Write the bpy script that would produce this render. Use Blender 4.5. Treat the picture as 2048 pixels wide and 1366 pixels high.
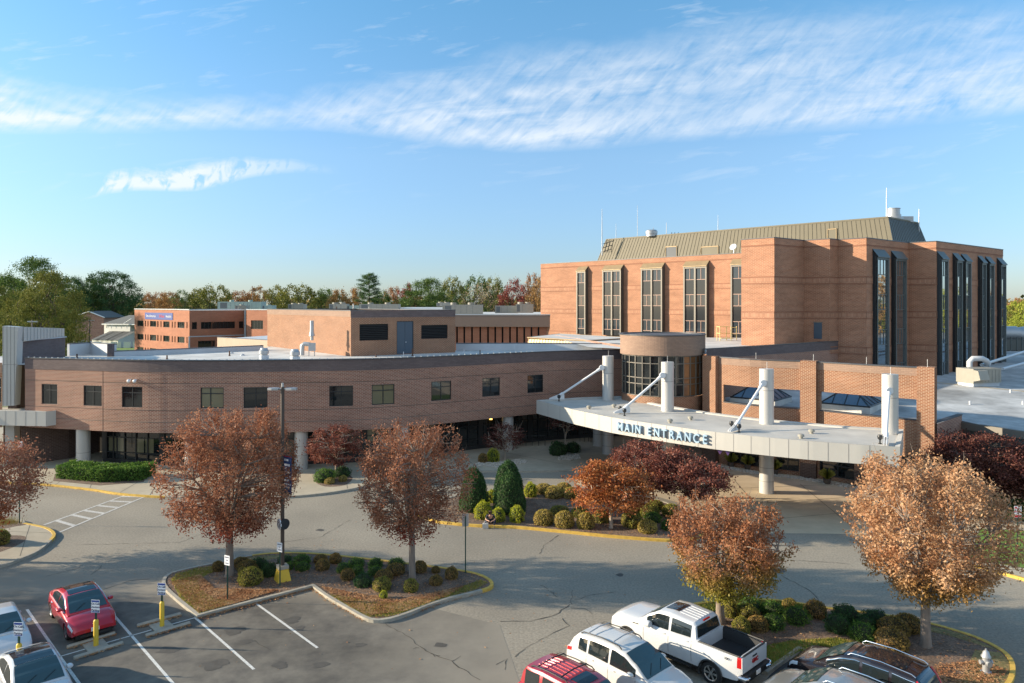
import bpy, bmesh, math, random
import numpy as np
from mathutils import Vector, Matrix
from mathutils.geometry import tessellate_polygon
R = math.radians
rnd = random.Random(7)
nrg = np.random.default_rng(11)
S = bpy.context.scene
for o in list(bpy.data.objects): bpy.data.objects.remove(o)
COL = S.collection

# ---------------------------------------------------------------- camera
FP, CX, HZ, H = 1420.0, 1024.0, 608.0, 14.0      # focal (px), centre, horizon row, eye height
cam = bpy.data.objects.new('camera', bpy.data.cameras.new('camera')); COL.objects.link(cam)
cam.location = (0, 0, H); cam.rotation_euler = (R(90), 0, 0)
cam.data.sensor_width = 36; cam.data.lens = 36 * FP / 2048
cam.data.shift_y = -(683 - HZ) / 2048
cam.data.clip_start = .5; cam.data.clip_end = 6000
S.camera = cam

# ---------------------------------------------------------------- world and sun
SUN_EL, SUN_ROT = 16.0, -87.2
W = bpy.data.worlds.new('World'); S.world = W; W.use_nodes = True
def world():
    nt = W.node_tree; N = nt.nodes; Lk = nt.links; N.clear()
    out = N.new('ShaderNodeOutputWorld'); bg = N.new('ShaderNodeBackground'); Lk.new(bg.outputs[0], out.inputs[0])
    sky = N.new('ShaderNodeTexSky'); sky.sky_type = 'NISHITA'; sky.sun_disc = False
    sky.sun_elevation = R(SUN_EL); sky.sun_rotation = R(SUN_ROT)
    sky.altitude = 0; sky.air_density = 1.0; sky.dust_density = .35; sky.ozone_density = 3.0
    bg.inputs['Strength'].default_value = .15
    tc = N.new('ShaderNodeTexCoord'); sp = N.new('ShaderNodeSeparateXYZ'); Lk.new(tc.outputs['Generated'], sp.inputs[0])
    def m(op, a, b=None, c=None, clamp=False):
        n = N.new('ShaderNodeMath'); n.operation = op; n.use_clamp = clamp
        for i, x in enumerate((a, b, c)):
            if x is None: continue
            if isinstance(x, (int, float)): n.inputs[i].default_value = x
            else: Lk.new(x, n.inputs[i])
        return n.outputs[0]
    y = m('MAXIMUM', sp.outputs[1], .02)
    u = m('DIVIDE', sp.outputs[0], y); v = m('DIVIDE', sp.outputs[2], y)
    def noise(su, sv, rot, sc, det=6, rough=.6, dist=0., off=0.):
        cb = N.new('ShaderNodeCombineXYZ'); Lk.new(u, cb.inputs[0]); Lk.new(v, cb.inputs[1]); cb.inputs[2].default_value = off
        mp = N.new('ShaderNodeMapping'); mp.vector_type = 'POINT'
        mp.inputs['Rotation'].default_value = (0, 0, R(rot))
        Lk.new(cb.outputs[0], mp.inputs[0])
        m2 = N.new('ShaderNodeMapping'); m2.inputs['Scale'].default_value = (su, sv, 1); Lk.new(mp.outputs[0], m2.inputs[0])
        n = N.new('ShaderNodeTexNoise'); n.inputs['Scale'].default_value = sc; n.inputs['Detail'].default_value = det
        n.inputs['Roughness'].default_value = rough; n.inputs['Distortion'].default_value = dist
        Lk.new(m2.outputs[0], n.inputs['Vector']); return n.outputs[0]
    un = m('DIVIDE', m('ADD', u, .8), 1.6, clamp=True)
    def curve(pts):                     # photo-independent table: bearing -> elevation tangent
        c = N.new('ShaderNodeFloatCurve'); cv = c.mapping.curves[0]
        pp = [((p + .7211 + .0789) / 1.6, q) for p, q in pts]
        cv.points[0].location = pp[0]; cv.points[1].location = pp[-1]
        for p in pp[1:-1]: cv.points.new(*p)
        c.mapping.update(); Lk.new(un, c.inputs['Value']); return c.outputs[0]
    def e(px, py): return ((px - CX) / FP, (HZ - py) / FP)
    wob = m('MULTIPLY', m('SUBTRACT', noise(1, 3, 6, 5, 5, .6, .3), .5), .07)
    def band(lo, hi, slo, shi):
        L_, U_ = curve([e(*p) for p in lo]), curve([e(*p) for p in hi])
        a = m('DIVIDE', m('SUBTRACT', m('ADD', v, m('MULTIPLY', wob, .25)), L_), slo, clamp=True)
        b = m('DIVIDE', m('SUBTRACT', U_, m('ADD', v, wob)), shi, clamp=True)
        return m('MULTIPLY', a, b)
    A = band([(0, 270), (300, 268), (600, 262), (1024, 305), (1400, 285), (2048, 232)],
             [(0, 135), (180, 175), (420, 188), (700, 160), (1024, 100), (1500, 20), (2048, -20)], .022, .075)
    fib = noise(2.2, 9, -9, 4.0, 7, .62, .5, 3.0)
    rip = m('ADD', m('MULTIPLY', noise(9, 3.2, 38, 4.2, 5, .55, 1.2, 7.0), .5), m('MULTIPLY', noise(30, 6, 47, 2.4, 5, .6, .9, 17.0), .72))
    wv = N.new('ShaderNodeTexWave'); wv.wave_type = 'BANDS'; wv.bands_direction = 'X'; wv.inputs['Scale'].default_value = 10.; wv.inputs['Distortion'].default_value = 16.; wv.inputs['Detail'].default_value = 4; wv.inputs['Detail Scale'].default_value = .22; wv.inputs['Detail Roughness'].default_value = .6
    cbw = N.new('ShaderNodeCombineXYZ'); Lk.new(m('ADD', u, m('MULTIPLY', v, m('ADD', .9, m('MULTIPLY', u, -1.6)))), cbw.inputs[0]); Lk.new(m('MULTIPLY', v, .6), cbw.inputs[1]); Lk.new(cbw.outputs[0], wv.inputs['Vector'])
    d = m('ADD', m('ADD', m('MULTIPLY', fib, .60), m('MULTIPLY', m('SUBTRACT', rip, .07), .52)), m('MULTIPLY', m('SUBTRACT', wv.outputs['Fac'], .35), m('MULTIPLY', m('SUBTRACT', .45, u, clamp=True), .07)))
    dens = m('MULTIPLY', m('MULTIPLY', m('SUBTRACT', d, .41), 3.6, clamp=True), A, clamp=True)
    lowsub = m('MULTIPLY', m('SUBTRACT', noise(.8, 5, -4, 2.2, 3, .5, .2, 21.), .36), 4.2, clamp=True)
    dens = m('MULTIPLY', dens, m('ADD', m('MULTIPLY', lowsub, .62), .40))
    # bright left root of the streak
    Lf = m('MULTIPLY', m('SUBTRACT', .28, u), 1.2, clamp=True)
    dens = m('MULTIPLY', dens, m('ADD', m('MULTIPLY', Lf, .95), .66), clamp=True)
    B = band([(0, 440), (190, 395), (215, 388), (400, 378), (600, 348), (800, 365), (1000, 340), (2048, 250)],
             [(0, 430), (190, 378), (215, 345), (330, 330), (560, 314), (800, 335), (1000, 325), (2048, 240)], .008, .012)
    bump = noise(14, 8, 25, 4.2, 5, .55, .5, 13.)
    Bw = m('MULTIPLY', m('MULTIPLY', m('SUBTRACT', bump, .36), 6.5, clamp=True), B)
    Bw = m('MULTIPLY', Bw, m('MULTIPLY', m('SUBTRACT', -.24, u), 5, clamp=True))
    ws = noise(2.5, 14, -8, 3.2, 6, .6, .4, 31.)
    wz = m('MULTIPLY', m('MULTIPLY', m('SUBTRACT', ws, .57), 4, clamp=True),
           m('MULTIPLY', m('MULTIPLY', m('SUBTRACT', v, .12), 8, clamp=True), .45))
    tot = m('MAXIMUM', m('MAXIMUM', dens, m('MULTIPLY', Bw, .95)), wz)
    hz = m('MULTIPLY', m('POWER', m('SUBTRACT', 1.0, m('MULTIPLY', m('ABSOLUTE', v), 2.6, clamp=True)), 2.0), .0)
    tot = m('MULTIPLY', tot, m('GREATER_THAN', sp.outputs[1], .0))
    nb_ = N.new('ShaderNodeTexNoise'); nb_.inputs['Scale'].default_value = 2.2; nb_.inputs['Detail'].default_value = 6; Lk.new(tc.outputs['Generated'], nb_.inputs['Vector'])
    back = m('MULTIPLY', m('MULTIPLY', m('SUBTRACT', nb_.outputs[0], .37), 3.2, clamp=True), m('MULTIPLY', sp.outputs[1], -2.2, clamp=True))  # unseen cloud veil behind the camera, added to lift fill on shaded faces
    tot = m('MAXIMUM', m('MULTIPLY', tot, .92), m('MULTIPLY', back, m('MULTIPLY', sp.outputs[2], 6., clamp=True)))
    gam = N.new('ShaderNodeMix'); gam.data_type = 'RGBA'; gam.blend_type = 'MULTIPLY'; gam.inputs[0].default_value = 1
    Lk.new(sky.outputs[0], gam.inputs[6]); 
    tr = N.new('ShaderNodeValToRGB'); tv = m('MULTIPLY', sp.outputs[2], 2.0, clamp=True); Lk.new(tv, tr.inputs[0])
    el = tr.color_ramp.elements; el[0].position = 0; el[0].color = SKY_TINT[0]; el[1].position = 1; el[1].color = SKY_TINT[3]
    e1 = el.new(.12); e1.color = SKY_TINT[1]; e2 = el.new(.4); e2.color = SKY_TINT[2]; Lk.new(tr.outputs[0], gam.inputs[7])
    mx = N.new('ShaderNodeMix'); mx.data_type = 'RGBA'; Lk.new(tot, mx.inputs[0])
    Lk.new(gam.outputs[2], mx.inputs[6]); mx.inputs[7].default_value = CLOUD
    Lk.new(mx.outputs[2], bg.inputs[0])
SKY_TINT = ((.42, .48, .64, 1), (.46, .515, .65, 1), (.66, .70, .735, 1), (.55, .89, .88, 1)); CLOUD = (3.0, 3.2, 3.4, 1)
world()
sl = bpy.data.lights.new('sun', 'SUN'); sl.energy = 4.5; sl.angle = R(.55); sl.color = (1.0, .85, .64)
sun = bpy.data.objects.new('sun', sl); COL.objects.link(sun)
_a = R(90 - SUN_ROT)   # direction to the sun in the ground plane
SD = Vector((math.cos(_a) * math.cos(R(SUN_EL)), math.sin(_a) * math.cos(R(SUN_EL)), math.sin(R(SUN_EL))))
sun.rotation_euler = SD.to_track_quat('Z', 'Y').to_euler()
S.view_settings.view_transform = 'Standard'; S.view_settings.look = 'None'
S.view_settings.exposure = 1.08; S.view_settings.gamma = 1
S.render.engine = 'CYCLES'

# ---------------------------------------------------------------- placing helpers
def G(px, py, z=0.0):
    Y = FP * (H - z) / (py - HZ); return Vector(((px - CX) * Y / FP, Y, z))
def AT(px, Y, z=0.0): return Vector(((px - CX) * Y / FP, Y, z))
def hit(px, P, d):
    r = (px - CX) / FP; return (r * P[1] - P[0]) / (d[0] - r * d[1])
def V2(p): return Vector((p[0], p[1]))

# ---------------------------------------------------------------- materials
MATS = {}
def mat(name, col, rough=.7, metal=0., var=.0, scale=3., bump=0., bscale=40., spec=.5, col2=None, coat=0., stretch=(1, 1, 1), emit=None, var2=0., scale2=.3):
    if name in MATS: return MATS[name]
    m = bpy.data.materials.new(name); m.use_nodes = True; nt = m.node_tree; N = nt.nodes; Lk = nt.links
    b = N['Principled BSDF']; b.inputs['Base Color'].default_value = (*col, 1); b.inputs['Roughness'].default_value = rough
    b.inputs['Metallic'].default_value = metal; b.inputs['Specular IOR Level'].default_value = spec
    if coat: b.inputs['Coat Weight'].default_value = coat; b.inputs['Coat Roughness'].default_value = .04
    if emit: b.inputs['Emission Color'].default_value = (*emit[0], 1); b.inputs['Emission Strength'].default_value = emit[1]
    if var or bump or col2 or var2:
        tc = N.new('ShaderNodeTexCoord'); mp = N.new('ShaderNodeMapping'); mp.inputs['Scale'].default_value = stretch
        Lk.new(tc.outputs['Object'], mp.inputs[0])
    if var or col2:
        n = N.new('ShaderNodeTexNoise'); n.inputs['Scale'].default_value = scale; n.inputs['Detail'].default_value = 6; n.inputs['Roughness'].default_value = .62
        Lk.new(mp.outputs[0], n.inputs['Vector'])
        r = N.new('ShaderNodeValToRGB'); Lk.new(n.outputs[0], r.inputs[0])
        c1 = [c * (1 - var) for c in col]; c2 = [min(1, c * (1 + var)) for c in (col2 or col)]
        r.color_ramp.elements[0].position = .33; r.color_ramp.elements[1].position = .67
        r.color_ramp.elements[0].color = (*c1, 1); r.color_ramp.elements[1].color = (*c2, 1)
        o = r.outputs[0]
        if var2:
            n2 = N.new('ShaderNodeTexNoise'); n2.inputs['Scale'].default_value = scale2; n2.inputs['Detail'].default_value = 5
            Lk.new(tc.outputs['Object'], n2.inputs['Vector'])
            r2 = N.new('ShaderNodeValToRGB'); Lk.new(n2.outputs[0], r2.inputs[0])
            r2.color_ramp.elements[0].position = .36; r2.color_ramp.elements[1].position = .64
            r2.color_ramp.elements[0].color = (1 - var2,) * 3 + (1,); r2.color_ramp.elements[1].color = (1 + var2,) * 3 + (1,)
            mm = N.new('ShaderNodeMix'); mm.data_type = 'RGBA'; mm.blend_type = 'MULTIPLY'; mm.inputs[0].default_value = 1
            Lk.new(o, mm.inputs[6]); Lk.new(r2.outputs[0], mm.inputs[7]); o = mm.outputs[2]
        Lk.new(o, b.inputs['Base Color'])
    if bump:
        n = N.new('ShaderNodeTexNoise'); n.inputs['Scale'].default_value = bscale; n.inputs['Detail'].default_value = 4
        Lk.new(mp.outputs[0], n.inputs['Vector'])
        bp = N.new('ShaderNodeBump'); bp.inputs['Strength'].default_value = bump; bp.inputs['Distance'].default_value = .02
        Lk.new(n.outputs[0], bp.inputs['Height']); Lk.new(bp.outputs[0], b.inputs['Normal'])
    MATS[name] = m; return m

def brick(name, c1, c2, mortar, bw=.34, bh=.115, ms=.016, stain=.16, rough=.85):
    m = bpy.data.materials.new(name); m.use_nodes = True; nt = m.node_tree; N = nt.nodes; Lk = nt.links
    b = N['Principled BSDF']; b.inputs['Roughness'].default_value = rough; b.inputs['Specular IOR Level'].default_value = .25
    uv = N.new('ShaderNodeUVMap'); uv.uv_map = 'UVMap'
    t = N.new('ShaderNodeTexBrick'); t.inputs['Scale'].default_value = 1; t.inputs['Brick Width'].default_value = bw
    t.inputs['Row Height'].default_value = bh; t.inputs['Mortar Size'].default_value = ms; t.inputs['Bias'].default_value = 0
    t.inputs['Mortar Smooth'].default_value = .1
    t.inputs['Color1'].default_value = (*c1, 1); t.inputs['Color2'].default_value = (*c2, 1); t.inputs['Mortar'].default_value = (*mortar, 1)
    Lk.new(uv.outputs[0], t.inputs['Vector'])
    n = N.new('ShaderNodeTexNoise'); n.inputs['Scale'].default_value = .45; n.inputs['Detail'].default_value = 8; n.inputs['Roughness'].default_value = .7
    mp = N.new('ShaderNodeMapping'); mp.inputs['Scale'].default_value = (.6, 1.7, 1); Lk.new(uv.outputs[0], mp.inputs[0]); Lk.new(mp.outputs[0], n.inputs['Vector'])
    r = N.new('ShaderNodeValToRGB'); Lk.new(n.outputs[0], r.inputs[0])
    r.color_ramp.elements[0].position = .35; r.color_ramp.elements[1].position = .68
    r.color_ramp.elements[0].color = (1 - stain,) * 3 + (1,); r.color_ramp.elements[1].color = (1 + stain,) * 3 + (1,)
    mm = N.new('ShaderNodeMix'); mm.data_type = 'RGBA'; mm.blend_type = 'MULTIPLY'; mm.inputs[0].default_value = 1
    Lk.new(t.outputs['Color'], mm.inputs[6]); Lk.new(r.outputs[0], mm.inputs[7]); Lk.new(mm.outputs[2], b.inputs['Base Color'])
    bp = N.new('ShaderNodeBump'); bp.invert = True; bp.inputs['Strength'].default_value = .6; bp.inputs['Distance'].default_value = .012
    Lk.new(t.outputs['Fac'], bp.inputs['Height']); Lk.new(bp.outputs[0], b.inputs['Normal'])
    MATS[name] = m; return m

def leafmat(name, cols, low=None, lowz=(0, 1), trans=.35, patch=1.1):
    """cols: list of rgb spread over leaves; low: colour of the lowest leaves (object z between lowz)."""
    m = bpy.data.materials.new(name); m.use_nodes = True; nt = m.node_tree; N = nt.nodes; Lk = nt.links; N.clear()
    out = N.new('ShaderNodeOutputMaterial')
    g = N.new('ShaderNodeNewGeometry'); tc = N.new('ShaderNodeTexCoord')
    n = N.new('ShaderNodeTexNoise'); n.inputs['Scale'].default_value = patch; n.inputs['Detail'].default_value = 2
    Lk.new(tc.outputs['Object'], n.inputs['Vector'])
    ad = N.new('ShaderNodeMath'); ad.operation = 'MULTIPLY_ADD'; Lk.new(n.outputs[0], ad.inputs[0]); ad.inputs[1].default_value = 1.5; ad.inputs[2].default_value = -.55
    mx = N.new('ShaderNodeMath'); mx.operation = 'MULTIPLY_ADD'; Lk.new(g.outputs['Random Per Island'], mx.inputs[0]); mx.inputs[1].default_value = .6; Lk.new(ad.outputs[0], mx.inputs[2]); mx.use_clamp = True
    r = N.new('ShaderNodeValToRGB'); Lk.new(mx.outputs[0], r.inputs[0])
    el = r.color_ramp.elements
    for i, c in enumerate(cols):
        p = i / max(1, len(cols) - 1)
        if i == 0: e = el[0]; e.position = 0
        elif i == len(cols) - 1: e = el[len(el) - 1]; e.position = 1
        else: e = el.new(p)
        e.color = (*c, 1)
    o = r.outputs[0]
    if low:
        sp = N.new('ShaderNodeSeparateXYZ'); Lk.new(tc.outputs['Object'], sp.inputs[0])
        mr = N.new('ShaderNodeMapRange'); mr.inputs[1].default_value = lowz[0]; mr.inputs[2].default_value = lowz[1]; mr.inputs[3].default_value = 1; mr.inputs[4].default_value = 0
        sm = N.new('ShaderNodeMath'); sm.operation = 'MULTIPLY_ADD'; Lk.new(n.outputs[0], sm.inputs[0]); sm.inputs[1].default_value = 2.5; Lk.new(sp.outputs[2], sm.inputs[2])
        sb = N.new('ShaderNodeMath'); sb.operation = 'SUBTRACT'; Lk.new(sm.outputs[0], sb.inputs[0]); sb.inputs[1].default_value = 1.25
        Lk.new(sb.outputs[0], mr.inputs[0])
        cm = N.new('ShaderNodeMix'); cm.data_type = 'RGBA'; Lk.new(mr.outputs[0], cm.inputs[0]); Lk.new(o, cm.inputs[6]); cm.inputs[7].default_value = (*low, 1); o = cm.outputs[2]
    d = N.new('ShaderNodeBsdfDiffuse'); t = N.new('ShaderNodeBsdfTranslucent'); gl = N.new('ShaderNodeBsdfGlossy'); gl.inputs['Roughness'].default_value = .45
    Lk.new(o, d.inputs[0]); Lk.new(o, t.inputs[0])
    s1 = N.new('ShaderNodeMixShader'); s1.inputs[0].default_value = trans; Lk.new(d.outputs[0], s1.inputs[1]); Lk.new(t.outputs[0], s1.inputs[2])
    s2 = N.new('ShaderNodeMixShader'); s2.inputs[0].default_value = .012; Lk.new(s1.outputs[0], s2.inputs[1]); Lk.new(gl.outputs[0], s2.inputs[2])
    Lk.new(s2.outputs[0], out.inputs[0]); MATS[name] = m; return m

# ---------------------------------------------------------------- mesh builder
ORG = {}
def worg(p): return ORG.get(p.name, Vector((0, 0, 0))) if p else Vector((0, 0, 0))
class MB:
    def __init__(s): s.v = []; s.f = []; s.m = []; s.uv = []; s.cur = 0
    def face(s, pts, m=None, uv=None):
        i = len(s.v); s.v += [Vector(p) for p in pts]; s.f.append(list(range(i, i + len(pts)))); s.m.append(s.cur if m is None else m); s.uv.append(uv)
    def mesh(s, vs, fs, m=None):
        i = len(s.v); s.v += [Vector(p) for p in vs]
        for f in fs: s.f.append([k + i for k in f]); s.m.append(s.cur if m is None else m); s.uv.append(None)
    def obox(s, o, ex, ey, ez, m=None):
        o, ex, ey, ez = map(Vector, (o, ex, ey, ez))
        v = [o, o + ex, o + ex + ey, o + ey]; v += [p + ez for p in v]
        s.mesh(v, [(3, 2, 1, 0), (4, 5, 6, 7), (0, 1, 5, 4), (1, 2, 6, 5), (2, 3, 7, 6), (3, 0, 4, 7)], m)
    def box(s, c, sz, rz=0., m=None):       # c = centre of the bottom
        ca, sa = math.cos(rz), math.sin(rz); ex = Vector((ca, sa, 0)) * sz[0]; ey = Vector((-sa, ca, 0)) * sz[1]
        s.obox(Vector(c) - ex / 2 - ey / 2, ex, ey, (0, 0, sz[2]), m)
    def prism(s, poly, z0, z1, m=None, mt=None):
        n = len(poly); lo = [Vector((p[0], p[1], z0)) for p in poly]; hi = [Vector((p[0], p[1], z1)) for p in poly]
        for i in range(n): j = (i + 1) % n; s.mesh([lo[i], lo[j], hi[j], hi[i]], [(0, 1, 2, 3)], m)
        tr = tessellate_polygon([hi])
        s.mesh(hi, [tuple(t) for t in tr], mt if mt is not None else m); s.mesh(lo, [tuple(t) for t in tr], m)
    def sheet(s, poly, z, m=None):
        hi = [Vector((p[0], p[1], z if not callable(z) else z(p))) for p in poly]; tr = tessellate_polygon([hi]); fs = []
        for t in tr:
            a, b, c = (hi[k] for k in t)
            fs.append(tuple(t) if (b - a).cross(c - a).z > 0 else tuple(reversed(t)))
        s.mesh(hi, fs, m)
    def tube(s, pts, rad, n=8, m=None, cap=True):
        pts = [Vector(p) for p in pts]; k = len(pts)
        if not hasattr(rad, '__len__'): rad = [rad] * k
        vs = []; prev = None
        for i, p in enumerate(pts):
            t = (pts[min(i + 1, k - 1)] - pts[max(i - 1, 0)]).normalized()
            a = prev if prev is not None else (Vector((1, 0, 0)) if abs(t.x) < .8 else Vector((0, 1, 0)))
            a = (a - t * a.dot(t)).normalized(); b = t.cross(a); prev = a
            for j in range(n):
                w = 2 * math.pi * j / n; vs.append(p + (a * math.cos(w) + b * math.sin(w)) * rad[i])
        fs = [(i * n + j, i * n + (j + 1) % n, (i + 1) * n + (j + 1) % n, (i + 1) * n + j) for i in range(k - 1) for j in range(n)]
        if cap: fs += [tuple(range(n - 1, -1, -1)), tuple(range((k - 1) * n, k * n))]
        s.mesh(vs, fs, m)
    def lathe(s, c, prof, n=24, m=None, axis='z'):
        c = Vector(c); vs = []
        for r, z in prof:
            for j in range(n):
                w = 2 * math.pi * j / n
                vs.append(c + (Vector((r * math.cos(w), r * math.sin(w), z)) if axis == 'z' else Vector((r * math.cos(w), z, r * math.sin(w)))))
        k = len(prof)
        fs = [(i * n + j, i * n + (j + 1) % n, (i + 1) * n + (j + 1) % n, (i + 1) * n + j) for i in range(k - 1) for j in range(n)]
        if axis != 'z': fs = [tuple(reversed(f)) for f in fs]
        fs += [tuple(range(n - 1, -1, -1)), tuple(range((k - 1) * n, k * n))]
        s.mesh(vs, fs, m)
    def build(s, name, mats, parent=None, world=True, smooth=None):
        me = bpy.data.meshes.new(name)
        off = worg(parent) if world else Vector((0, 0, 0))
        me.from_pydata([tuple(v - off) for v in s.v], [], s.f)
        for mm in (mats if isinstance(mats, (list, tuple)) else [mats]): me.materials.append(MATS[mm] if isinstance(mm, str) else mm)
        me.polygons.foreach_set('material_index', s.m)
        ul = me.uv_layers.new(name='UVMap'); dat = np.zeros(len(me.loops) * 2)
        li = 0
        for f, uv in zip(s.f, s.uv):
            k = len(f)
            if uv is None:
                a, b, c = s.v[f[0]], s.v[f[1]], s.v[f[2]]; nn = (b - a).cross(c - a)
                if nn.length < 1e-12: nn = Vector((0, 0, 1))
                nn.normalize()
                if abs(nn.z) < .7:
                    t = Vector((-nn.y, nn.x, 0)).normalized(); uv = [(s.v[i].dot(t), s.v[i].z) for i in f]
                else: uv = [(s.v[i].x, s.v[i].y) for i in f]
            for q in uv: dat[li] = q[0]; dat[li + 1] = q[1]; li += 2
        ul.data.foreach_set('uv', dat)
        me.validate(clean_customdata=False)
        if smooth is not None: shade(me, smooth)
        return link(name, me, parent, None if not world else None)
def shade(me, ang):
    me.polygons.foreach_set('use_smooth', [True] * len(me.polygons))
    try: me.set_sharp_from_angle(angle=R(ang))
    except Exception: pass
def link(name, data, parent=None, loc=None):
    o = bpy.data.objects.new(name, data); COL.objects.link(o)
    if parent is not None: o.parent = parent
    if loc is not None: o.location = loc
    return o
def tag(o, label=None, cat=None, group=None, kind=None):
    for k, v in (('label', label), ('category', cat), ('group', group), ('kind', kind)):
        if v: o[k] = v
    return o
def thing(name, label, cat, loc=(0, 0, 0), rz=0., group=None):
    o = link(name, None); o.location = loc; o.rotation_euler = (0, 0, rz); o.empty_display_size = .3
    ORG[o.name] = Vector(loc); return tag(o, label, cat, group)
def struct(name, mb, mats, smooth=None):
    o = mb.build(name, mats, smooth=smooth); o['kind'] = 'structure'; return o
def textmesh(body, size, ext=.005, align='CENTER', bold=0.):
    c = bpy.data.curves.new('t', 'FONT'); c.body = body; c.size = size; c.extrude = ext; c.align_x = align; c.align_y = 'CENTER'; c.offset = bold
    c.resolution_u = 3
    o = bpy.data.objects.new('t', c); COL.objects.link(o); bpy.context.view_layer.update()
    me = bpy.data.meshes.new_from_object(o.evaluated_get(bpy.context.evaluated_depsgraph_get()))
    bpy.data.objects.remove(o); bpy.data.curves.remove(c); return me
def put_text(name, body, size, M4, mats, parent, ext=.004, bold=0.):
    me = textmesh(body, size, ext, bold=bold); me.transform(M4 if parent is None else Matrix.Translation(-worg(parent)) @ M4)
    me.materials.clear()
    for mm in (mats if isinstance(mats, (list, tuple)) else [mats]): me.materials.append(MATS[mm])
    me.name = name
    return link(name, me, parent)
def facing(origin, normal, up=(0, 0, 1)):          # local XY text plane -> world plane with outward normal
    n = Vector(normal).normalized(); u = Vector(up); x = u.cross(n).normalized(); y = n.cross(x)
    m = Matrix((x, y, n)).transposed().to_4x4(); m.translation = Vector(origin); return m
def crom(pts, k=6, closed=False):
    pts = [Vector(p) for p in pts]; n = len(pts); out = []
    for i in range(n if closed else n - 1):
        g = (lambda j: pts[j % n]) if closed else (lambda j: pts[max(0, min(n - 1, j))])
        a, b, c, d = g(i - 1), g(i), g(i + 1), g(i + 2)
        for q in range(k):
            t = q / k; out.append(.5 * ((2 * b) + (c - a) * t + (2 * a - 5 * b + 4 * c - d) * t * t + (3 * b - a - 3 * c + d) * t ** 3))
    if not closed: out.append(pts[-1])
    return out
class Path:
    def __init__(s, pts):
        s.p = [V2(p) for p in pts]; s.s = [0.]
        for a, b in zip(s.p, s.p[1:]): s.s.append(s.s[-1] + (b - a).length)
        s.L = s.s[-1]
    def seg(s, t):
        for i in range(len(s.p) - 1):
            if t <= s.s[i + 1] or i == len(s.p) - 2: return i
    def at(s, t):
        i = s.seg(t); a, b = s.p[i], s.p[i + 1]; return a + (b - a) * ((t - s.s[i]) / max(1e-9, s.s[i + 1] - s.s[i]))
    def dir(s, t): i = s.seg(t); return (s.p[i + 1] - s.p[i]).normalized()
    def nrm(s, t):
        i = s.seg(t); d = (s.p[min(i + 2, len(s.p) - 1)] - s.p[max(i - 1, 0)]).normalized(); return Vector((d.y, -d.x))
    def find(s, px):                                # station where a bearing crosses the path
        r = (px - CX) / FP
        for i, (a, b) in enumerate(zip(s.p, s.p[1:])):
            fa, fb = a.x - r * a.y, b.x - r * b.y
            if fa * fb <= 0 and fa != fb: return s.s[i] + (s.s[i + 1] - s.s[i]) * fa / (fa - fb)
        return None
    def off(s, d): return Path([p + s.nrm(t) * d for p, t in zip(s.p, [q + 1e-4 for q in s.s])])
def wall(mb, path, z0, z1, holes=(), depth=.22, m=0, mr=None, off=0.):
    """brick skin along path, real openings with reveals; outward = right-hand side seen left to right"""
    if not isinstance(path, Path): path = Path(path)
    if off: path = path.off(off)
    ss = sorted(set([0., path.L] + [x for x in path.s] + [h[k] for h in holes for k in (0, 1)]))
    zs = sorted(set([z0, z1] + [h[k] for h in holes for k in (2, 3)]))
    for a, b in zip(ss, ss[1:]):
        if b - a < 1e-6: continue
        A, B = path.at(a), path.at(b)
        for c, d in zip(zs, zs[1:]):
            if d - c < 1e-6: continue
            if any(h[0] - 1e-6 <= a and b <= h[1] + 1e-6 and h[2] - 1e-6 <= c and d <= h[3] + 1e-6 for h in holes): continue
            mb.face([(A.x, A.y, c), (B.x, B.y, c), (B.x, B.y, d), (A.x, A.y, d)], m, [(a, c), (b, c), (b, d), (a, d)])
    for h in holes:
        A, B = path.at(h[0]), path.at(h[1]); n = path.nrm((h[0] + h[1]) / 2); Ai, Bi = A - n * depth, B - n * depth
        q = m if mr is None else mr
        P = lambda v, z: (v.x, v.y, z)
        for fc in ([P(A, h[2]), P(Ai, h[2]), P(Ai, h[3]), P(A, h[3])], [P(B, h[2]), P(B, h[3]), P(Bi, h[3]), P(Bi, h[2])],
                   [P(A, h[3]), P(Ai, h[3]), P(Bi, h[3]), P(B, h[3])], [P(A, h[2]), P(B, h[2]), P(Bi, h[2]), P(Ai, h[2])]):
            mb.face(fc, q)
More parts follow.
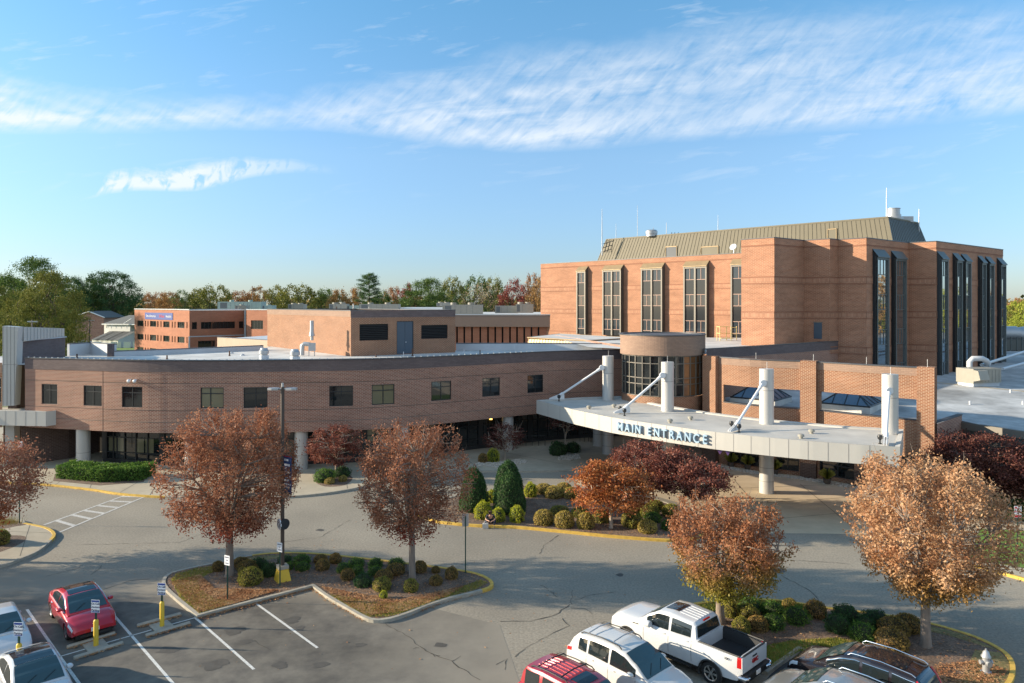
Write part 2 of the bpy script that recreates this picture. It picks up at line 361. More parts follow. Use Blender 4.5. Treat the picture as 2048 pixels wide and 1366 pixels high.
def window(parent, A, B, z0, z1, depth=.12, cols=(.5,), rows=(), fw=.06, fd=.07, frame='frame_dark', glass='glass_dark', name='window', sill=None, blind=None):
    """A,B: 2D jamb points on the wall face seen left to right"""
    A, B = V2(A), V2(B); d = (B - A).normalized(); n = Vector((d.y, -d.x)); w = (B - A).length
    o3 = lambda s_, z, q: Vector((A.x + d.x * s_ + n.x * q, A.y + d.y * s_ + n.y * q, z))
    f = MB(); D = Vector((d.x, d.y, 0)); Nn = Vector((n.x, n.y, 0)); Z = Vector((0, 0, 1))
    def bar(s0, s1, a, b): f.obox(o3(s0, a, -depth), D * (s1 - s0), Nn * fd, Z * (b - a))
    bar(0, fw, z0, z1); bar(w - fw, w, z0, z1); bar(fw, w - fw, z0, z0 + fw); bar(fw, w - fw, z1 - fw, z1)
    cs = [fw] + [c * w for c in cols] + [w - fw]
    for c in cols: bar(c * w - fw / 2, c * w + fw / 2, z0 + fw, z1 - fw)
    for r in rows:
        z = z0 + (z1 - z0) * r
        for i in range(len(cs) - 1):
            bar(cs[i] + (fw / 2 if i else 0), cs[i + 1] - (fw / 2 if i < len(cs) - 2 else 0), z - fw / 2, z + fw / 2)
    if sill: f.obox(o3(-.05, z0 - .06, -depth), D * (w + .1), Nn * (depth + .05), Z * .055, 1)
    wo = f.build(name, [frame, sill or frame], parent); ORG[wo.name] = worg(parent)
    g = MB(); g.face([o3(fw * .5, z0 + fw * .5, -depth + fd * .5), o3(w - fw * .5, z0 + fw * .5, -depth + fd * .5), o3(w - fw * .5, z1 - fw * .5, -depth + fd * .5), o3(fw * .5, z1 - fw * .5, -depth + fd * .5)])
    g.build('pane', glass, wo)
    return wo
# ---------------------------------------------------------------- colours
brick('brick_brown', (.32, .135, .086), (.215, .088, .058), (.46, .34, .27), .31, .11, .019, .13)
brick('brick_red', (.265, .108, .054), (.205, .082, .044), (.42, .30, .21), .30, .105, .018, .14)
brick('brick_tower', (.385, .172, .098), (.31, .138, .08), (.46, .29, .195), .4, .13, .020, .17)
brick('brick_course', (.50, .27, .17), (.38, .185, .115), (.30, .17, .11), .13, .42, .02, .12)
brick('brick_shadow_line', (.32, .14, .082), (.28, .125, .075), (.30, .16, .11), .13, .11, .012, .10)  # tower brick darkened: painted shadow lines edging the courses
brick('brick_slate', (.175, .138, .132), (.145, .112, .108), (.13, .10, .10), .36, .125, .012, .10)
brick('brick_tan', (.33, .225, .165), (.29, .195, .145), (.25, .17, .13), .36, .125, .012, .08)
brick('brick_far', (.42, .17, .10), (.37, .15, .09), (.40, .22, .15), .5, .2, .02, .12)
brick('brick_dark', (.12, .075, .06), (.09, .055, .045), (.16, .12, .10), .36, .125, .018, .10)
mat('asphalt', (.235, .208, .165), .9, var=.10, scale=9, bump=.12, bscale=55, col2=(.305, .270, .212), var2=.13, scale2=.13)
mat('asphalt_lot', (.105, .096, .084), .88, var=.08, scale=1.1, bump=.1, bscale=55, col2=(.17, .153, .125), var2=.30, scale2=.16)
mat('asphalt_dark', (.05, .052, .055), .85, var=.15, scale=3, bump=.3, bscale=55)
mat('concrete', (.43, .375, .28), .85, var=.09, scale=1.3, bump=.15, bscale=60, var2=.08, scale2=.2)
mat('concrete_plaza', (.52, .42, .29), .85, var=.10, scale=.8, bump=.12, bscale=60, var2=.10, scale2=.15)
mat('concrete_patch', (.34, .26, .19), .85, var=.10, scale=.8, bump=.12, bscale=60)
mat('kerb_concrete', (.36, .33, .27), .85, var=.16, scale=3, bump=.2)
mat('kerb_yellow', (.62, .40, .075), .75, var=.16, scale=4, bump=.2)
mat('joint', (.10, .09, .075), .9)
mat('oil_stain', (.085, .077, .066), .75, var=.15, scale=3)
mat('crack', (.075, .066, .053), .95)
mat('paint_white', (.62, .61, .57), .7, var=.22, scale=9)
mat('paint_worn', (.52, .50, .46), .8, var=.28, scale=7)
mat('grass', (.16, .15, .04), .95, var=.25, scale=8, bump=.6, bscale=90, col2=(.26, .19, .085), var2=.2, scale2=.8)
mat('lawn', (.13, .22, .03), .95, var=.2, scale=4, bump=.4, bscale=60)
mat('land', (.17, .18, .08), .95, var=.3, scale=.02)
mat('mulch', (.12, .08, .057), .95, var=.4, scale=14, bump=1.0, bscale=45, col2=(.19, .13, .092), var2=.2, scale2=.9)
mat('white_stone', (.50, .45, .38), .9, var=.2, scale=6)
mat('roof_grey', (.38, .385, .38), .8, var=.22, scale=.7, bump=.1, var2=.32, scale2=.16, stretch=(1, 1, 1))
mat('roof_white', (.56, .55, .52), .75, var=.09, scale=.5, var2=.13, scale2=.25)
mat('membrane', (.50, .53, .56), .7, var=.06, scale=.6)
mat('coping', (.085, .088, .095), .45, metal=.4)
mat('panel_white', (.50, .49, .455), .4, metal=.1, var=.03, scale=.4)
mat('panel_joint', (.25, .24, .23), .6)
mat('steel_white', (.70, .71, .72), .35, var=.03, scale=2)
mat('column_metal', (.52, .51, .49), .42, metal=.25, var=.03, scale=1)
mat('deck', (.50, .475, .43), .75, var=.08, scale=.8, var2=.10, scale2=.3)
mat('frame_dark', (.022, .024, .026), .4)
mat('frame_grey', (.18, .165, .14), .5, metal=.2)
mat('frame_slate', (.12, .135, .13), .5, metal=.2)
mat('glass_dark', (.012, .016, .018), .03, spec=.9)
mat('glass_tower', (.035, .045, .055), .03, spec=.7)
mat('glass_reflective', (.42, .45, .47), .02, metal=.92)
mat('cheek_dark', (.018, .026, .032), .4)
mat('glass_spandrel', (.030, .033, .036), .12, spec=.6)
mat('glass_blind', (.17, .16, .10), .12, spec=.9)
mat('glass_warm', (.20, .10, .045), .06, spec=.9)
mat('glass_blue', (.16, .21, .27), .08, spec=.9, metal=.2)
mat('mullion_pink', (.42, .26, .2), .5)
mat('cap_tan', (.34, .25, .14), .5, metal=.3, var=.1, scale=2)
mat('siding_tan', (.135, .118, .078), .6, metal=.1, var=.05, scale=.6)
mat('siding_slate', (.10, .105, .095), .5, metal=.2, var=.05, scale=.6)
mat('door_blue', (.055, .085, .12), .45)
mat('door_dark', (.03, .04, .05), .45)
mat('louver', (.035, .03, .028), .5)
mat('hvac', (.30, .285, .24), .45, var=.05, scale=2)
mat('hvac_green', (.30, .38, .34), .45, var=.04, scale=2)
mat('grille', (.12, .13, .13), .5)
mat('galv', (.42, .43, .44), .42, metal=.5)
mat('pipe_white', (.52, .54, .56), .35)
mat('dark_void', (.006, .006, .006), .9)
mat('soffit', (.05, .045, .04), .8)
mat('red_flag', (.5, .03, .03), .6)
mat('stucco', (.46, .345, .26), .8, var=.05, scale=1)
mat('fascia_taupe', (.24, .17, .135), .6, var=.03, scale=1)
mat('white_siding', (.72, .71, .65), .6, var=.03, scale=1)
mat('white_trim', (.78, .78, .76), .5)
mat('shingle', (.13, .135, .13), .9, var=.12, scale=3)
mat('bark', (.23, .185, .15), .9, var=.2, scale=7, bump=.8, bscale=30, stretch=(1, 1, .25))
mat('bark_pale', (.40, .33, .26), .85, var=.2, scale=7, bump=.5, bscale=25, stretch=(1, 1, .3))
mat('bark_dark', (.07, .055, .045), .9, var=.2, scale=4)
mat('rail_yellow', (.62, .52, .22), .5)
mat('post_green', (.035, .085, .065), .4, metal=.3)
mat('post_brown', (.075, .06, .052), .45, metal=.2)
mat('paint_yellow', (.72, .47, .04), .5, var=.05, scale=3)
mat('sign_white', (.80, .82, .84), .4)
mat('sign_grey', (.42, .43, .44), .4, metal=.6)
mat('sign_blue', (.02, .06, .28), .4)
mat('sign_red', (.55, .02, .02), .4)
mat('pennant', (.22, .12, .34), .6)
mat('ink', (.03, .035, .09), .5)
mat('letter_face', (.34, .48, .60), .4)
mat('letter_blue', (.015, .13, .40), .4)
mat('banner_blue', (.02, .055, .16), .55, var=.3, scale=3)
mat('rubber', (.018, .018, .018), .8)
mat('planter', (.10, .075, .06), .8)
mat('brown_pipe', (.10, .05, .03), .7)
mat('lamp_lens', (.75, .75, .7), .2)
mat('lit_lamp', (.8, .5, .1), .4, emit=((1, .55, .12), 2.5))

# ---------------------------------------------------------------- ground, roads, kerbs
def Gs(pts, z=0.): return [G(x, y, z) for x, y in pts]
b = MB(); b.sheet([(-2600, -400), (2600, -400), (2600, 4200), (-2600, 4200)], -.03); struct('ground', b, 'land')
b = MB(); b.sheet([(-150, -60), (150, -60), (150, 60), (60, 75), (10, 75), (-60, 66), (-150, 66)], 0.); struct('road', b, 'asphalt')
b = MB(); b.sheet([G(-1400, 1200), G(-200, 1150)] + Gs([(60, 1140), (300, 1150), (330, 1180), (396, 1236), (560, 1190), (622, 1172), (700, 1222), (735, 1240), (860, 1215), (1000, 1250), (1040, 1366), (1300, 1600), (1300, 3000), (-3000, 3000)]), .004); struct('parking_lot', b, 'asphalt_lot')
def blend_lot():                                  # worn edge of the resurfaced bays: the newer asphalt thins out unevenly towards the drive
    m_ = MATS['asphalt_lot']; nt = m_.node_tree; N = nt.nodes; Lk = nt.links; bs = N['Principled BSDF']; src = bs.inputs['Base Color'].links[0].from_socket
    tc = N.new('ShaderNodeTexCoord'); sp = N.new('ShaderNodeSeparateXYZ'); Lk.new(tc.outputs['Object'], sp.inputs[0])
    n = N.new('ShaderNodeTexNoise'); n.inputs['Scale'].default_value = .35; n.inputs['Detail'].default_value = 7; n.inputs['Roughness'].default_value = .6; Lk.new(tc.outputs['Object'], n.inputs['Vector'])
    def mm(op, a, b_, cl=False):
        q = N.new('ShaderNodeMath'); q.operation = op; q.use_clamp = cl
        for i, x in enumerate((a, b_)):
            if isinstance(x, (int, float)): q.inputs[i].default_value = x
            else: Lk.new(x, q.inputs[i])
        return q.outputs[0]
    nn = mm('MULTIPLY', mm('SUBTRACT', n.outputs[0], .5), 9.)
    fx = mm('DIVIDE', mm('ADD', mm('ADD', sp.outputs[0], 7.0), nn), 7.5, True); fy = mm('DIVIDE', mm('ADD', mm('SUBTRACT', sp.outputs[1], 33.0), mm('MULTIPLY', nn, .35)), 1.6, True)
    f = mm('MAXIMUM', fx, fy); mx = N.new('ShaderNodeMix'); mx.data_type = 'RGBA'; Lk.new(f, mx.inputs[0]); Lk.new(src, mx.inputs[6]); mx.inputs[7].default_value = (.262, .232, .184, 1); Lk.new(mx.outputs[2], bs.inputs['Base Color'])
blend_lot()
b = MB(); b.sheet(Gs([(1540, 1350), (1600, 1298), (1900, 1400), (2200, 1500), (2000, 1900), (1500, 1400)]), .004); struct('parking_bay', b, 'asphalt_dark')
b = MB(); b.sheet(Gs([(230, 1140), (420, 1121), (620, 1108), (620, 1102), (420, 1112), (230, 1130)]), .004)

def ribbon(mb, pts, w, z, m=0, closed=False, jit=0.):
    pts = [Vector((p[0], p[1], z)) for p in pts]; n = len(pts); L_, R_ = [], []
    for i in range(n):
        a = pts[(i - 1) % n] if closed or i > 0 else pts[i]; c = pts[(i + 1) % n] if closed or i < n - 1 else pts[i]
        d = (c - a).normalized(); q = Vector((-d.y, d.x, 0)); ww = w * (1 + rnd.uniform(-jit, jit))
        L_.append(pts[i] + q * ww / 2); R_.append(pts[i] - q * ww / 2)
    for i in range(n if closed else n - 1):
        j = (i + 1) % n; mb.mesh([R_[i], R_[j], L_[j], L_[i]], [(0, 1, 2, 3)], m)
def inset(poly, d):
    n = len(poly); out = []; A = sum(poly[i].x * poly[(i + 1) % n].y - poly[(i + 1) % n].x * poly[i].y for i in range(n)); sg = 1 if A > 0 else -1
    for i in range(n):
        a, p, c = poly[i - 1], poly[i], poly[(i + 1) % n]
        d1 = (p - a).normalized(); d2 = (c - p).normalized(); n1 = Vector((-d1.y, d1.x, 0)) * sg; n2 = Vector((-d2.y, d2.x, 0)) * sg
        q = (n1 + n2).normalized(); out.append(p + q * (d / max(.5, q.dot(n1))))
    return out
def island(name, outline, yellow, h=.15, w=.17, fill='mulch', kerb=True, closed_sharp=()):
    """outline: list of ground points; yellow: list of (i0,i1) index ranges painted yellow"""
    P = [Vector((p[0], p[1], 0)) for p in outline]; Q = inset(P, w); n = len(P)
    y = MB(); c = MB()
    for i in range(n):
        j = (i + 1) % n; t = y if any(a <= i < b_ for a, b_ in yellow) else c
        up = Vector((0, 0, h)); t.mesh([P[i], P[j], P[j] + up, P[i] + up, Q[j] + up, Q[i] + up, Q[i], Q[j]],
              [(0, 1, 2, 3), (3, 2, 4, 5), (5, 4, 7, 6)])
    if c.f: struct('kerb', c, 'kerb_concrete')
    if y.f: struct('kerb', y, 'kerb_yellow')
    b = MB(); b.sheet(Q, h - .03); struct(name, b, fill); return Q
def smooth_ring(px, k=4, corners=()):
    """px list -> ground ring; corner indices kept sharp"""
    pts = [G(x, y, .15) for x, y in px]
    for p in pts: p.z = 0
    n = len(pts); out = []; idx = []
    cs = sorted(corners)
    if not cs: return crom(pts, k, True), None
    for a, c in zip(cs, cs[1:] + [cs[0] + n]):
        seg = [pts[i % n] for i in range(a, c + 1)]; out += crom(seg, k)[:-1]
    return out, None
I1px = [(325, 1157), (340, 1145), (381, 1134), (436, 1123), (504, 1109), (559, 1104), (628, 1105), (730, 1115), (833, 1127), (918, 1138), (960, 1147), (984, 1160), (985, 1172),
        (965, 1180), (901, 1196), (856, 1210), (816, 1226), (775, 1238), (737, 1238), (696, 1217), (650, 1190), (624, 1171), (559, 1188), (457, 1214), (394, 1231), (354, 1199), (327, 1173)]
# corner indices 21 (notch) and 24
r1, _ = smooth_ring(I1px, 4, (21, 24))
# the ring starts at corner 21: segment 21..24 (3*4 pts), then 24..48
o1 = 12
def yel(i0, i1): return ((i0 + 27 - 24) * 4 + o1, (i1 + 27 - 24) * 4 + o1)
Q1 = island('planting_bed', r1, [yel(4, 13)])
I2px = [(1338, 1224), (1362, 1212), (1402, 1203), (1480, 1197), (1555, 1198), (1646, 1212), (1730, 1222), (1799, 1232), (1860, 1244), (1924, 1262), (1968, 1278), (2007, 1299), (2026, 1318),
        (2031, 1341), (2022, 1366), (1990, 1400), (1930, 1420), (1870, 1392), (1601, 1297), (1535, 1344), (1352, 1270), (1338, 1240)]
r2, _ = smooth_ring(I2px, 4, (17, 18, 19, 20))
Q2 = island('planting_bed', r2, [((0 + 22 - 20) * 4 + 12, (15 + 22 - 20) * 4 + 12)])
I3px = [(835, 1027), (856, 1036), (881, 1043), (956, 1050), (1032, 1053), (1129, 1062), (1232, 1072), (1333, 1079), (1385, 1077), (1412, 1064), (1408, 1045), (1385, 1026), (1340, 1006), (1262, 985),
        (1180, 975), (1110, 969), (1050, 970), (985, 979), (915, 990), (860, 1005), (835, 1017)]
r3, _ = smooth_ring(I3px, 4)
Q3 = island('planting_bed', r3, [(0, 36)])
I4px = [(-400, 1010), (0, 1034), (52, 1045), (94, 1054), (111, 1066), (104, 1079), (77, 1101), (43, 1116), (0, 1131), (-120, 1160), (-500, 1200)]
r4, _ = smooth_ring(I4px, 4, (0, 10))
Q4 = island('pavement', r4, [(8, 20)], fill='concrete')
b = MB(); b.sheet(crom([G(x, y, .12) for x, y in [(-60, 1071), (0, 1071), (40, 1071), (53, 1076), (40, 1088), (0, 1104), (-60, 1120)]], 4, True), .124); struct('planting_bed', b, 'mulch')
b = MB(); b.sheet(crom([G(x, y, .12) for x, y in [(-100, 1030), (0, 1037), (40, 1044), (52, 1049), (30, 1053), (0, 1058), (-100, 1060)]], 4, True), .124); struct('planting_bed', b, 'mulch')

# far pavement in front of the wing, its kerb, the paved court under the canopy
edge = [(-700, 960), (-200, 960), (47, 966), (172, 977), (240, 987), (330, 993), (450, 996), (586, 992), (695, 979), (800, 955), (880, 945), (961, 941.5), (1080, 941.5), (1158, 938)]
E = crom([Vector((*G(x, y, .14).xy, 0)) for x, y in edge], 5)
b = MB(); b.sheet(E + [Vector((18, 62, 0)), Vector((18, 80, 0)), Vector((-120, 80, 0))], .14); struct('pavement', b, 'concrete')
ky, kc = MB(), MB()
for i in range(len(E) - 1):
    a, c = E[i], E[i + 1]; d = (c - a).normalized(); q = Vector((-d.y, d.x, 0)) * .15; up = Vector((0, 0, .145)); dn = Vector((0, 0, 0))
    t = ky if -48 < a.x < -25 else kc
    t.mesh([a, c, c + up, a + up, c + q + up, a + q + up], [(0, 1, 2, 3), (3, 2, 4, 5)])
struct('kerb', ky, 'kerb_yellow'); struct('kerb', kc, 'kerb_concrete')
PLA = [G(x, y) for x, y in [(1150, 940), (1152, 969), (1290, 986), (1372, 1010), (1424, 1046), (1420, 1062), (1500, 1066), (1600, 1067), (1719, 1068), (1860, 1068), (1960, 1060)]] + [Vector((45, 46, 0)), Vector((36, 52, 0)), Vector((30, 56, 0)), Vector((14, 70, 0)), Vector((4, 70, 0))]
b = MB(); b.sheet(PLA, .006); struct('paved_court', b, 'concrete_plaza')
jj = MB()
for A_, B_ in [((1290, 984), (1700, 968)), ((1420, 1050), (1860, 1010)), ((1470, 962), (1560, 1066)), ((1600, 968), (1719, 1066)), ((1360, 960), (1424, 1040)), ((1200, 944), (1290, 984)), ((1430, 1012), (1850, 985)), ((1000, 906), (1158, 938))]:
    ribbon(jj, [G(*A_), G(*B_)], .04, .0145 if A_[0] != 1000 else .146)
for x0, y0, x1, y1 in [(300, 990, 330, 940), (586, 990, 600, 945), (240, 985, 300, 950), (695, 977, 690, 945), (110, 970, 160, 935), (430, 995, 445, 950), (180, 976, 185, 962), (800, 953, 790, 930), (960, 940, 930, 915)]:
    ribbon(jj, [G(x0, y0, .14), G(x1, y1, .14)], .035, .145)
ribbon(jj, [G(0, 1062, .12), G(103, 1066, .12)], .03, .1245); ribbon(jj, [G(60, 1050, .12), G(40, 1112, .12)], .03, .1245)
struct('paving_joint', jj, 'joint')
# right-hand verge with its path and kerb
V = [G(x, y, .15) for x, y in [(1900, 1121), (1960, 1133), (2009, 1146), (2060, 1160), (2400, 1250)]]
b = MB(); b.sheet([Vector((*p.xy, 0)) for p in V] + [Vector((60, 30, 0)), Vector((60, 52, 0)), Vector((38, 52, 0)), Vector((33, 44, 0)), Vector((26, 41, 0))], .13); struct('pavement', b, 'concrete')
ky = MB()
for a, c in zip(V, V[1:]):
    a = Vector((*a.xy, 0)); c = Vector((*c.xy, 0)); d = (c - a).normalized(); q = Vector((-d.y, d.x, 0)) * .16; up = Vector((0, 0, .15))
    ky.mesh([a, c, c + up, a + up, c + q + up, a + q + up], [(0, 1, 2, 3), (3, 2, 4, 5)])
struct('kerb', ky, 'kerb_yellow')
b = MB(); b.sheet([G(x, y, .13) for x, y in [(1935, 1118), (2010, 1130), (2120, 1150), (2200, 1090), (2050, 1062), (1960, 1058)]], .15); b.sheet([G(x, y, .13) for x, y in [(1950, 1034), (2100, 1044), (2160, 1010), (2060, 960), (1960, 940), (1930, 985)]], .15); struct('lawn', b, 'lawn')
# lawn far left behind the wing, far car park
b = MB(); b.sheet([Vector((-175, 160, 0)), Vector((-88, 150, 0)), Vector((-60, 190, 0)), Vector((-90, 232, 0)), Vector((-150, 232, 0)), Vector((-190, 215, 0))], .02); struct('lawn', b, 'lawn')
b = MB(); b.sheet([Vector((-170, 228, 0)), Vector((-112, 226, 0)), Vector((-112, 262, 0)), Vector((-185, 262, 0))], .03); struct('car_park', b, 'asphalt')
b = MB(); b.sheet([Vector((90, 150, 0)), Vector((330, 150, 0)), Vector((330, 230, 0)), Vector((110, 230, 0))], .02); struct('lawn', b, 'lawn')

# painted markings
mk = MB(); mw = MB()
def line(A_, B_, w=.11, t=None, z=.009): ribbon(t or mk, [G(*A_), G(*B_)], w, z)
line((228, 1231), (345, 1366)); line((54, 1219), (119, 1313)); line((119, 1313), (200, 1425)); line((391, 1236), (508, 1339)); line((509, 1205), (635, 1296)); line((345, 1366), (400, 1430))
line((119, 1313.5), (172, 1298), .07); line((212, 1286), (303, 1260), .07); line((342, 1249), (391, 1235.5), .07)
line((1520, 1372), (1552, 1350), .1); line((1552, 1350), (1610, 1372), .1)
struct('parking_line', mk, 'paint_white')
line((88, 1050), (255, 989), .17, mw); line((118, 1065), (298, 990), .17, mw)
for t in (.13, .30, .44, .60, .76, .92):
    a = G(88, 1050) * (1 - t) + G(255, 989) * t; t2 = min(1, t + .02); c = G(118, 1065) * (1 - t2) + G(298, 990) * t2; ribbon(mw, [a, c], .28, .0096)
struct('crossing_marking', mw, 'paint_worn')
ck = MB()
def crack(pts, w=.022, z=.0115):
    P = [G(*p) for p in pts]; out = []
    for a, c in zip(P, P[1:]):
        k = max(2, int((c - a).length / .25))
        for i in range(k): out.append(a.lerp(c, i / k) + Vector((rnd.uniform(-.06, .06), rnd.uniform(-.06, .06), 0)))
    ribbon(ck, out + [P[-1]], w, z, jit=.6)
crack([(770, 1247), (812, 1270), (838, 1293), (862, 1306), (900, 1322), (925, 1340), (960, 1360)], .035); crack([(905, 1324), (922, 1312)]); crack([(838, 1295), (825, 1299)]); crack([(862, 1306), (868, 1313), (880, 1312)])
crack([(1141, 1209), (1110, 1230), (1060, 1243), (1000, 1243)], .035); crack([(1141, 1209), (1145, 1180)]); crack([(1141, 1215), (1170, 1218), (1185, 1229)]); crack([(1125, 1236), (1138, 1252), (1100, 1270), (1060, 1290), (1030, 1314)], .026)
crack([(1150, 1200), (1185, 1190), (1230, 1184)]); crack([(1080, 1170), (1105, 1185), (1115, 1195)]); crack([(1080, 1107), (1090, 1090), (1118, 1070)], .03); crack([(180, 1150), (195, 1141), (203, 1131)]); crack([(95, 1152), (160, 1135)], .03)
crack([(1560, 1150), (1620, 1180), (1640, 1205)], .03); crack([(205, 1180), (260, 1162), (300, 1158)], .03); crack([(1700, 1080), (1780, 1100), (1900, 1180)], .025); crack([(990, 1330), (1015, 1318), (1010, 1340)], .025); crack([(700, 1040), (640, 1075), (560, 1085)], .02); crack([(1440, 1100), (1580, 1120), (1700, 1128)], .02)
crack([(508, 1280), (540, 1300)], .02); crack([(420, 1060), (360, 1085), (150, 1090)], .02)
struct('pavement_crack', ck, 'crack')
sb_ = MB()
for px, py, r_ in ((585, 1240, .35), (600, 1256, .2), (470, 1262, .4), (492, 1284, .25), (335, 1300, .4), (640, 1330, .3), (720, 1290, .22), (430, 1330, .45), (560, 1330, .3), (1120, 1330, .3), (880, 1290, .25), (1240, 1150, .2), (640, 1060, .25), (420, 1020, .2), (1560, 1140, .3)):
    c_ = G(px, py); ph = rnd.uniform(0, 6); sb_.sheet([(c_.x + math.cos(w) * r_ * (1 + .25 * math.sin(3 * w + ph) + .12 * math.sin(7 * w)), c_.y + math.sin(w) * r_ * .9 * (1 + .25 * math.sin(2 * w + ph)), 0) for w in np.linspace(0, 2 * math.pi, 25)[:-1]], .0102 if py > 1180 else .0062)
struct('oil_stain', sb_, 'oil_stain')
# thinner grass strips inside the islands
def strip(px, z=.126, m='grass'):
    b = MB(); b.sheet([G(x, y, .12) for x, y in px], z); return struct('grass', b, m)
strip([(342, 1160), (352, 1148), (395, 1137), (440, 1132), (425, 1145), (395, 1160), (400, 1180), (430, 1200), (470, 1205), (455, 1213), (398, 1228), (360, 1198)])
strip([(660, 1190), (690, 1194), (740, 1205), (800, 1206), (870, 1196), (930, 1172), (962, 1160), (975, 1166), (950, 1180), (890, 1196), (815, 1224), (775, 1234), (738, 1234), (700, 1216)])
strip([(1352, 1226), (1380, 1211), (1480, 1201), (1555, 1202), (1620, 1211), (1600, 1222), (1500, 1214), (1430, 1222), (1380, 1236)], m='lawn')
strip([(1500, 1325), (1538, 1290), (1580, 1282), (1680, 1276), (1730, 1290), (1800, 1325), (1760, 1350), (1601, 1301), (1540, 1338)], m='lawn')
strip([(1950, 1300), (2000, 1305), (2022, 1325), (2020, 1350), (2000, 1380), (1930, 1405), (1880, 1390), (1930, 1345)])
strip([(1660, 1218), (1800, 1237), (1925, 1268), (2000, 1302), (1960, 1290), (1900, 1272), (1790, 1247), (1690, 1232)])
strip([(455, 1122), (510, 1112), (600, 1108), (560, 1117), (480, 1126)])
# ================================================================ BUILDINGS
# ---- curved two-storey wing
ZB, ZT, ZK = 3.35, 9.3, 8.4
fp = [(50, 61.4), (142, 60.3), (230, 59.2), (317, 58.6), (450, 58.4), (586, 59.0), (749, 60.3), (881, 63.1), (1080, 69.0), (1180, 71.2), (1262, 72.6)]
FC = Path(crom([AT(x, y) for x, y in fp], 5))
wing = thing('curved_wing', 'long curved two-storey brown brick wing with dark band and recessed ground floor', 'building', (-15, 62, 0))
wx = [(83, 114.5), (167, 203.5), (243.5, 284.5), (401, 447.5), (487, 535), (658.5, 706), (743.5, 789), (862.5, 902.5), (964.5, 1000), (1055, 1086.5)]
holes = [(FC.find(a), FC.find(c), 5.42, 7.14) for a, c in wx]
b = MB(); wall(b, FC, ZB, ZT, holes, .16, 0, 0)
b.cur = 2; wall(b, FC.off(-.35), ZT - .6, ZT)      # inner parapet face
for i in range(len(b.f)):
    if b.m[i] == 2: b.f[i].reverse(); b.uv[i] = b.uv[i][::-1]
b.cur = 0
b.build('wall', ['brick_brown', 'brick_brown', 'membrane'], wing)
b = MB(); wall(b, FC, ZK, ZT + .004, off=.035)
p0 = FC.off(.035)
for a, c in zip(p0.p, p0.p[1:]): b.face([(a.x, a.y, ZK), (c.x, c.y, ZK), (c.x, c.y + .05, ZK), (a.x, a.y + .05, ZK)][::-1])
b.build('parapet_band', 'brick_slate', wing)
b = MB(); pi_, po_ = FC.off(-.38), FC.off(.09)
for i in range(len(FC.p) - 1):
    a, c, d, e_ = po_.p[i], po_.p[i + 1], pi_.p[i + 1], pi_.p[i]; z0, z1 = ZT + .01, ZT + .09
    b.mesh([(a.x, a.y, z0), (c.x, c.y, z0), (c.x, c.y, z1), (a.x, a.y, z1), (d.x, d.y, z1), (e_.x, e_.y, z1), (d.x, d.y, z0 - .2), (e_.x, e_.y, z0 - .2)], [(0, 1, 2, 3), (3, 2, 4, 5), (5, 4, 6, 7)])
b.build('coping', 'coping', wing)
b = MB(); q = FC.off(.03); t = .4
while t < FC.L - 11:
    p = q.at(t); d = q.dir(t); b.box((p.x, p.y, ZT + .088), (.09, .07, .07), math.atan2(d.y, d.x)); t += .62
b.build('coping_clips', 'membrane', wing)
for zz in (7.42, 5.18, 4.2):
    b = MB(); wall(b, FC, zz, zz + .05, [(h[0] - .05, h[1] + .05, 0, 20) for h in holes] if 5.4 < zz < 7.1 else (), off=.006); b.build('brick_joint', 'brick_dark', wing)
jn = MB()
for px in (322, 617, 830, 1130, 205): t = FC.find(px); p = FC.at(t); d = FC.dir(t); jn.obox((*(p + FC.nrm(t) * .005), ZB), (d.x * .03, d.y * .03, 0), (FC.nrm(t).x * .01, FC.nrm(t).y * .01, 0), (0, 0, ZK - ZB))
jn.build('expansion_joint', 'brick_tan', wing)
for k, (h, (a, c)) in enumerate(zip(holes, wx)):
    col = (.5,) if k not in (3,) else (.42,); rows = (.70,)
    gl = {1: 'glass_dark', 3: 'glass_blind', 6: 'glass_blind', 0: 'glass_dark'}.get(k, 'glass_dark')
    window(wing, FC.at(h[0]), FC.at(h[1]), h[2], h[3], .15, col, rows, .07, .08, glass=gl)
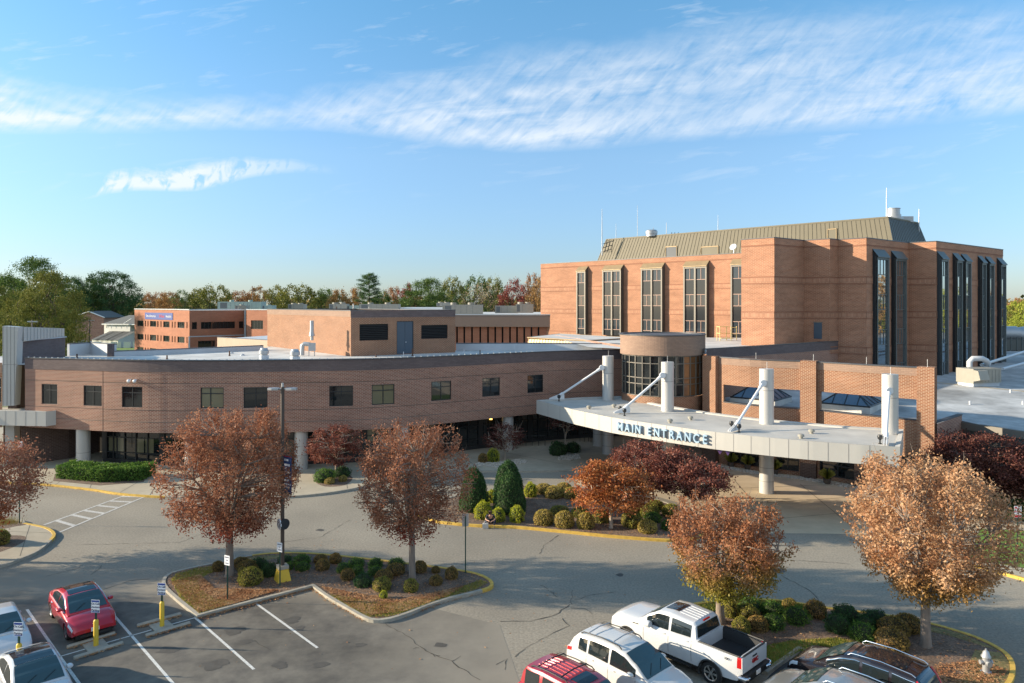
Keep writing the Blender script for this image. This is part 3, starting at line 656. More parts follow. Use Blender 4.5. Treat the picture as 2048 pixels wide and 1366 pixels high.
# roof deck and rear parapets
zr = 8.72
A1, A2, A3, A4 = Vector((-44.6, 61.7)), Vector((-45.0, 72.2)), AT(181, 74.6).xy, AT(227, 71.6).xy
rear = [AT(227, 71.6).xy, AT(380, 76).xy, AT(527, 81.5).xy, AT(536, 88).xy, AT(700, 92).xy, AT(912, 80.5).xy, AT(1070, 81).xy, AT(1262, 79).xy]
b = MB(); b.sheet([Vector((*p, 0)) for p in FC.off(-.3).p] + [Vector((*p, 0)) for p in reversed(rear)] + [Vector((*A3, 0)), Vector((*A2, 0)), Vector((*A1, 0))], zr); b.build('roof', 'roof_white', wing)
def parapet(parent, pts, z0, z1, th=.3, inner='membrane', outer='brick_slate', cap='coping'):
    b = MB(); b.cur = 0; wall(b, pts, z0, z1)
    o = Path(pts).off(-th); b.cur = 1
    for a, c in zip(o.p, o.p[1:]): b.face([(c.x, c.y, z0), (a.x, a.y, z0), (a.x, a.y, z1), (c.x, c.y, z1)])
    P_ = Path(pts).off(.03); O_ = Path(pts).off(-th - .03); b.cur = 2
    for i in range(len(P_.p) - 1):
        a, c, d, e_ = P_.p[i], P_.p[i + 1], O_.p[i + 1], O_.p[i]
        b.mesh([(a.x, a.y, z1), (c.x, c.y, z1), (d.x, d.y, z1), (e_.x, e_.y, z1), (a.x, a.y, z1 + .08), (c.x, c.y, z1 + .08), (d.x, d.y, z1 + .08), (e_.x, e_.y, z1 + .08)], [(4, 5, 6, 7), (0, 1, 5, 4), (2, 3, 7, 6), (1, 2, 6, 5), (3, 0, 4, 7)])
    pa = Path(pts); 
    for t0, sg in ((0, -1), (pa.L - 1e-4, 1)):
        p, n = pa.at(t0), pa.nrm(t0); q_ = p - n * th; b.face([(p.x, p.y, z0), (q_.x, q_.y, z0), (q_.x, q_.y, z1), (p.x, p.y, z1)], 0)
    return b.build('parapet', [inner, outer, cap], parent)
parapet(wing, [A2, A3], 6, 9.9); parapet(wing, [A3, A4], 6, 9.9)
parapet(wing, rear[:3], 6, 9.2); parapet(wing, [rear[5], rear[6], rear[7]], 6, 9.5)
b = MB(); b.box((*AT(222, 71.5).xy, 8), (.5, .5, 2.0)); b.build('pier', 'brick_slate', wing)
# dark brick return wall, tall white panel blade, corner block
b = MB(); b.prism([(-44.3, 62.4), (-43.55, 62.4), (-44.8, 71.2), (-45.5, 71.2)], 3.3, 10.65); b.build('return_wall', 'brick_slate', wing)
b = MB(); b.prism([(-44.4, 62.35), (-43.45, 62.35), (-44.7, 71.3), (-45.6, 71.3)], 10.66, 10.74); b.build('coping', 'membrane', wing)
bl = MB(); P0, P1 = AT(5, 61.3), AT(35.5, 61.45)
lo = AT(29, 61.45); bx = Vector((P0.x, P0.y, 0)); ex = Vector((P1.x - P0.x, P1.y - P0.y, 0)); 
v = [(P0.x, P0.y, 5.2), (lo.x, lo.y, 5.2), (P1.x, P1.y, 12.0), (P0.x, P0.y, 12.1)]
v2 = [(x - .08, y + .85, z) for x, y, z in v]
bl.mesh(v + v2, [(0, 1, 2, 3), (7, 6, 5, 4), (3, 2, 6, 7), (1, 5, 6, 2), (0, 3, 7, 4), (0, 4, 5, 1)])
w1 = bl.build('panel_blade', 'panel_white', wing); ORG[w1.name] = worg(wing)
fn = MB(); q0 = Vector((P1.x - .05, P1.y + .8, 0)); q1 = Vector((-44.95, 71.3, 0)); fn.mesh([(q0.x, q0.y, 10.75), (q1.x, q1.y, 10.75), (q1.x, q1.y, 11.55), (q0.x, q0.y, 12.0), (q0.x - .4, q0.y, 10.75), (q1.x - .4, q1.y, 10.75), (q1.x - .4, q1.y, 11.55), (q0.x - .4, q0.y, 12.0)], [(0, 1, 2, 3), (7, 6, 5, 4), (3, 2, 6, 7), (1, 5, 6, 2), (0, 4, 5, 1)]); fn.build('panel_fin', 'panel_white', wing)
bl = MB()
for f_ in (.03, .28, .52, .76): bl.obox((P0.x + ex.x * f_, P0.y + ex.y * f_ - .012, 5.2), (.03, 0, 0), (0, .02, 0), (0, 0, 6.85 if f_ > .7 else 6.88))
bl.obox((P0.x, P0.y - .014, 8.75), (ex.x * .93, ex.y * .93, 0), (0, .02, 0), (0, 0, .03))
for i in range(12):
    y = (i + 1) / 13; p_ = q0.lerp(q1, y); bl.obox((p_.x - .02, p_.y, 10.77), (.035, 0, 0), (0, .04, 0), (0, 0, 1.2 - .45 * y))
bl.build('panel_joint', 'panel_joint', w1)
b = MB(); b.prism([(P0.x + .15, P0.y + .1), (lo.x - .1, lo.y + .1), (lo.x - .15, lo.y + .9), (P0.x + .1, P0.y + .9)], .14, 3.6); b.build('panel_pier', 'panel_white', wing)
b = MB(); wl = [AT(-260, 62.5).xy, AT(-60, 61.9).xy, AT(4.5, 61.7).xy]; hw = Path(wl)
hh = [(hw.L - 1.2, hw.L - .1, 5.42, 7.6)]
wall(b, hw, 3.3, 8.9, hh, .15); wall(b, hw, 8.0, 8.905, off=.03, m=1); b.build('wall', ['brick_red', 'brick_tan'], wing)
window(wing, hw.at(hh[0][0]), hw.at(hh[0][1]), 5.42, 7.6, .14, (.5,), (.6,), frame='sign_grey')
b = MB(); b.sheet([Vector((*p, 0)) for p in wl] + [Vector((-45, 72, 0)), Vector((-60, 72, 0))], 8.7); b.build('roof', 'roof_white', wing)
b = MB(); b.box((*AT(-40, 60.6).xy, .14), (.9, .9, 3.5)); b.build('panel_pier', 'panel_white', wing)
# recessed entrance wall below
b = MB(); wall(b, [G(43, 931, .14).xy, G(137, 917, .14).xy, (-38.6, 66.5)], .1, 3.36); wall(b, [(-46, 64.2), (-43.3, 64.2)], .1, 3.36); b.build('entrance_wall', 'brick_dark', wing)
# ground-floor glazing and soffit
GP = [Vector((-40.0, 64.0))]; s_ = FC.find(160)
gl_path = Path([FC.at(x) - FC.nrm(x) * 2.4 for x in np.linspace(s_, FC.L - .2, 40)])
b = MB()
for a, c in zip(gl_path.p, gl_path.p[1:]): b.face([(a.x, a.y, .5), (c.x, c.y, .5), (c.x, c.y, 3.3), (a.x, a.y, 3.3)])
glz = b.build('glazing', 'glass_dark', wing); ORG[glz.name] = worg(wing)
b = MB(); t = 0.; i = 0
b.cur = 1; wall(b, gl_path, .14, .5, off=.05); b.cur = 0
while t < gl_path.L - .3:
    p = gl_path.at(t); d = gl_path.dir(t); n = gl_path.nrm(t); wdt = .09 if i % 5 else .5
    b.obox((*(p + n * .02), .5), (d.x * wdt, d.y * wdt, 0), (n.x * .09, n.y * .09, 0), (0, 0, 2.8)); t += 1.15; i += 1
wall(b, gl_path, 2.35, 2.43, off=.07); wall(b, gl_path, 1.05, 1.12, off=.07)
b.build('mullion', ['frame_dark', 'brick_dark'], glz)
b = MB()   # pale blinds behind a few lights
for px in (218, 272, 291, 236): 
    t = gl_path.find(px); p = gl_path.at(t); d = gl_path.dir(t); n = gl_path.nrm(t); b = MB(); b.obox((*(p + n * .01), 1.15), (d.x * .8, d.y * .8, 0), (n.x * .006, n.y * .006, 0), (0, 0, 1.3)); b.build('blind', 'glass_blind', glz)
for px in (665, 690, 730, 760): 
    t = gl_path.find(px); p = gl_path.at(t); d = gl_path.dir(t); n = gl_path.nrm(t); b = MB(); b.obox((*(p + n * .01), 1.9), (d.x * .9, d.y * .9, 0), (n.x * .006, n.y * .006, 0), (0, 0, 1.2)); b.build('blind', 'glass_blind', glz)
t = gl_path.find(982); p = gl_path.at(t); b = MB(); b.box((p.x, p.y - .35, 2.85), (.25, .12, .35)); b.build('wall_lamp', 'lit_lamp', wing)
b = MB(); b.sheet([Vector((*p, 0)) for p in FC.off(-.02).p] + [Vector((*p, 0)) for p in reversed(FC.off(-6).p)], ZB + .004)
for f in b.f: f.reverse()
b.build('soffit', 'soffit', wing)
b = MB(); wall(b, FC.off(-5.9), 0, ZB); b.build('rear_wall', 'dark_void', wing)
def round_column(parent, p, z0, z1, r=.52, joints=()):
    b = MB(); b.lathe((p.x, p.y, 0), [(r, z0), (r, z1)], 32, 0)
    b.cur = 1
    for j in joints: b.lathe((p.x, p.y, 0), [(r + .006, j), (r + .006, j + .035)], 32, 1)
    return b.build('column', ['column_metal', 'panel_joint'], parent, smooth=40)
for px in (152, 375, 600, 812, 1024):
    t = FC.find(px); p = FC.at(t) - FC.nrm(t) * .75; round_column(wing, p, .14, ZB, .55, (1.3,))
# security cameras on the facade
for px in (262, 273.5):
    t = FC.find(px); p = FC.at(t); n = FC.nrm(t); z = 7.62
    c = thing('security_camera', 'white dome camera on the curved wall, %s of the pair above a window' % ('left' if px < 265 else 'right'), 'camera', (p.x, p.y, z), group='dome cameras on the curved wall')
    b = MB(); b.tube([(p.x, p.y, z + .1), (p.x + n.x * .25, p.y + n.y * .25, z + .12)], .05); b.build('bracket', 'sign_white', c)
    b = MB(); b.lathe((p.x + n.x * .28, p.y + n.y * .28, z), [(.02, -.13), (.10, -.08), (.14, 0), (.13, .1), (.05, .16)], 16); b.build('dome', 'sign_white', c, smooth=50)
# ---- mechanical penthouse on the wing roof
pc, pl_, pr = Vector((-16.2, 71.4)), Vector((-30.8, 89.4)), Vector((-6.2, 77.6)); pb = pl_ + (pr - pc)
ph = b = MB()
R1 = Path([pl_, pc]); R2 = Path([pc, pr])
zp0, zp1 = 8.7, 13.3
def pen_z(py, px):
    t = R2.find(px); Y = R2.at(t).y; return H - (py - HZ) * Y / FP
h2 = [(R2.find(719), R2.find(776.5), 10.28, 11.95), (R2.find(793.5), R2.find(827), 8.78, 12.2), (R2.find(842.5), R2.find(895), 10.28, 11.75)]
wall(b, R1, zp0, zp1); wall(b, R2, zp0, zp1, h2, .18); wall(b, [pr, pb, pl_], zp0, zp1)
pen = b.build('mechanical_penthouse', 'brick_red', wing); ORG[pen.name] = worg(wing)
b = MB(); wall(b, R1, 12.72, 13.304, off=.03); b.build('band', 'brick_tan', pen)
b = MB(); wall(b, R2, 12.62, 13.304, off=.03); b.build('band', 'brick_slate', pen)
b = MB(); b.sheet([Vector((*p, 0)) for p in (pl_, pc, pr, pb)], 13.1); b.build('roof', 'roof_grey', pen)
parcap = MB()
for a, c in ((pl_, pc), (pc, pr), (pr, pb), (pb, pl_)):
    d = (c - a).normalized(); n = Vector((d.y, -d.x)); parcap.obox((*(a + n * .06), 13.31), (*(c - a), 0), (*(-n * .35), 0), (0, 0, .08))
parcap.build('coping', 'coping', pen)
for h in (h2[0], h2[2]):
    A, B = R2.at(h[0]), R2.at(h[1]); d = (B - A).normalized(); n = Vector((d.y, -d.x)); b = MB(); w_ = (B - A).length
    b.obox((*(A - n * .15), h[2]), (*(B - A), 0), (*(n * .02), 0), (0, 0, h[3] - h[2]), 1)
    k = 9
    for i in range(k):
        z = h[2] + (h[3] - h[2]) * i / k
        b.obox((*(A - n * .13), z + .08), (*(B - A), 0), (*(n * .11), -.07), (0, 0, .03), 0)
    b.build('louver', ['frame_dark', 'dark_void'], pen)
h = h2[1]; A, B = R2.at(h[0]), R2.at(h[1]); d = (B - A).normalized(); n = Vector((d.y, -d.x)); mid = (A + B) / 2
for a, c in ((A + d * .06, mid - d * .012), (mid + d * .012, B - d * .06)):
    b = MB(); b.obox((*(a - n * .14), h[2]), (*(c - a), 0), (*(n * .05), 0), (0, 0, h[3] - h[2] - .06)); b.build('door', 'door_blue', pen)
b = MB(); b.lathe((*(mid - n * .04 + d * .1), 10.0), [(.02, -.05), (.05, 0), (.02, .05)], 8); b.build('door_handle', 'sign_white', pen)
b = MB(); b.obox((*(A - n * .15), h[2]), (d.x * .055, d.y * .055, 0), (*(n * .12), 0), (0, 0, h[3] - h[2])); b.obox((*(B - n * .15), h[2]), (-d.x * .055, -d.y * .055, 0), (*(n * .12), 0), (0, 0, h[3] - h[2])); b.obox((*(A - n * .15), h[3] - .055), (*(B - A), 0), (*(n * .12), 0), (0, 0, .054)); b.build('door_frame', 'door_dark', pen)

# ---- rotunda
RC = Vector((14.05, 66.6)); RR = 3.95
rot = thing('rotunda', 'round glass rotunda with a broad brick drum between curved wing and lobby', 'building', (RC.x, RC.y, 0))
b = MB(); ring = [RC + Vector((math.cos(w), math.sin(w))) * RR for w in np.linspace(math.pi * 1.02, math.pi * 2.35, 57)]
RP = Path(ring); wall(b, RP, 9.4, 11.15)
b.sheet([Vector((*(RC + Vector((math.cos(w), math.sin(w))) * (RR - .3)), 0)) for w in np.linspace(0, 2 * math.pi, 49)[:-1]], 10.95, 1)
b.build('drum', ['brick_tan', 'roof_grey'], rot, smooth=30)
b = MB(); b.lathe((RC.x, RC.y, 0), [(RR + .06, 11.15), (RR + .06, 11.24), (RR - .3, 11.24), (RR - .3, 10.9)], 64); b.build('coping', 'coping', rot)
b = MB(); wall(b, RP, 3.0, 5.75, off=-.12); b.build('base_wall', 'brick_red', rot)
b = MB(); wall(b, RP, 9.38, 9.41, off=-.0)
NP = 20; gp = [RC + Vector((math.cos(w), math.sin(w))) * (RR - .25) for w in np.linspace(math.pi * 1.03, math.pi * 2.3, NP + 1)]
gg = MB()
for i, (a, c) in enumerate(zip(gp, gp[1:])): gg.face([(a.x, a.y, 5.75), (c.x, c.y, 5.75), (c.x, c.y, 9.4), (a.x, a.y, 9.4)])
gz = gg.build('glazing', 'glass_dark', rot); ORG[gz.name] = worg(rot)
gg = MB()
for i in (10, 11, 12, 9): a, c = gp[i], gp[i + 1]; n = ((a + c) / 2 - RC).normalized() * .012; gg.face([(a.x + n.x, a.y + n.y, 5.85), (c.x + n.x, c.y + n.y, 5.85), (c.x + n.x, c.y + n.y, 9.3), (a.x + n.x, a.y + n.y, 9.3)], 0)
gg.build('blind', 'glass_warm', gz)
b = MB()
for a in gp: n = (a - RC).normalized(); tt = Vector((-n.y, n.x)); b.obox((*(a - tt * .035), 5.75), (*(tt * .07), 0), (*(n * .1), 0), (0, 0, 3.65))
for z in (5.75, 6.8, 7.35, 8.65, 9.3):
    for a, c in zip(gp, gp[1:]): n = ((a + c) / 2 - RC).normalized(); b.obox((a.x, a.y, z), (*(c - a), 0), (*(n * .08), 0), (0, 0, .07))
b.build('mullion', 'frame_grey', gz)

# ---- lobby: screen wall with open bays, piers, low wall, roof with skylights
LPp = [(1409, 63.6), (1500, 60.0), (1620, 57.4), (1725, 54.6), (1872, 51.4)]
LPth = Path(crom([AT(x, y) for x, y in LPp], 5))
lob = thing('lobby_building', 'low lobby building with open brick screen wall, brick piers and a broad pale roof', 'building', (24, 58, 0))
s = LPth.find
hl = [(s(1447), s(1600), 5.42, 6.98), (s(1640), s(1833), 5.42, 6.98)]
gh = [(s(1455), s(1530), .3, 2.75), (s(1552), s(1598), .3, 2.75), (s(1638), s(1710), .3, 2.75), (s(1740), s(1834), .3, 2.75)]
b = MB(); wall(b, LPth, 0, 8.72, hl + gh, .4)
back = LPth.off(-.4)
for a, c, (z0, z1) in [(0, back.L, (6.98, 9.3)), (0, back.L, (4.6, 5.42))]:
    for p_, q_ in zip(back.p, back.p[1:]): b.face([(q_.x, q_.y, z0), (p_.x, p_.y, z0), (p_.x, p_.y, z1), (q_.x, q_.y, z1)])
b.build('screen_wall', 'brick_red', lob)
b = MB(); wall(b, LPth, 8.72, 9.3, off=.02); b.build('band', 'brick_tan', lob)
b = MB(); a_, c_ = LPth.off(.07), LPth.off(-.45)
for i in range(len(LPth.p) - 1):
    p, q_, r_, t_ = a_.p[i], a_.p[i + 1], c_.p[i + 1], c_.p[i]; b.mesh([(p.x, p.y, 9.3), (q_.x, q_.y, 9.3), (q_.x, q_.y, 9.38), (p.x, p.y, 9.38), (r_.x, r_.y, 9.38), (t_.x, t_.y, 9.38), (r_.x, r_.y, 9.3), (t_.x, t_.y, 9.3)], [(0, 1, 2, 3), (3, 2, 4, 5), (5, 4, 6, 7)])
b.build('coping', 'coping', lob)
def pier(s0, s1, zt=9.42, dep=.42, zb=0., mat_='brick_red'):
    A, B = LPth.at(s0), LPth.at(s1); n = LPth.nrm((s0 + s1) / 2); b = MB(); b.prism([A + n * dep, B + n * dep, B - n * .55, A - n * .55], zb, zt); o = b.build('pier', mat_, lob)
for a, c in ((1411, 1437), (1603, 1634), (1836, 1871)): pier(s(a), s(c))
for a, c in ((1532, 1551), (1712, 1738)): pier(s(a), s(c), 4.2, .38)
b = MB()
for a, c in ((1411, 1437), (1603, 1634), (1836, 1871), (1532, 1551), (1712, 1738)):
    A, B = LPth.at(s(a)), LPth.at(s(c)); n = LPth.nrm((s(a) + s(c)) / 2); b = MB(); b.prism([A + n * .45, B + n * .45, B - n * .2, A - n * .2], .0, 1.2); b.build('pier_base', 'brick_dark', lob)
for h in gh: window(lob, LPth.at(h[0]), LPth.at(h[1]), h[2], h[3], .3, (.33, .66) if h[1] - h[0] > 3 else (.5,), (.36, .72), .09, .1, glass='glass_dark')
b = MB()
for h in hl:
    pth = Path([LPth.at(x) for x in np.linspace(h[0], h[1], 8)]); o, i_ = pth.off(.06), pth.off(-.46)
    for k in range(7):
        p, q_, r_, t_ = o.p[k], o.p[k + 1], i_.p[k + 1], i_.p[k]; b.mesh([(p.x, p.y, 5.43), (q_.x, q_.y, 5.43), (q_.x, q_.y, 5.5), (p.x, p.y, 5.5), (r_.x, r_.y, 5.5), (t_.x, t_.y, 5.5), (r_.x, r_.y, 5.43), (t_.x, t_.y, 5.43)], [(0, 1, 2, 3), (3, 2, 4, 5), (5, 4, 6, 7)])
b.build('sill', 'coping', lob)
SL0, SLK = 4.95, .045
def rz(y): return SL0 + SLK * (y - 56)
EndP = LPth.p[-1]; SW = [EndP + Vector((.3, .4)), AT(1924, 55.2).xy]
b = MB(); wall(b, [EndP + Vector((-.05, -.2)), AT(1924, 55.2).xy], 0, 5.36); b.build('side_wall', 'brick_brown', lob)
b = MB(); d = (SW[1] - EndP).normalized(); n = Vector((d.y, -d.x)); b.obox((*(EndP + n * .05), 5.365), (*(SW[1] - EndP), 0), (*(-n * .35), 0), (0, 0, .08)); b.build('coping', 'coping', lob)
MW = [AT(1924, 55.1).xy, AT(2048, 51.0).xy, AT(2230, 46.2).xy]
b = MB(); wall(b, MW, 0, 4.3); pth = Path(MW); 
t = .2
while t < pth.L: p = pth.at(t); d = pth.dir(t); n = pth.nrm(t); b.obox((*p, 0), (d.x * .05, d.y * .05, 0), (*(n * .05), 0), (0, 0, 4.3)); t += .34
b.build('metal_siding', 'siding_slate', lob)
b = MB(); wall(b, MW, 4.3, 4.86, off=.10); a_, c_ = pth.off(.10), pth.off(-.3)
for i in range(2): b.face([(*a_.p[i], 4.86), (*a_.p[i + 1], 4.86), (*c_.p[i + 1], 4.86), (*c_.p[i], 4.86)]); b.face([(*a_.p[i], 4.3), (*c_.p[i], 4.3), (*c_.p[i + 1], 4.3), (*a_.p[i + 1], 4.3)])
b.build('fascia', 'frame_grey', lob)
RPOLY = [Vector((*p, 0)) for p in back.p] + [Vector((*SW[1], 0)), Vector((*MW[1], 0)), Vector((*MW[2], 0)), Vector((120, 46, 0)), Vector((150, 118, 0)), Vector((66, 112, 0)), Vector((30, 80, 0)), Vector((17.5, 66, 0))]
b = MB(); b.sheet(RPOLY, lambda p: rz(p[1])); b.build('roof', 'roof_grey', lob)
b = MB()
def rline(A_, B_, w, m):
    P_, Q_ = AT(*A_), AT(*B_); d = (Q_ - P_).normalized(); q = Vector((-d.y, d.x, 0)) * w / 2
    b.face([(*(P_ + q).xy, rz(P_.y) + .012), (*(P_ - q).xy, rz(P_.y) + .012), (*(Q_ - q).xy, rz(Q_.y) + .012), (*(Q_ + q).xy, rz(Q_.y) + .012)][::-1], m)
rline((1870, 74.5), (2130, 66.5), .22, 0); b.build('roof_marking', 'kerb_yellow', lob)
for px, Yc in ((1522, 63.2), (1702, 60.4)):
    c = AT(px, Yc); z = rz(Yc); h_ = 2.15; ang = -.72; sk = MB()
    cs = [Vector((math.cos(ang + q * math.pi / 2 + math.pi / 4), math.sin(ang + q * math.pi / 2 + math.pi / 4), 0)) * h_ * 1.32 + c for q in range(4)]
    sk.prism([p.xy for p in cs], z - .3, z + .42); k = sk.build('skylight', 'roof_white', lob); ORG[k.name] = worg(lob)
    ap = Vector((c.x, c.y, z + 1.95)); g_ = MB(); fr = MB()
    ins = [c + (p - c) * .97 for p in cs]
    for i in range(4):
        a, e_ = ins[i], ins[(i + 1) % 4]; za = z + .45
        g_.face([(a.x, a.y, za), (e_.x, e_.y, za), ap])
        fr.tube([(a.x, a.y, za + .02), ap + Vector((0, 0, .03))], .055, 6); fr.tube([(a.x, a.y, za + .02), (e_.x, e_.y, za + .02)], .08, 6)
        for t in (.25, .5, .75):
            m_ = a.lerp(e_, t); q_ = (a if t < .5 else e_).lerp(Vector((ap.x, ap.y, 0)), min(t, 1 - t) * 2) if t != .5 else Vector((ap.x, ap.y, 0))
            tt = min(t, 1 - t) * 2; top = Vector((q_.x, q_.y, za + (ap.z - za) * (1 if t == .5 else tt))); fr.tube([(m_.x, m_.y, za + .03), top + Vector((0, 0, .03))], .035, 5)
    g_.build('pane', 'glass_blue', k); fr.build('rib', 'frame_dark', k)
# mid-level wall running back to the tower
mid = thing('link_building', 'slate-banded brick link block running back from the rotunda to the tower', 'building', (26, 70, 0))
mp_ = [AT(1412, 63.8).xy, Vector((35.75, 77.7))]
b = MB(); wall(b, mp_, 4, 9.05); b.build('wall', 'brick_brown', mid)
b = MB(); wall(b, mp_, 9.05, 9.9, off=.04); b.build('band', 'brick_slate', mid)
b = MB(); d = (mp_[1] - mp_[0]).normalized(); n = Vector((d.y, -d.x)); b.obox((*(mp_[0] + n * .08), 9.905), (*(mp_[1] - mp_[0]), 0), (*(-n * .4), 0), (0, 0, .08)); b.build('coping', 'coping', mid)
b = MB(); b.sheet([Vector((*mp_[0], 0)), Vector((*mp_[1], 0)), Vector((27.8, 76, 0)), Vector((25.0, 78, 0)), Vector((37, 93, 0)), Vector((5, 100, 0)), Vector((8, 74, 0)), Vector((15, 68, 0))], 9.5); b.build('roof', 'roof_white', mid)
b = MB(); wall(b, [Vector((11.5, 73.5)), Vector((10, 80)), Vector((6, 99))], 5, 9.7); b.build('wall', 'brick_brown', mid)

# ---- canopy
can = thing('entrance_canopy', 'white crescent entrance canopy hung from round metal columns with slanting struts', 'canopy', (14, 56, 0))
fx = [(1073, 64.6), (1110, 61.6), (1145, 59.0), (1184, 56.8), (1224, 54.8), (1299, 52.2), (1396, 49.4), (1500, 47.2), (1600, 45.6), (1700, 44.4), (1739, 44.0), (1800, 43.5)]
FF = Path(crom([AT(x, y) for x, y in fx], 4)); rr = [AT(1807, 49.6), AT(1695, 50.9), AT(1610, 52.4), AT(1518, 54.3), AT(1423, 57.3), AT(1324, 61.8), AT(1244, 67.5), AT(1160, 66.5)]
RP2 = Path([FF.p[-1]] + [p.xy for p in rr] + [FF.p[0]])
b = MB(); wall(b, FF, 4.05, 5.25); fas = b.build('fascia', 'panel_white', can, smooth=25); ORG[fas.name] = worg(can)
b = MB(); wall(b, RP2, 4.05, 5.25); b.build('fascia', 'panel_white', can)
b = MB(); t = 0
for px in [1096, 1120, 1144, 1170, 1198, 1223, 1248, 1275, 1303, 1333, 1364, 1396, 1431, 1467, 1502, 1539, 1577, 1616, 1656, 1697, 1739]:
    t = FF.find(px); p = FF.at(t); d = FF.dir(t); n = FF.nrm(t); b.obox((*(p + n * .004 - d * .012), 4.06), (d.x * .024, d.y * .024, 0), (*(n * .006), 0), (0, 0, 1.18)); b.build('panel_joint', 'panel_joint', fas); b = MB()
allp = [Vector((*p, 0)) for p in FF.p] + [Vector((*p.xy, 0)) for p in rr]
b = MB(); b.sheet(allp, 5.12); b.build('deck', 'deck', can)
ins = inset(allp, .28); b = MB()
for i in range(len(allp)):
    j = (i + 1) % len(allp); a, c, d, e_ = allp[i], allp[j], ins[j], ins[i]
    b.mesh([(a.x, a.y, 5.254), (c.x, c.y, 5.254), (d.x, d.y, 5.2), (e_.x, e_.y, 5.2), (d.x, d.y, 5.1), (e_.x, e_.y, 5.1)], [(0, 1, 2, 3), (3, 2, 4, 5)])
b.build('edge_flashing', 'deck', can)
b = MB(); b.sheet(allp, 4.05)
for f in b.f: f.reverse()
b.build('soffit', 'soffit', can)
cols = [(1216, 65.8), (1335, 58.9), (1533, 52.7), (1780, 48.6)]
for px, Y in cols: round_column(can, AT(px, Y), 0.0, 9.2, .52, (.9, 1.9, 7.6))
round_column(can, AT(1196, 69.5), 0, 4.05, .5, (1.3, 2.6))
feet = [((1108, 65.6), (1206, 65.45, 8.2)), ((1238, 57.3), (1327, 58.5, 8.2)), ((1465, 49.2), (1527, 52.25, 8.25)), ((1771, 44.5), (1778, 48.1, 8.2))]
for (fpx, fY), (tpx, tY, tz) in feet:
    a = AT(fpx, fY, 5.2); t = AT(tpx, tY, tz); d = (t - a).normalized(); s0 = MB()
    s0.tube([a + d * .9, t - d * .5], .10, 12)
    st = s0.build('strut', 'steel_white', can, smooth=40); ORG[st.name] = worg(can)
    h_ = Vector((d.x, d.y, 0)).normalized(); q = Vector((-h_.y, h_.x, 0))
    c1 = MB()
    for sg in (-.09, .05):
        o = a + q * sg; c1.mesh([o - h_ * .45, o + h_ * .95, o + h_ * .95 + Vector((0, 0, .45)), o + h_ * .7 + Vector((0, 0, .55)), o - h_ * .45 + Vector((0, 0, .1))] + [x + q * .04 for x in (o - h_ * .45, o + h_ * .95, o + h_ * .95 + Vector((0, 0, .45)), o + h_ * .7 + Vector((0, 0, .55)), o - h_ * .45 + Vector((0, 0, .1)))],
            [(0, 1, 2, 3, 4), (9, 8, 7, 6, 5), (0, 5, 6, 1), (1, 6, 7, 2), (2, 7, 8, 3), (3, 8, 9, 4), (4, 9, 5, 0)])
    c1.tube([a + d * .55, a + d * 1.0], .15, 12); c1.build('foot_bracket', 'steel_white', st)
    c1 = MB(); c1.tube([t - d * .65, t - d * .3], .14, 12); c1.lathe((t.x - d.x * .12, t.y - d.y * .12, t.z - d.z * .12), [(.05, -.14), (.24, -.13), (.24, .13), (.05, .14)], 18, axis='y'); c1.build('head_bracket', 'steel_white', st)
# sign letters standing off the fascia
sg = thing('entrance_sign', 'raised blue letters reading MAIN ENTRANCE on the white canopy edge', 'sign', tuple(FF.at(FF.find(1320))) + (4.4,))
LT = [('M', 1243), ('A', 1257.5), ('I', 1268.5), ('N', 1279), ('E', 1301), ('N', 1316.5), ('T', 1331), ('R', 1346), ('A', 1361.5), ('N', 1378), ('C', 1395), ('E', 1412)]
for ch, px in LT:
    t = FF.find(px); p = FF.at(t); n = FF.nrm(t); me = textmesh(ch, .87, .085, bold=.016); me.transform(Matrix.Diagonal((.92 if ch == 'M' else .78, 1, 1, 1)))
    for pl in me.polygons: pl.material_index = 0 if pl.normal.z > .5 else 1
    M4 = facing((p.x + n.x * .13, p.y + n.y * .13, 4.64), (n.x, n.y, 0)); me.transform(Matrix.Translation(-worg(sg)) @ M4); me.materials.clear(); me.materials.append(MATS['letter_face']); me.materials.append(MATS['letter_blue']); me.name = 'letter'
    link('letter', me, sg)
# left entry canopy
lc = thing('side_canopy', 'small boxy white entry canopy at the left end of the curved wing', 'canopy', (-41, 61, 3.7))
cp = [(-56, 60.6), (-44.5, 60.6), (-39.4, 60.0), (-38.6, 61.2), (-38.5, 62.2), (-44, 63.2), (-56, 63.4)]
b = MB(); wall(b, cp[:5], 3.66, 4.92); b.build('fascia', 'panel_white', lc)
b = MB(); b.sheet([Vector((*p, 0)) for p in cp], 4.8); b.build('deck', 'roof_white', lc)
b = MB(); b.sheet([Vector((*p, 0)) for p in cp], 3.67); [f.reverse() for f in b.f]; b.build('soffit', 'soffit', lc)
b = MB(); pth = Path(cp[:5])
for t in [pth.find(x) for x in (10, 30, 50, 71, 114) ] + [3, 5, 7]:
    if t: p = pth.at(t); d = pth.dir(t); n = pth.nrm(t); b.obox((*(p + n * .003), 3.67), (d.x * .025, d.y * .025, 0), (*(n * .006), 0), (0, 0, 1.24)); b.build('panel_joint', 'panel_joint', lc); b = MB()

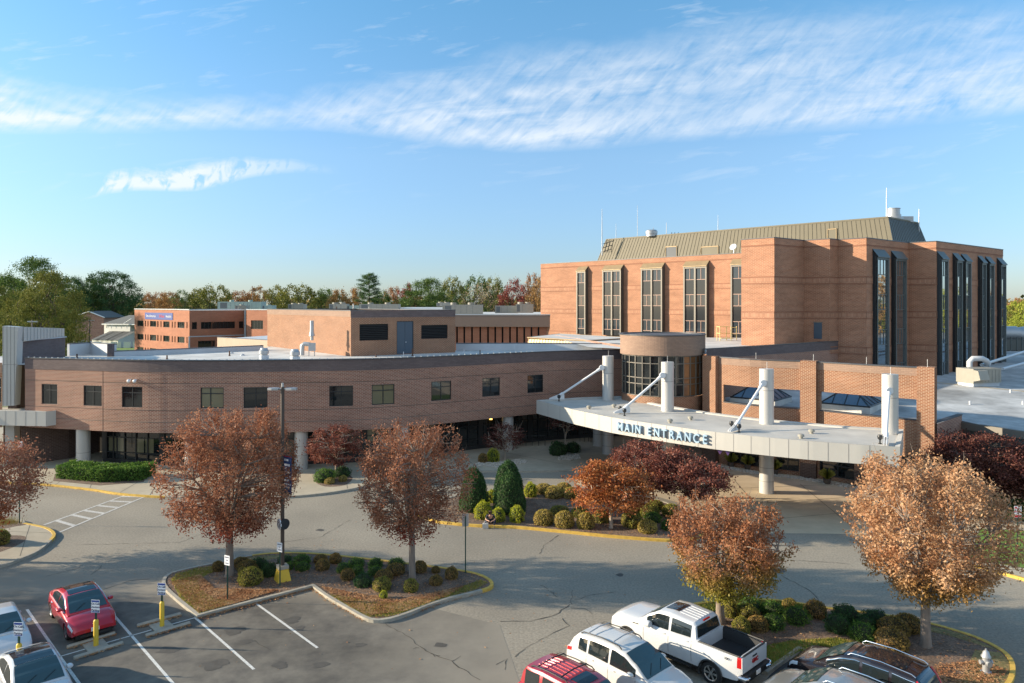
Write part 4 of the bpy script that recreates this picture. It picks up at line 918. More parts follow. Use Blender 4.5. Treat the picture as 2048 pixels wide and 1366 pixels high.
# ---- hospital tower
TZ = 21.0
T0 = Vector((5.06, 125.)); T1 = Vector((40.3, 89.7)); Bp = [(25.1, 77.7), (27.75, 75.1), (32.3, 78.6), (34.3, 76.6), (35.6, 77.6), (37.7, 75.5), (45.6, 81.65), (47.6, 79.65), (63.75, 92.2)]
Bp = [Vector(p) for p in Bp]; vd = Vector((.789, .614)); T1 = Bp[0] + vd * 19.0
T1 = Vector((Bp[0].x + vd.x * 19.1, Bp[0].y + vd.y * 19.1)); T0d = (T1 - T0).normalized()
bk1 = T0 + vd * 30; bk2 = Bp[-1] + Vector((-.707, .707)) * 62
tow = thing('hospital_tower', 'tall orange brick hospital tower with vertical strips of windows and a sloped metal top storey', 'building', (38, 90, 0))
faces = [[T0, T1], [T1, Bp[0]]] + [[a, c] for a, c in zip(Bp, Bp[1:])] + [[Bp[-1], bk2], [bk2, bk1], [bk1, T0]]
b = MB()
for i, f_ in enumerate(faces):
    hd = []
    if i == 4:   # door in the stair face
        P_ = Path(f_); 
    wall(b, f_, 0, TZ)
b.build('wall', 'brick_tower', tow)
for zz, hh_ in ((16.15, .11), (16.85, .11), (12.4, .11), (13.1, .11), (8.6, .11), (9.3, .11), (20.2, .12)):
    b = MB()
    for f_ in faces[:11]: wall(b, f_, zz, zz + hh_, off=.05)
    b.build('brick_shadow_line', 'brick_dark' if False else 'brick_shadow_line', tow)  # thin darker strips, shadow lines painted along the tower courses
for zz, hh_ in ((16.25, .6), (12.5, .6), (8.7, .6)):
    b = MB()
    for f_ in faces[:11]: wall(b, f_, zz, zz + hh_, off=.03)
    b.build('brick_course', 'brick_course', tow)
b = MB()
for f_ in faces[:11]: wall(b, f_, 20.35, TZ + .003, off=.03)
b.build('brick_course', 'brick_tower', tow)
cp_ = MB(); ppts = [T0, T1] + Bp + [bk2, bk1]
for i in range(len(ppts)):
    a, c = ppts[i], ppts[(i + 1) % len(ppts)]; d = (c - a).normalized(); n = Vector((d.y, -d.x)); cp_.obox((*(a + n * .07), TZ + .005), (*(c - a), 0), (*(-n * .45), 0), (0, 0, .09))
cp_.build('coping', 'coping', tow)
b = MB(); b.sheet([Vector((*p, 0)) for p in ppts], 20.6); b.build('roof', 'roof_grey', tow)
P_ = Path([Bp[2], Bp[3], Bp[4]]); b = MB(); A_ = Path([Bp[1], Bp[2]])
fd = Path([Bp[3], Bp[4]]); 
dA = Path([Bp[2], Bp[3]]); s0 = dA.find(1628); s1 = dA.find(1644)
pA, pB = dA.at(s0), dA.at(s1); n = dA.nrm(.5); d = dA.dir(.5)
b.obox((*(pA + n * .01), 10.2), (*(pB - pA), 0), (*(n * .05), 0), (0, 0, 1.75)); dr = b.build('door', 'door_blue', tow); ORG[dr.name] = worg(tow)
b = MB(); b.obox((*(pA + n * .01 - d * .08), 11.96), (*(pB - pA + d * .16), 0), (*(n * .07), 0), (0, 0, .08)); b.build('door_frame', 'frame_grey', dr)
def bay(f_, pxs, ztop, dep, ncol, zbot, frame, side, storey=3.79, first=1.1, cap=.75, two=False, fw=.22):
    """one projecting window strip; pxs are the bearings of its outer edges on its front plane"""
    P_ = Path(f_); d = P_.dir(.1); n = Vector((d.y, -d.x)); Q_ = P_.off(dep); e0 = Q_.p[0] - d * 60; Pq = Path([e0, Q_.p[-1] + d * 60])
    A, B = Pq.at(Pq.find(pxs[0])), Pq.at(Pq.find(pxs[1])); w = (B - A).length
    A0, B0 = A - n * dep, B - n * dep; zf = ztop - cap
    b = MB(); V = lambda p, z: (p.x, p.y, z)
    # side cheeks, cap
    b.cur = 1
    b.face([V(A0, zbot), V(A, zbot), V(A, zf), V(A0, ztop)]); b.face([V(B, zbot), V(B0, zbot), V(B0, ztop), V(B, zf)])
    b.cur = 2; ov = n * .12; b.face([V(A + ov - d * .05, zf - .02), V(B + ov + d * .05, zf - .02), V(B0 + d * .05, ztop + .05), V(A0 - d * .05, ztop + .05)]); b.face([V(A + ov - d * .05, zf - .10), V(B + ov + d * .05, zf - .10), V(B + ov + d * .05, zf - .02), V(A + ov - d * .05, zf - .02)])
    b.cur = 0
    # front frame: jambs, posts, header
    posts = [(0, fw)] + [(w * k / ncol - fw * .6, w * k / ncol + fw * .6) for k in range(1, ncol)] + [(w - fw, w)]
    for a, c in posts: b.obox(V(A + d * a - n * .25, zbot), (*(d * (c - a)), 0), (*(n * .25), 0), (0, 0, zf - zbot))
    zh = ztop - first
    for (a0, a1), (c0, c1) in zip(posts, posts[1:]): b.obox(V(A + d * a1 - n * .22, zh), (*(d * (c0 - a1)), 0), (*(n * .2), 0), (0, 0, zf - zh))
    wo = b.build('window', [frame, side, 'cap_tan' if frame == 'frame_grey' else 'frame_slate'], tow); ORG[wo.name] = worg(tow)
    g_ = MB(); bars = MB(); g2 = MB()
    for (a0, a1), (c0, c1) in zip(posts, posts[1:]):
        z = zh
        while z > zbot + .3:
            zv = max(z - 1.62, zbot); zs_ = max(z - storey, zbot)
            L0, L1 = A + d * a1 - n * .18, A + d * c0 - n * .18
            g_ = MB(); g_.face([V(L0, zv), V(L1, zv), V(L1, z), V(L0, z)]); g_.build('pane', 'glass_tower' if frame == 'frame_grey' else 'glass_reflective', wo)
            if zv > zs_: g2 = MB(); g2.face([V(L0, zs_), V(L1, zs_), V(L1, zv), V(L0, zv)]); g2.build('spandrel', 'glass_spandrel' if frame == 'frame_grey' else 'glass_reflective', wo)
            bars.obox(V(L0, zv - .04), (*(L1 - L0), 0), (*(n * .05), 0), (0, 0, .07)); bars.obox(V(L0, z - .04), (*(L1 - L0), 0), (*(n * .05), 0), (0, 0, .07))
            k = 3 if two else 2
            for q in range(1, k): bars.obox(V(L0 + (L1 - L0) * (q / k) - d * .03, zv), (*(d * .06), 0), (*(n * .05), 0), (0, 0, z - zv))
            z -= storey
    bars.build('mullion', 'mullion_pink' if frame == 'frame_grey' else frame, wo)
F0 = [T0, T1]
for pxs, nc in (((1152.5, 1170.5), 1), ((1204.5, 1241.5), 2), ((1281.5, 1324), 2), ((1366.5, 1413), 2), ((1461, 1492), 1)): bay(F0, pxs, 20.25, .75, nc, 9.0, 'frame_grey', 'siding_slate')
F5, F7 = [Bp[5], Bp[6]], [Bp[7], Bp[8]]
for pxs in ((1755, 1779), (1792, 1814)): bay(F5, pxs, 19.9, .52, 1, 5.5, 'frame_slate', 'cheek_dark', two=True, cap=.8, fw=.2)
for pxs in ((1884, 1897.5), (1915, 1926), (1932, 1943.5), (1965, 1973.5), (1980, 1989.5), (2003, 2013)): bay(F7, pxs, 19.9, .52, 1, 6.0, 'frame_slate', 'cheek_dark', two=False, cap=.8, fw=.15)
# sloped metal top storey
mz0, mz1 = 20.6, 25.5
m0, m1, m2 = Vector((16.8, 126.6)), Vector((49.7, 93.9)), Vector((57.5, 100.6)); m3 = m0 + (m2 - m1)
top = [m0, m1, m2, m3]; cen = sum(top, Vector((0, 0))) / 4
def outw(ps, w):
    q = inset([Vector((*p, 0)) for p in ps], -w); return [v.xy for v in q]
bot = outw(top, 1.35)
for name_, i in (('a', 0), ('b', 1), ('c', 2), ('d', 3)):
    j = (i + 1) % 4; b = MB(); a, c, e_, f_ = bot[i], bot[j], top[j], top[i]
    b.face([(*a, mz0), (*c, mz0), (*e_, mz1), (*f_, mz1)])
    L_ = (c - a).length; k = int(L_ / .62)
    for q in range(k + 1):
        t = q / k; p0_, p1_ = a.lerp(c, t), f_.lerp(e_, t); d = (c - a).normalized(); n = Vector((d.y, -d.x))
        b.obox((*p0_, mz0), (*(d * .05), 0), (*(n * .05), 0), (*(p1_ - p0_), mz1 - mz0))
    b.build('metal_slope', 'siding_tan' if i == 0 else 'siding_slate', tow)
b = MB(); b.sheet([Vector((*p, 0)) for p in top], mz1); b.build('roof', 'roof_grey', tow)
cp_ = MB()
for i in range(4):
    a, c = top[i], top[(i + 1) % 4]; d = (c - a).normalized(); n = Vector((d.y, -d.x)); cp_.obox((*(a + n * .08), mz1 - .12), (*(c - a), 0), (*(-n * .4), 0), (0, 0, .2))
cp_.build('coping', 'siding_tan', tow)
def slope_pt(px, z):
    f = (z - mz0) / (mz1 - mz0); a, c = bot[0].lerp(top[0], f), bot[1].lerp(top[1], f); P_ = Path([a, c]); t = P_.find(px); return P_.at(t)
def slope_panel(x0, x1, z0, z1, name_, m_, proud=.08, fr=None):
    b = MB(); n = Vector((-.707, -.707)) * proud
    A, B, C_, D_ = slope_pt(x0, z0), slope_pt(x1, z0), slope_pt(x1, z1), slope_pt(x0, z1)
    b.face([(*(A + n), z0), (*(B + n), z0), (*(C_ + n), z1), (*(D_ + n), z1)])
    o = b.build(name_, m_, tow); ORG[o.name] = worg(tow); b = MB()
    for p_, q_, za, zb_ in ((A, B, z0, z0), (B, C_, z0, z1), (C_, D_, z1, z1), (D_, A, z1, z0)): b.tube([(*(p_ + n), za), (*(q_ + n), zb_)], .09, 5)
    b.build('frame', fr or 'cap_tan', o)
slope_panel(1332, 1354, 21.2, 23.4, 'roof_door', 'door_dark'); slope_panel(1403, 1437, 21.3, 23.0, 'louver', 'siding_tan'); slope_panel(1656, 1673.5, 22.6, 24.4, 'louver', 'siding_tan', fr='cap_tan'); slope_panel(1603, 1629, 21.0, 21.9, 'louver', 'louver')

# ---- low metal-sided roof block behind the wing
lm = thing('low_roof_block', 'low flat-topped block with pale ribbed metal sides between the wing roof and the tower', 'building', (8, 92, 0))
a, c, e_, f_ = AT(1058.5, 93.2).xy, AT(1174.5, 85.6).xy, AT(1262, 92).xy, AT(1120, 104).xy
tp = [a, c, e_, f_]; bt = outw(tp, .8); b = MB()
for i in range(4):
    j = (i + 1) % 4; b.face([(*bt[i], 6), (*bt[j], 6), (*tp[j], 9.6), (*tp[i], 9.6)], 0 if i == 0 else 1)
    k = int((tp[j] - tp[i]).length / .5)
    for q in range(k):
        p0_, p1_ = bt[i].lerp(bt[j], q / k), tp[i].lerp(tp[j], q / k); d = (tp[j] - tp[i]).normalized(); n = Vector((d.y, -d.x)); b.obox((*p0_, 6), (*(d * .05), 0), (*(n * .05), 0), (*(p1_ - p0_), 3.6), 0 if i == 0 else 1)
b.build('metal_siding', ['cap_tan', 'siding_slate'], lm)
b = MB(); b.sheet([Vector((*p, 0)) for p in outw(tp, .15)], 9.64); b.build('roof', 'roof_white', lm)
b = MB()
for i in range(4):
    p_, q_ = outw(tp, .2)[i], outw(tp, .2)[(i + 1) % 4]; b.tube([(*p_, 9.58), (*q_, 9.58)], .1, 6)
b.build('gutter', 'cap_tan', lm)
# ---- narrow-window building
nb = thing('strip_window_building', 'long low brick building with narrow dark window slots under a smooth taupe fascia', 'building', (5, 124, 0))
np_ = [AT(640, 128).xy, AT(1150, 123.5).xy]; PN = Path(np_); b = MB(); hs = []
for px in [914, 928.5, 944, 960.5, 976, 990.5, 1005, 1020, 1034, 1048.5, 1063, 1077, 898, 884, 870]: hs.append((PN.find(px - 1.8), PN.find(px + 1.8), 5.2, 10.0))
wall(b, PN, 0, 10.0, hs, .25); b.build('wall', 'brick_far', nb)
for h in hs:
    A, B = PN.at(h[0]), PN.at(h[1]); g_ = MB(); g_.face([(*(A + Vector((0, .2))), h[2]), (*(B + Vector((0, .2))), h[2]), (*(B + Vector((0, .2))), h[3]), (*(A + Vector((0, .2))), h[3])]); g_.build('window', 'glass_dark', nb)
b = MB(); wall(b, PN, 10.0, 12.05, off=.5); o = PN.off(.5); b.face([(*o.p[0], 10.0), (*PN.p[0], 10.0), (*PN.p[1], 10.0), (*o.p[1], 10.0)]); b.build('fascia', 'fascia_taupe', nb)
b = MB(); b.obox((*PN.off(.55).p[0], 12.06), (*(PN.p[1] - PN.p[0]), 0), (0, .6, 0), (0, 0, .16)); b.build('coping', 'membrane', nb)
b = MB(); b.sheet([Vector((*p, 0)) for p in (o.p[0], o.p[1], AT(1150, 175).xy, AT(620, 185).xy)], 12.0); b.build('roof', 'roof_white', nb)
b = MB(); b.obox((*AT(797, 140).xy, 12.02), (8.8, -.6, 0), (0, 12, 0), (0, 0, 1.3)); b.build('roof_box', 'white_trim', nb)

# ---- three-storey red brick building
rb = thing('office_building', 'three-storey orange brick office building with ribbon windows and a banner near its roof', 'building', (-80, 175, 0))
c0, c1, c2 = AT(269, 192).xy, AT(378.8, 171).xy, AT(493, 181).xy
zt_ = 12.45; zf = lambda py, Y: H - (py - HZ) * Y / FP
L1 = Path([c0, c1]); L2 = Path([c1, c2]); hs1 = []; hs2 = []
for x0, x1 in ((274.5, 287), (290, 292), (295, 297), (300, 312.5), (314.5, 317), (321, 323), (326.5, 339), (343.5, 345.5), (349, 351), (355, 369), (373, 375)):
    for z0, z1 in ((8.1, 9.6), (4.5, 6.0), (1.0, 2.5)): hs1.append((L1.find(x0), L1.find(x1), z0, z1))
for x0, x1 in ((384, 394), (402, 470), (478, 487)): hs2.append((L2.find(x0), L2.find(x1), 7.9, 9.6))
hs2.append((L2.find(396), L2.find(430), 3.4, 5.0))
b = MB(); wall(b, L1, 0, zt_, hs1, .3); wall(b, L2, 0, zt_, hs2, .3); b.build('wall', 'brick_far', rb)
for hs, L_ in ((hs1, L1), (hs2, L2)):
    for h in hs:
        A, B = L_.at(h[0]), L_.at(h[1]); w_ = (B - A).length; window(rb, A, B, h[2], h[3], .22, tuple(np.arange(1, max(1, round(w_ / .9))) / max(1, round(w_ / .9))), (), .09, .08)
c3 = AT(535, 168).xy; L3 = Path([AT(493, 171).xy, c3]); hs3 = [(L3.find(502), L3.find(526), 8.0, 10.1)]
b = MB(); wall(b, [c2, L3.p[0]], 0, zt_ + .1); wall(b, L3, 0, zt_ + .1, hs3, .3); wall(b, [c3, c3 + Vector((14, 14))], 0, zt_ + .1); b.build('wall', 'brick_far', rb)
for h in hs3: window(rb, L3.at(h[0]), L3.at(h[1]), h[2], h[3], .22, (.25, .5, .75), (), .09, .08)
b = MB(); b.sheet([Vector((*p, 0)) for p in (c0, c1, c2, L3.p[0], c3, c3 + Vector((14, 14)), c3 + Vector((-5, 50)), c0 + Vector((10, 45)))], zt_ - .3); b.build('roof', 'roof_white', rb)
b = MB()
for a, c in ((c0, c1), (c1, c2), (c2, L3.p[0]), (L3.p[0], c3), (c3, c3 + Vector((14, 14)))): d = (c - a).normalized(); n = Vector((d.y, -d.x)); b.obox((*(a + n * .08), zt_ + .11), (*(c - a), 0), (*(-n * .4), 0), (0, 0, .2))
b.build('coping', 'membrane', rb)
b = MB(); wall(b, L2, 6.0, 6.25, off=.06); b.obox((*(c1 + Vector((-.15, -.1))), 0), (.3, .1, 0), (0, -.1, 0), (0, 0, 6.2)); b.obox((*(L2.at(L2.L - .4) + Vector((0, -.4))), 5.5), (.4, .05, 0), (0, -.1, 0), (0, 0, 7)); b.build('downpipe', 'membrane', rb)
A, B = L1.at(L1.find(290.5)), L1.at(L1.find(346)); n = L1.nrm(1); b = MB(); b.obox((*(A + n * .05), 10.0), (*(B - A), 0), (*(n * .05), 0), (0, 0, 1.75))
bn = tag(b.build('banner', 'sign_blue'), 'long blue banner with white and red words on the office building wall', 'banner')
md = (A + B) / 2; dd = (B - A).normalized(); wd = (B - A).length
for body, off_, sz, m_ in (("One of America's", -.27, .82, 'sign_white'), ('50 Best', .12, 1.05, 'sign_red'), ('Hospitals', .36, .82, 'sign_white')):
    p = md + dd * wd * off_ + n * .12; put_text('lettering', body, sz, facing((p.x, p.y, 10.88), (n.x, n.y, 0)), m_, bn)
# stucco wall block in front of it
sb = thing('stucco_block', 'low cream stucco roof block between the office building and the curved wing', 'building', (-45, 105, 0))
p0_, p1_, p2_ = AT(434.5, 112).xy, AT(537, 103).xy, AT(470, 122).xy; b = MB(); wall(b, [p0_, p1_], 4, 8.7); wall(b, [p1_, p1_ + Vector((5, 8))], 4, 8.7); b.build('wall', 'stucco', sb)
b = MB(); b.sheet([Vector((*p, 0)) for p in (p0_, p1_, p1_ + Vector((0, 18)), p0_ + Vector((4, 12)))], 8.5); b.build('roof', 'membrane', sb)
b = MB(); d = (p1_ - p0_); b.obox((*p0_, 8.71), (*d, 0), (.1, .4, 0), (0, 0, .1)); b.build('coping', 'coping', sb)
# far left: brick gable house and white townhouses
gb = thing('brick_house', 'brown brick gable-ended house under dark trees behind the townhouses', 'house', (-135, 270, 0))
Yg = 268; gp_ = [AT(146, Yg), AT(207.5, Yg)]; zt2 = zf(634, Yg); ap = AT(180, Yg, zf(624.5, Yg)); b = MB()
b.face([(gp_[0].x, Yg, 0), (gp_[1].x, Yg, 0), (gp_[1].x, Yg, zt2), ap, (gp_[0].x, Yg, zt2)]); b.face([(gp_[1].x, Yg, 0), (gp_[1].x, Yg + 12, 0), (gp_[1].x, Yg + 12, zt2), (gp_[1].x, Yg, zt2)]); b.build('wall', 'brick_brown', gb)
b = MB()
for sx, x0 in ((-1, gp_[0].x - .6), (1, gp_[1].x + .6)): b.mesh([(x0, Yg - .5, zt2 - .4), (ap.x, Yg - .5, ap.z + .1), (ap.x, Yg + 14, ap.z + .1), (x0, Yg + 14, zt2 - .4), (x0, Yg - .5, zt2 - .1), (ap.x, Yg - .5, ap.z + .45), (ap.x, Yg + 14, ap.z + .45), (x0, Yg + 14, zt2 - .1)], [(0, 1, 2, 3), (4, 5, 6, 7), (0, 4, 5, 1), (0, 3, 7, 4)])
b.build('roof', 'shingle', gb)
b = MB()
for x0 in (gp_[0].x - .6, gp_[1].x + .6): b.tube([(x0, Yg - .55, zt2 - .2), (ap.x, Yg - .55, ap.z + .25)], .2, 4)
b.build('gable_trim', 'white_trim', gb)
th = thing('townhouse_row', 'white two-storey townhouse row with a dark hip roof and small lean-to sheds', 'house', (-135, 232, 0))
Yt = 236; xl, xr_ = AT(199, Yt).x, AT(264.5, Yt).x; ze = zf(647.5, Yt); zr_ = zf(630.5, Yt)
hsT = []; Pt = Path([(xl, Yt), (xr_, Yt)])
for px in (205.3, 209, 217.8, 230, 243, 257): hsT.append((Pt.find(px - .9), Pt.find(px + 1.0), zf(656.5, Yt), zf(650.5, Yt)))
b = MB(); wall(b, Pt, 0, ze, hsT, .15); wall(b, [(xr_, Yt), (xr_, Yt + 9)], 0, ze); wall(b, [(xl, Yt + 9), (xl, Yt)], 0, ze); b.build('wall', 'white_siding', th)
for h in hsT: window(th, Pt.at(h[0]), Pt.at(h[1]), h[2], h[3], .12, (.5,), (.5,), .1, .06, frame='white_trim')
th.rotation_euler = (0, 0, -.30); b = MB(); e0, e1 = xl - .5, xr_ + 20; b.mesh([(e0, Yt - .5, ze), (e1, Yt - .5, ze), (e1, Yt + 9.5, ze), (e0, Yt + 9.5, ze), (AT(234, Yt).x, Yt + 4.5, zr_), (e1 - 5, Yt + 4.5, zr_)], [(0, 1, 5, 4), (1, 2, 5), (2, 3, 4, 5), (3, 0, 4), (3, 2, 1, 0)]); b.build('roof', 'shingle', th)
b = MB(); b.obox((e0, Yt - .55, ze - .3), (e1 - e0, 0, 0), (0, .1, 0), (0, 0, .32)); b.tube([AT(249, Yt - 1, ze - .1), AT(270, Yt - 1, zf(637, Yt))], .12, 4); b.build('eaves_trim', 'white_trim', th)
for px in (203, 212.5, 226.5, 238, 250.5):
    x = AT(px, 230).x; b = MB(); b.mesh([(x - 1.6, 229, 0), (x + 1.3, 229, 0), (x + 1.3, 236, 0), (x - 1.6, 236, 0), (x - 1.6, 229, 2.5), (x + 1.3, 229, 2.5), (x + 1.3, 235.9, 4.9), (x - 1.6, 235.9, 4.9)], [(0, 1, 5, 4), (1, 2, 6, 5), (3, 0, 4, 7)])
    sh = b.build('shed', 'white_siding', th); ORG[sh.name] = worg(th); b = MB(); b.mesh([(x - 1.8, 228.8, 2.5), (x + 1.5, 228.8, 2.5), (x + 1.5, 236, 5.0), (x - 1.8, 236, 5.0)], [(0, 1, 2, 3)]); b.build('roof', 'shingle', sh)
for px, w_ in ((188, 14), (222, 9), (233, 9), (247, 14), (266, 8)):
    a, c = AT(px, 226), AT(px + w_, 226); b = MB()
    b.obox((a.x, 226, 0), (c.x - a.x, 0, 0), (0, .12, 0), (0, 0, 1.9)); b.obox((a.x, 226, 1.9), (c.x - a.x, 0, 0), (0, .2, 0), (0, 0, .08))
    tag(b.build('privacy_fence', 'white_trim'), {188: 'longest white privacy fence panel beside the parked car', 222: 'white privacy fence below the third townhouse shed', 233: 'white privacy fence below the fourth townhouse shed', 247: 'shaded white privacy fence below the last townhouse shed', 266: 'short white privacy fence touching the office building corner'}[px], 'fence', 'white fences behind the townhouses')
# ================================================================ VEGETATION
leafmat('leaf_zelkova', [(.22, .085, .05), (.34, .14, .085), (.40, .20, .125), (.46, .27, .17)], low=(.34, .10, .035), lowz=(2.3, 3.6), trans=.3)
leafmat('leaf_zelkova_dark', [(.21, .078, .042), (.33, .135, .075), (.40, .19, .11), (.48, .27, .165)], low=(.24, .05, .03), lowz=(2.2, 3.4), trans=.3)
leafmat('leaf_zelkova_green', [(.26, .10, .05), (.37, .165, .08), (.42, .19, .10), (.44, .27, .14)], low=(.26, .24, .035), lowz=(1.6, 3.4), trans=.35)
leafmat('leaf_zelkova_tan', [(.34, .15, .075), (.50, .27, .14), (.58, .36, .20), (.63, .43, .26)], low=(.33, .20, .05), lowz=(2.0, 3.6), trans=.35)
leafmat('leaf_maple_orange', [(0.240, 0.050, 0.030), (0.380, 0.120, 0.040), (0.460, 0.190, 0.070), (0.360, 0.150, 0.050)], trans=.35, patch=1.6)
leafmat('leaf_maple_red', [(.085, .026, .022), (.17, .055, .042), (.26, .10, .07), (.34, .165, .115)], trans=.3, patch=1.6)
leafmat('leaf_maple_purple', [(.05, .018, .02), (.11, .036, .032), (.18, .075, .055), (.25, .12, .085)], trans=.3)
leafmat('leaf_green', [(0.042, 0.098, 0.020), (0.077, 0.161, 0.031), (0.140, 0.238, 0.042), (0.210, 0.308, 0.063)], trans=.3)
leafmat('leaf_deep', [(0.016, 0.046, 0.016), (0.033, 0.085, 0.029), (0.065, 0.130, 0.039), (0.117, 0.182, 0.065)], trans=.2)
leafmat('leaf_olive', [(0.135, 0.149, 0.030), (0.243, 0.243, 0.047), (0.365, 0.324, 0.074), (0.486, 0.324, 0.121)], trans=.3, patch=1.4)
leafmat('leaf_brown', [(0.135, 0.101, 0.030), (0.243, 0.176, 0.047), (0.365, 0.230, 0.081), (0.486, 0.284, 0.135)], trans=.3, patch=1.4)
leafmat('leaf_yellow', [(0.184, 0.230, 0.017), (0.345, 0.380, 0.029), (0.483, 0.483, 0.046), (0.575, 0.529, 0.081)], trans=.35)
leafmat('leaf_tan', [(0.260, 0.208, 0.046), (0.390, 0.312, 0.072), (0.494, 0.377, 0.117), (0.546, 0.390, 0.169)], trans=.3, patch=1.6)
leafmat('far_green', [(0.041, 0.079, 0.022), (0.082, 0.139, 0.034), (0.149, 0.205, 0.048), (0.229, 0.254, 0.071)], trans=.2, patch=.25)
leafmat('far_deep', [(0.025, 0.060, 0.028), (0.049, 0.105, 0.038), (0.088, 0.149, 0.049), (0.158, 0.210, 0.061)], trans=.15, patch=.25)
leafmat('far_olive', [(0.092, 0.108, 0.026), (0.160, 0.171, 0.039), (0.239, 0.228, 0.053), (0.318, 0.263, 0.066)], trans=.2, patch=.25)
leafmat('far_orange', [(0.155, 0.098, 0.041), (0.308, 0.170, 0.065), (0.411, 0.240, 0.084), (0.290, 0.244, 0.083)], trans=.2, patch=.2)
leafmat('far_red', [(0.121, 0.032, 0.032), (0.241, 0.062, 0.051), (0.338, 0.104, 0.076), (0.265, 0.076, 0.059)], trans=.2, patch=.2)
leafmat('far_rust', [(0.170, 0.091, 0.051), (0.309, 0.152, 0.074), (0.395, 0.211, 0.094), (0.258, 0.205, 0.088)], trans=.2, patch=.2)
leafmat('far_bare', [(0.280, 0.210, 0.123), (0.420, 0.315, 0.193), (0.525, 0.403, 0.245), (0.350, 0.298, 0.140)], trans=.2, patch=.2)
leafmat('far_lime', [(0.150, 0.192, 0.027), (0.279, 0.320, 0.047), (0.385, 0.406, 0.066), (0.428, 0.407, 0.088)], trans=.25, patch=.2)
leafmat('litter', [(0.220, 0.090, 0.045), (0.360, 0.170, 0.080), (0.460, 0.260, 0.130), (0.520, 0.340, 0.190)], trans=.1)
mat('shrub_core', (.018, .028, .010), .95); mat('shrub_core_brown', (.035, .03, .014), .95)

def leafmesh(name, C, ln, wd, m, up=None, extra=None):
    N_ = len(C); a = nrg.normal(size=(N_, 3)); a /= np.linalg.norm(a, axis=1)[:, None]
    if up is not None: a = a * (1 - up) + np.array([0, 0, 1.]) * up; a /= np.linalg.norm(a, axis=1)[:, None]
    b_ = nrg.normal(size=(N_, 3)); b_ -= a * (a * b_).sum(1)[:, None]; b_ /= np.linalg.norm(b_, axis=1)[:, None]
    k = nrg.uniform(.65, 1.3, (N_, 1)); V = np.empty((N_, 4, 3)); V[:, 0] = C - a * ln * k / 2; V[:, 1] = C + b_ * wd * k / 2; V[:, 2] = C + a * ln * k / 2; V[:, 3] = C - b_ * wd * k / 2
    V = V.reshape(-1, 3); nv = N_ * 4; base_v = 0; ev, ef = (extra if extra else ([], []))
    me = bpy.data.meshes.new(name); tot_v = nv + len(ev); me.vertices.add(tot_v)
    allv = np.vstack([V, np.array(ev).reshape(-1, 3)]) if len(ev) else V
    me.vertices.foreach_set('co', allv.ravel())
    el = [len(f) for f in ef]; nl = nv + sum(el); me.loops.add(nl); me.polygons.add(N_ + len(ef))
    idx = list(range(nv)) if False else np.arange(nv)
    if ef: idx = np.concatenate([idx, np.array([i + nv for f in ef for i in f])])
    me.loops.foreach_set('vertex_index', idx.astype(np.int32))
    st = np.concatenate([np.arange(N_) * 4, nv + np.cumsum([0] + el[:-1])]) if ef else np.arange(N_) * 4
    me.polygons.foreach_set('loop_start', st.astype(np.int32))
    mi = np.zeros(N_ + len(ef), dtype=np.int32); mi[N_:] = 1
    for mm in (m if isinstance(m, (list, tuple)) else [m]): me.materials.append(MATS[mm])
    me.polygons.foreach_set('material_index', mi); me.update(calc_edges=True)
    if ef:
        sm = np.zeros(N_ + len(ef), dtype=bool); sm[N_:] = True; me.polygons.foreach_set('use_smooth', sm)
    return me

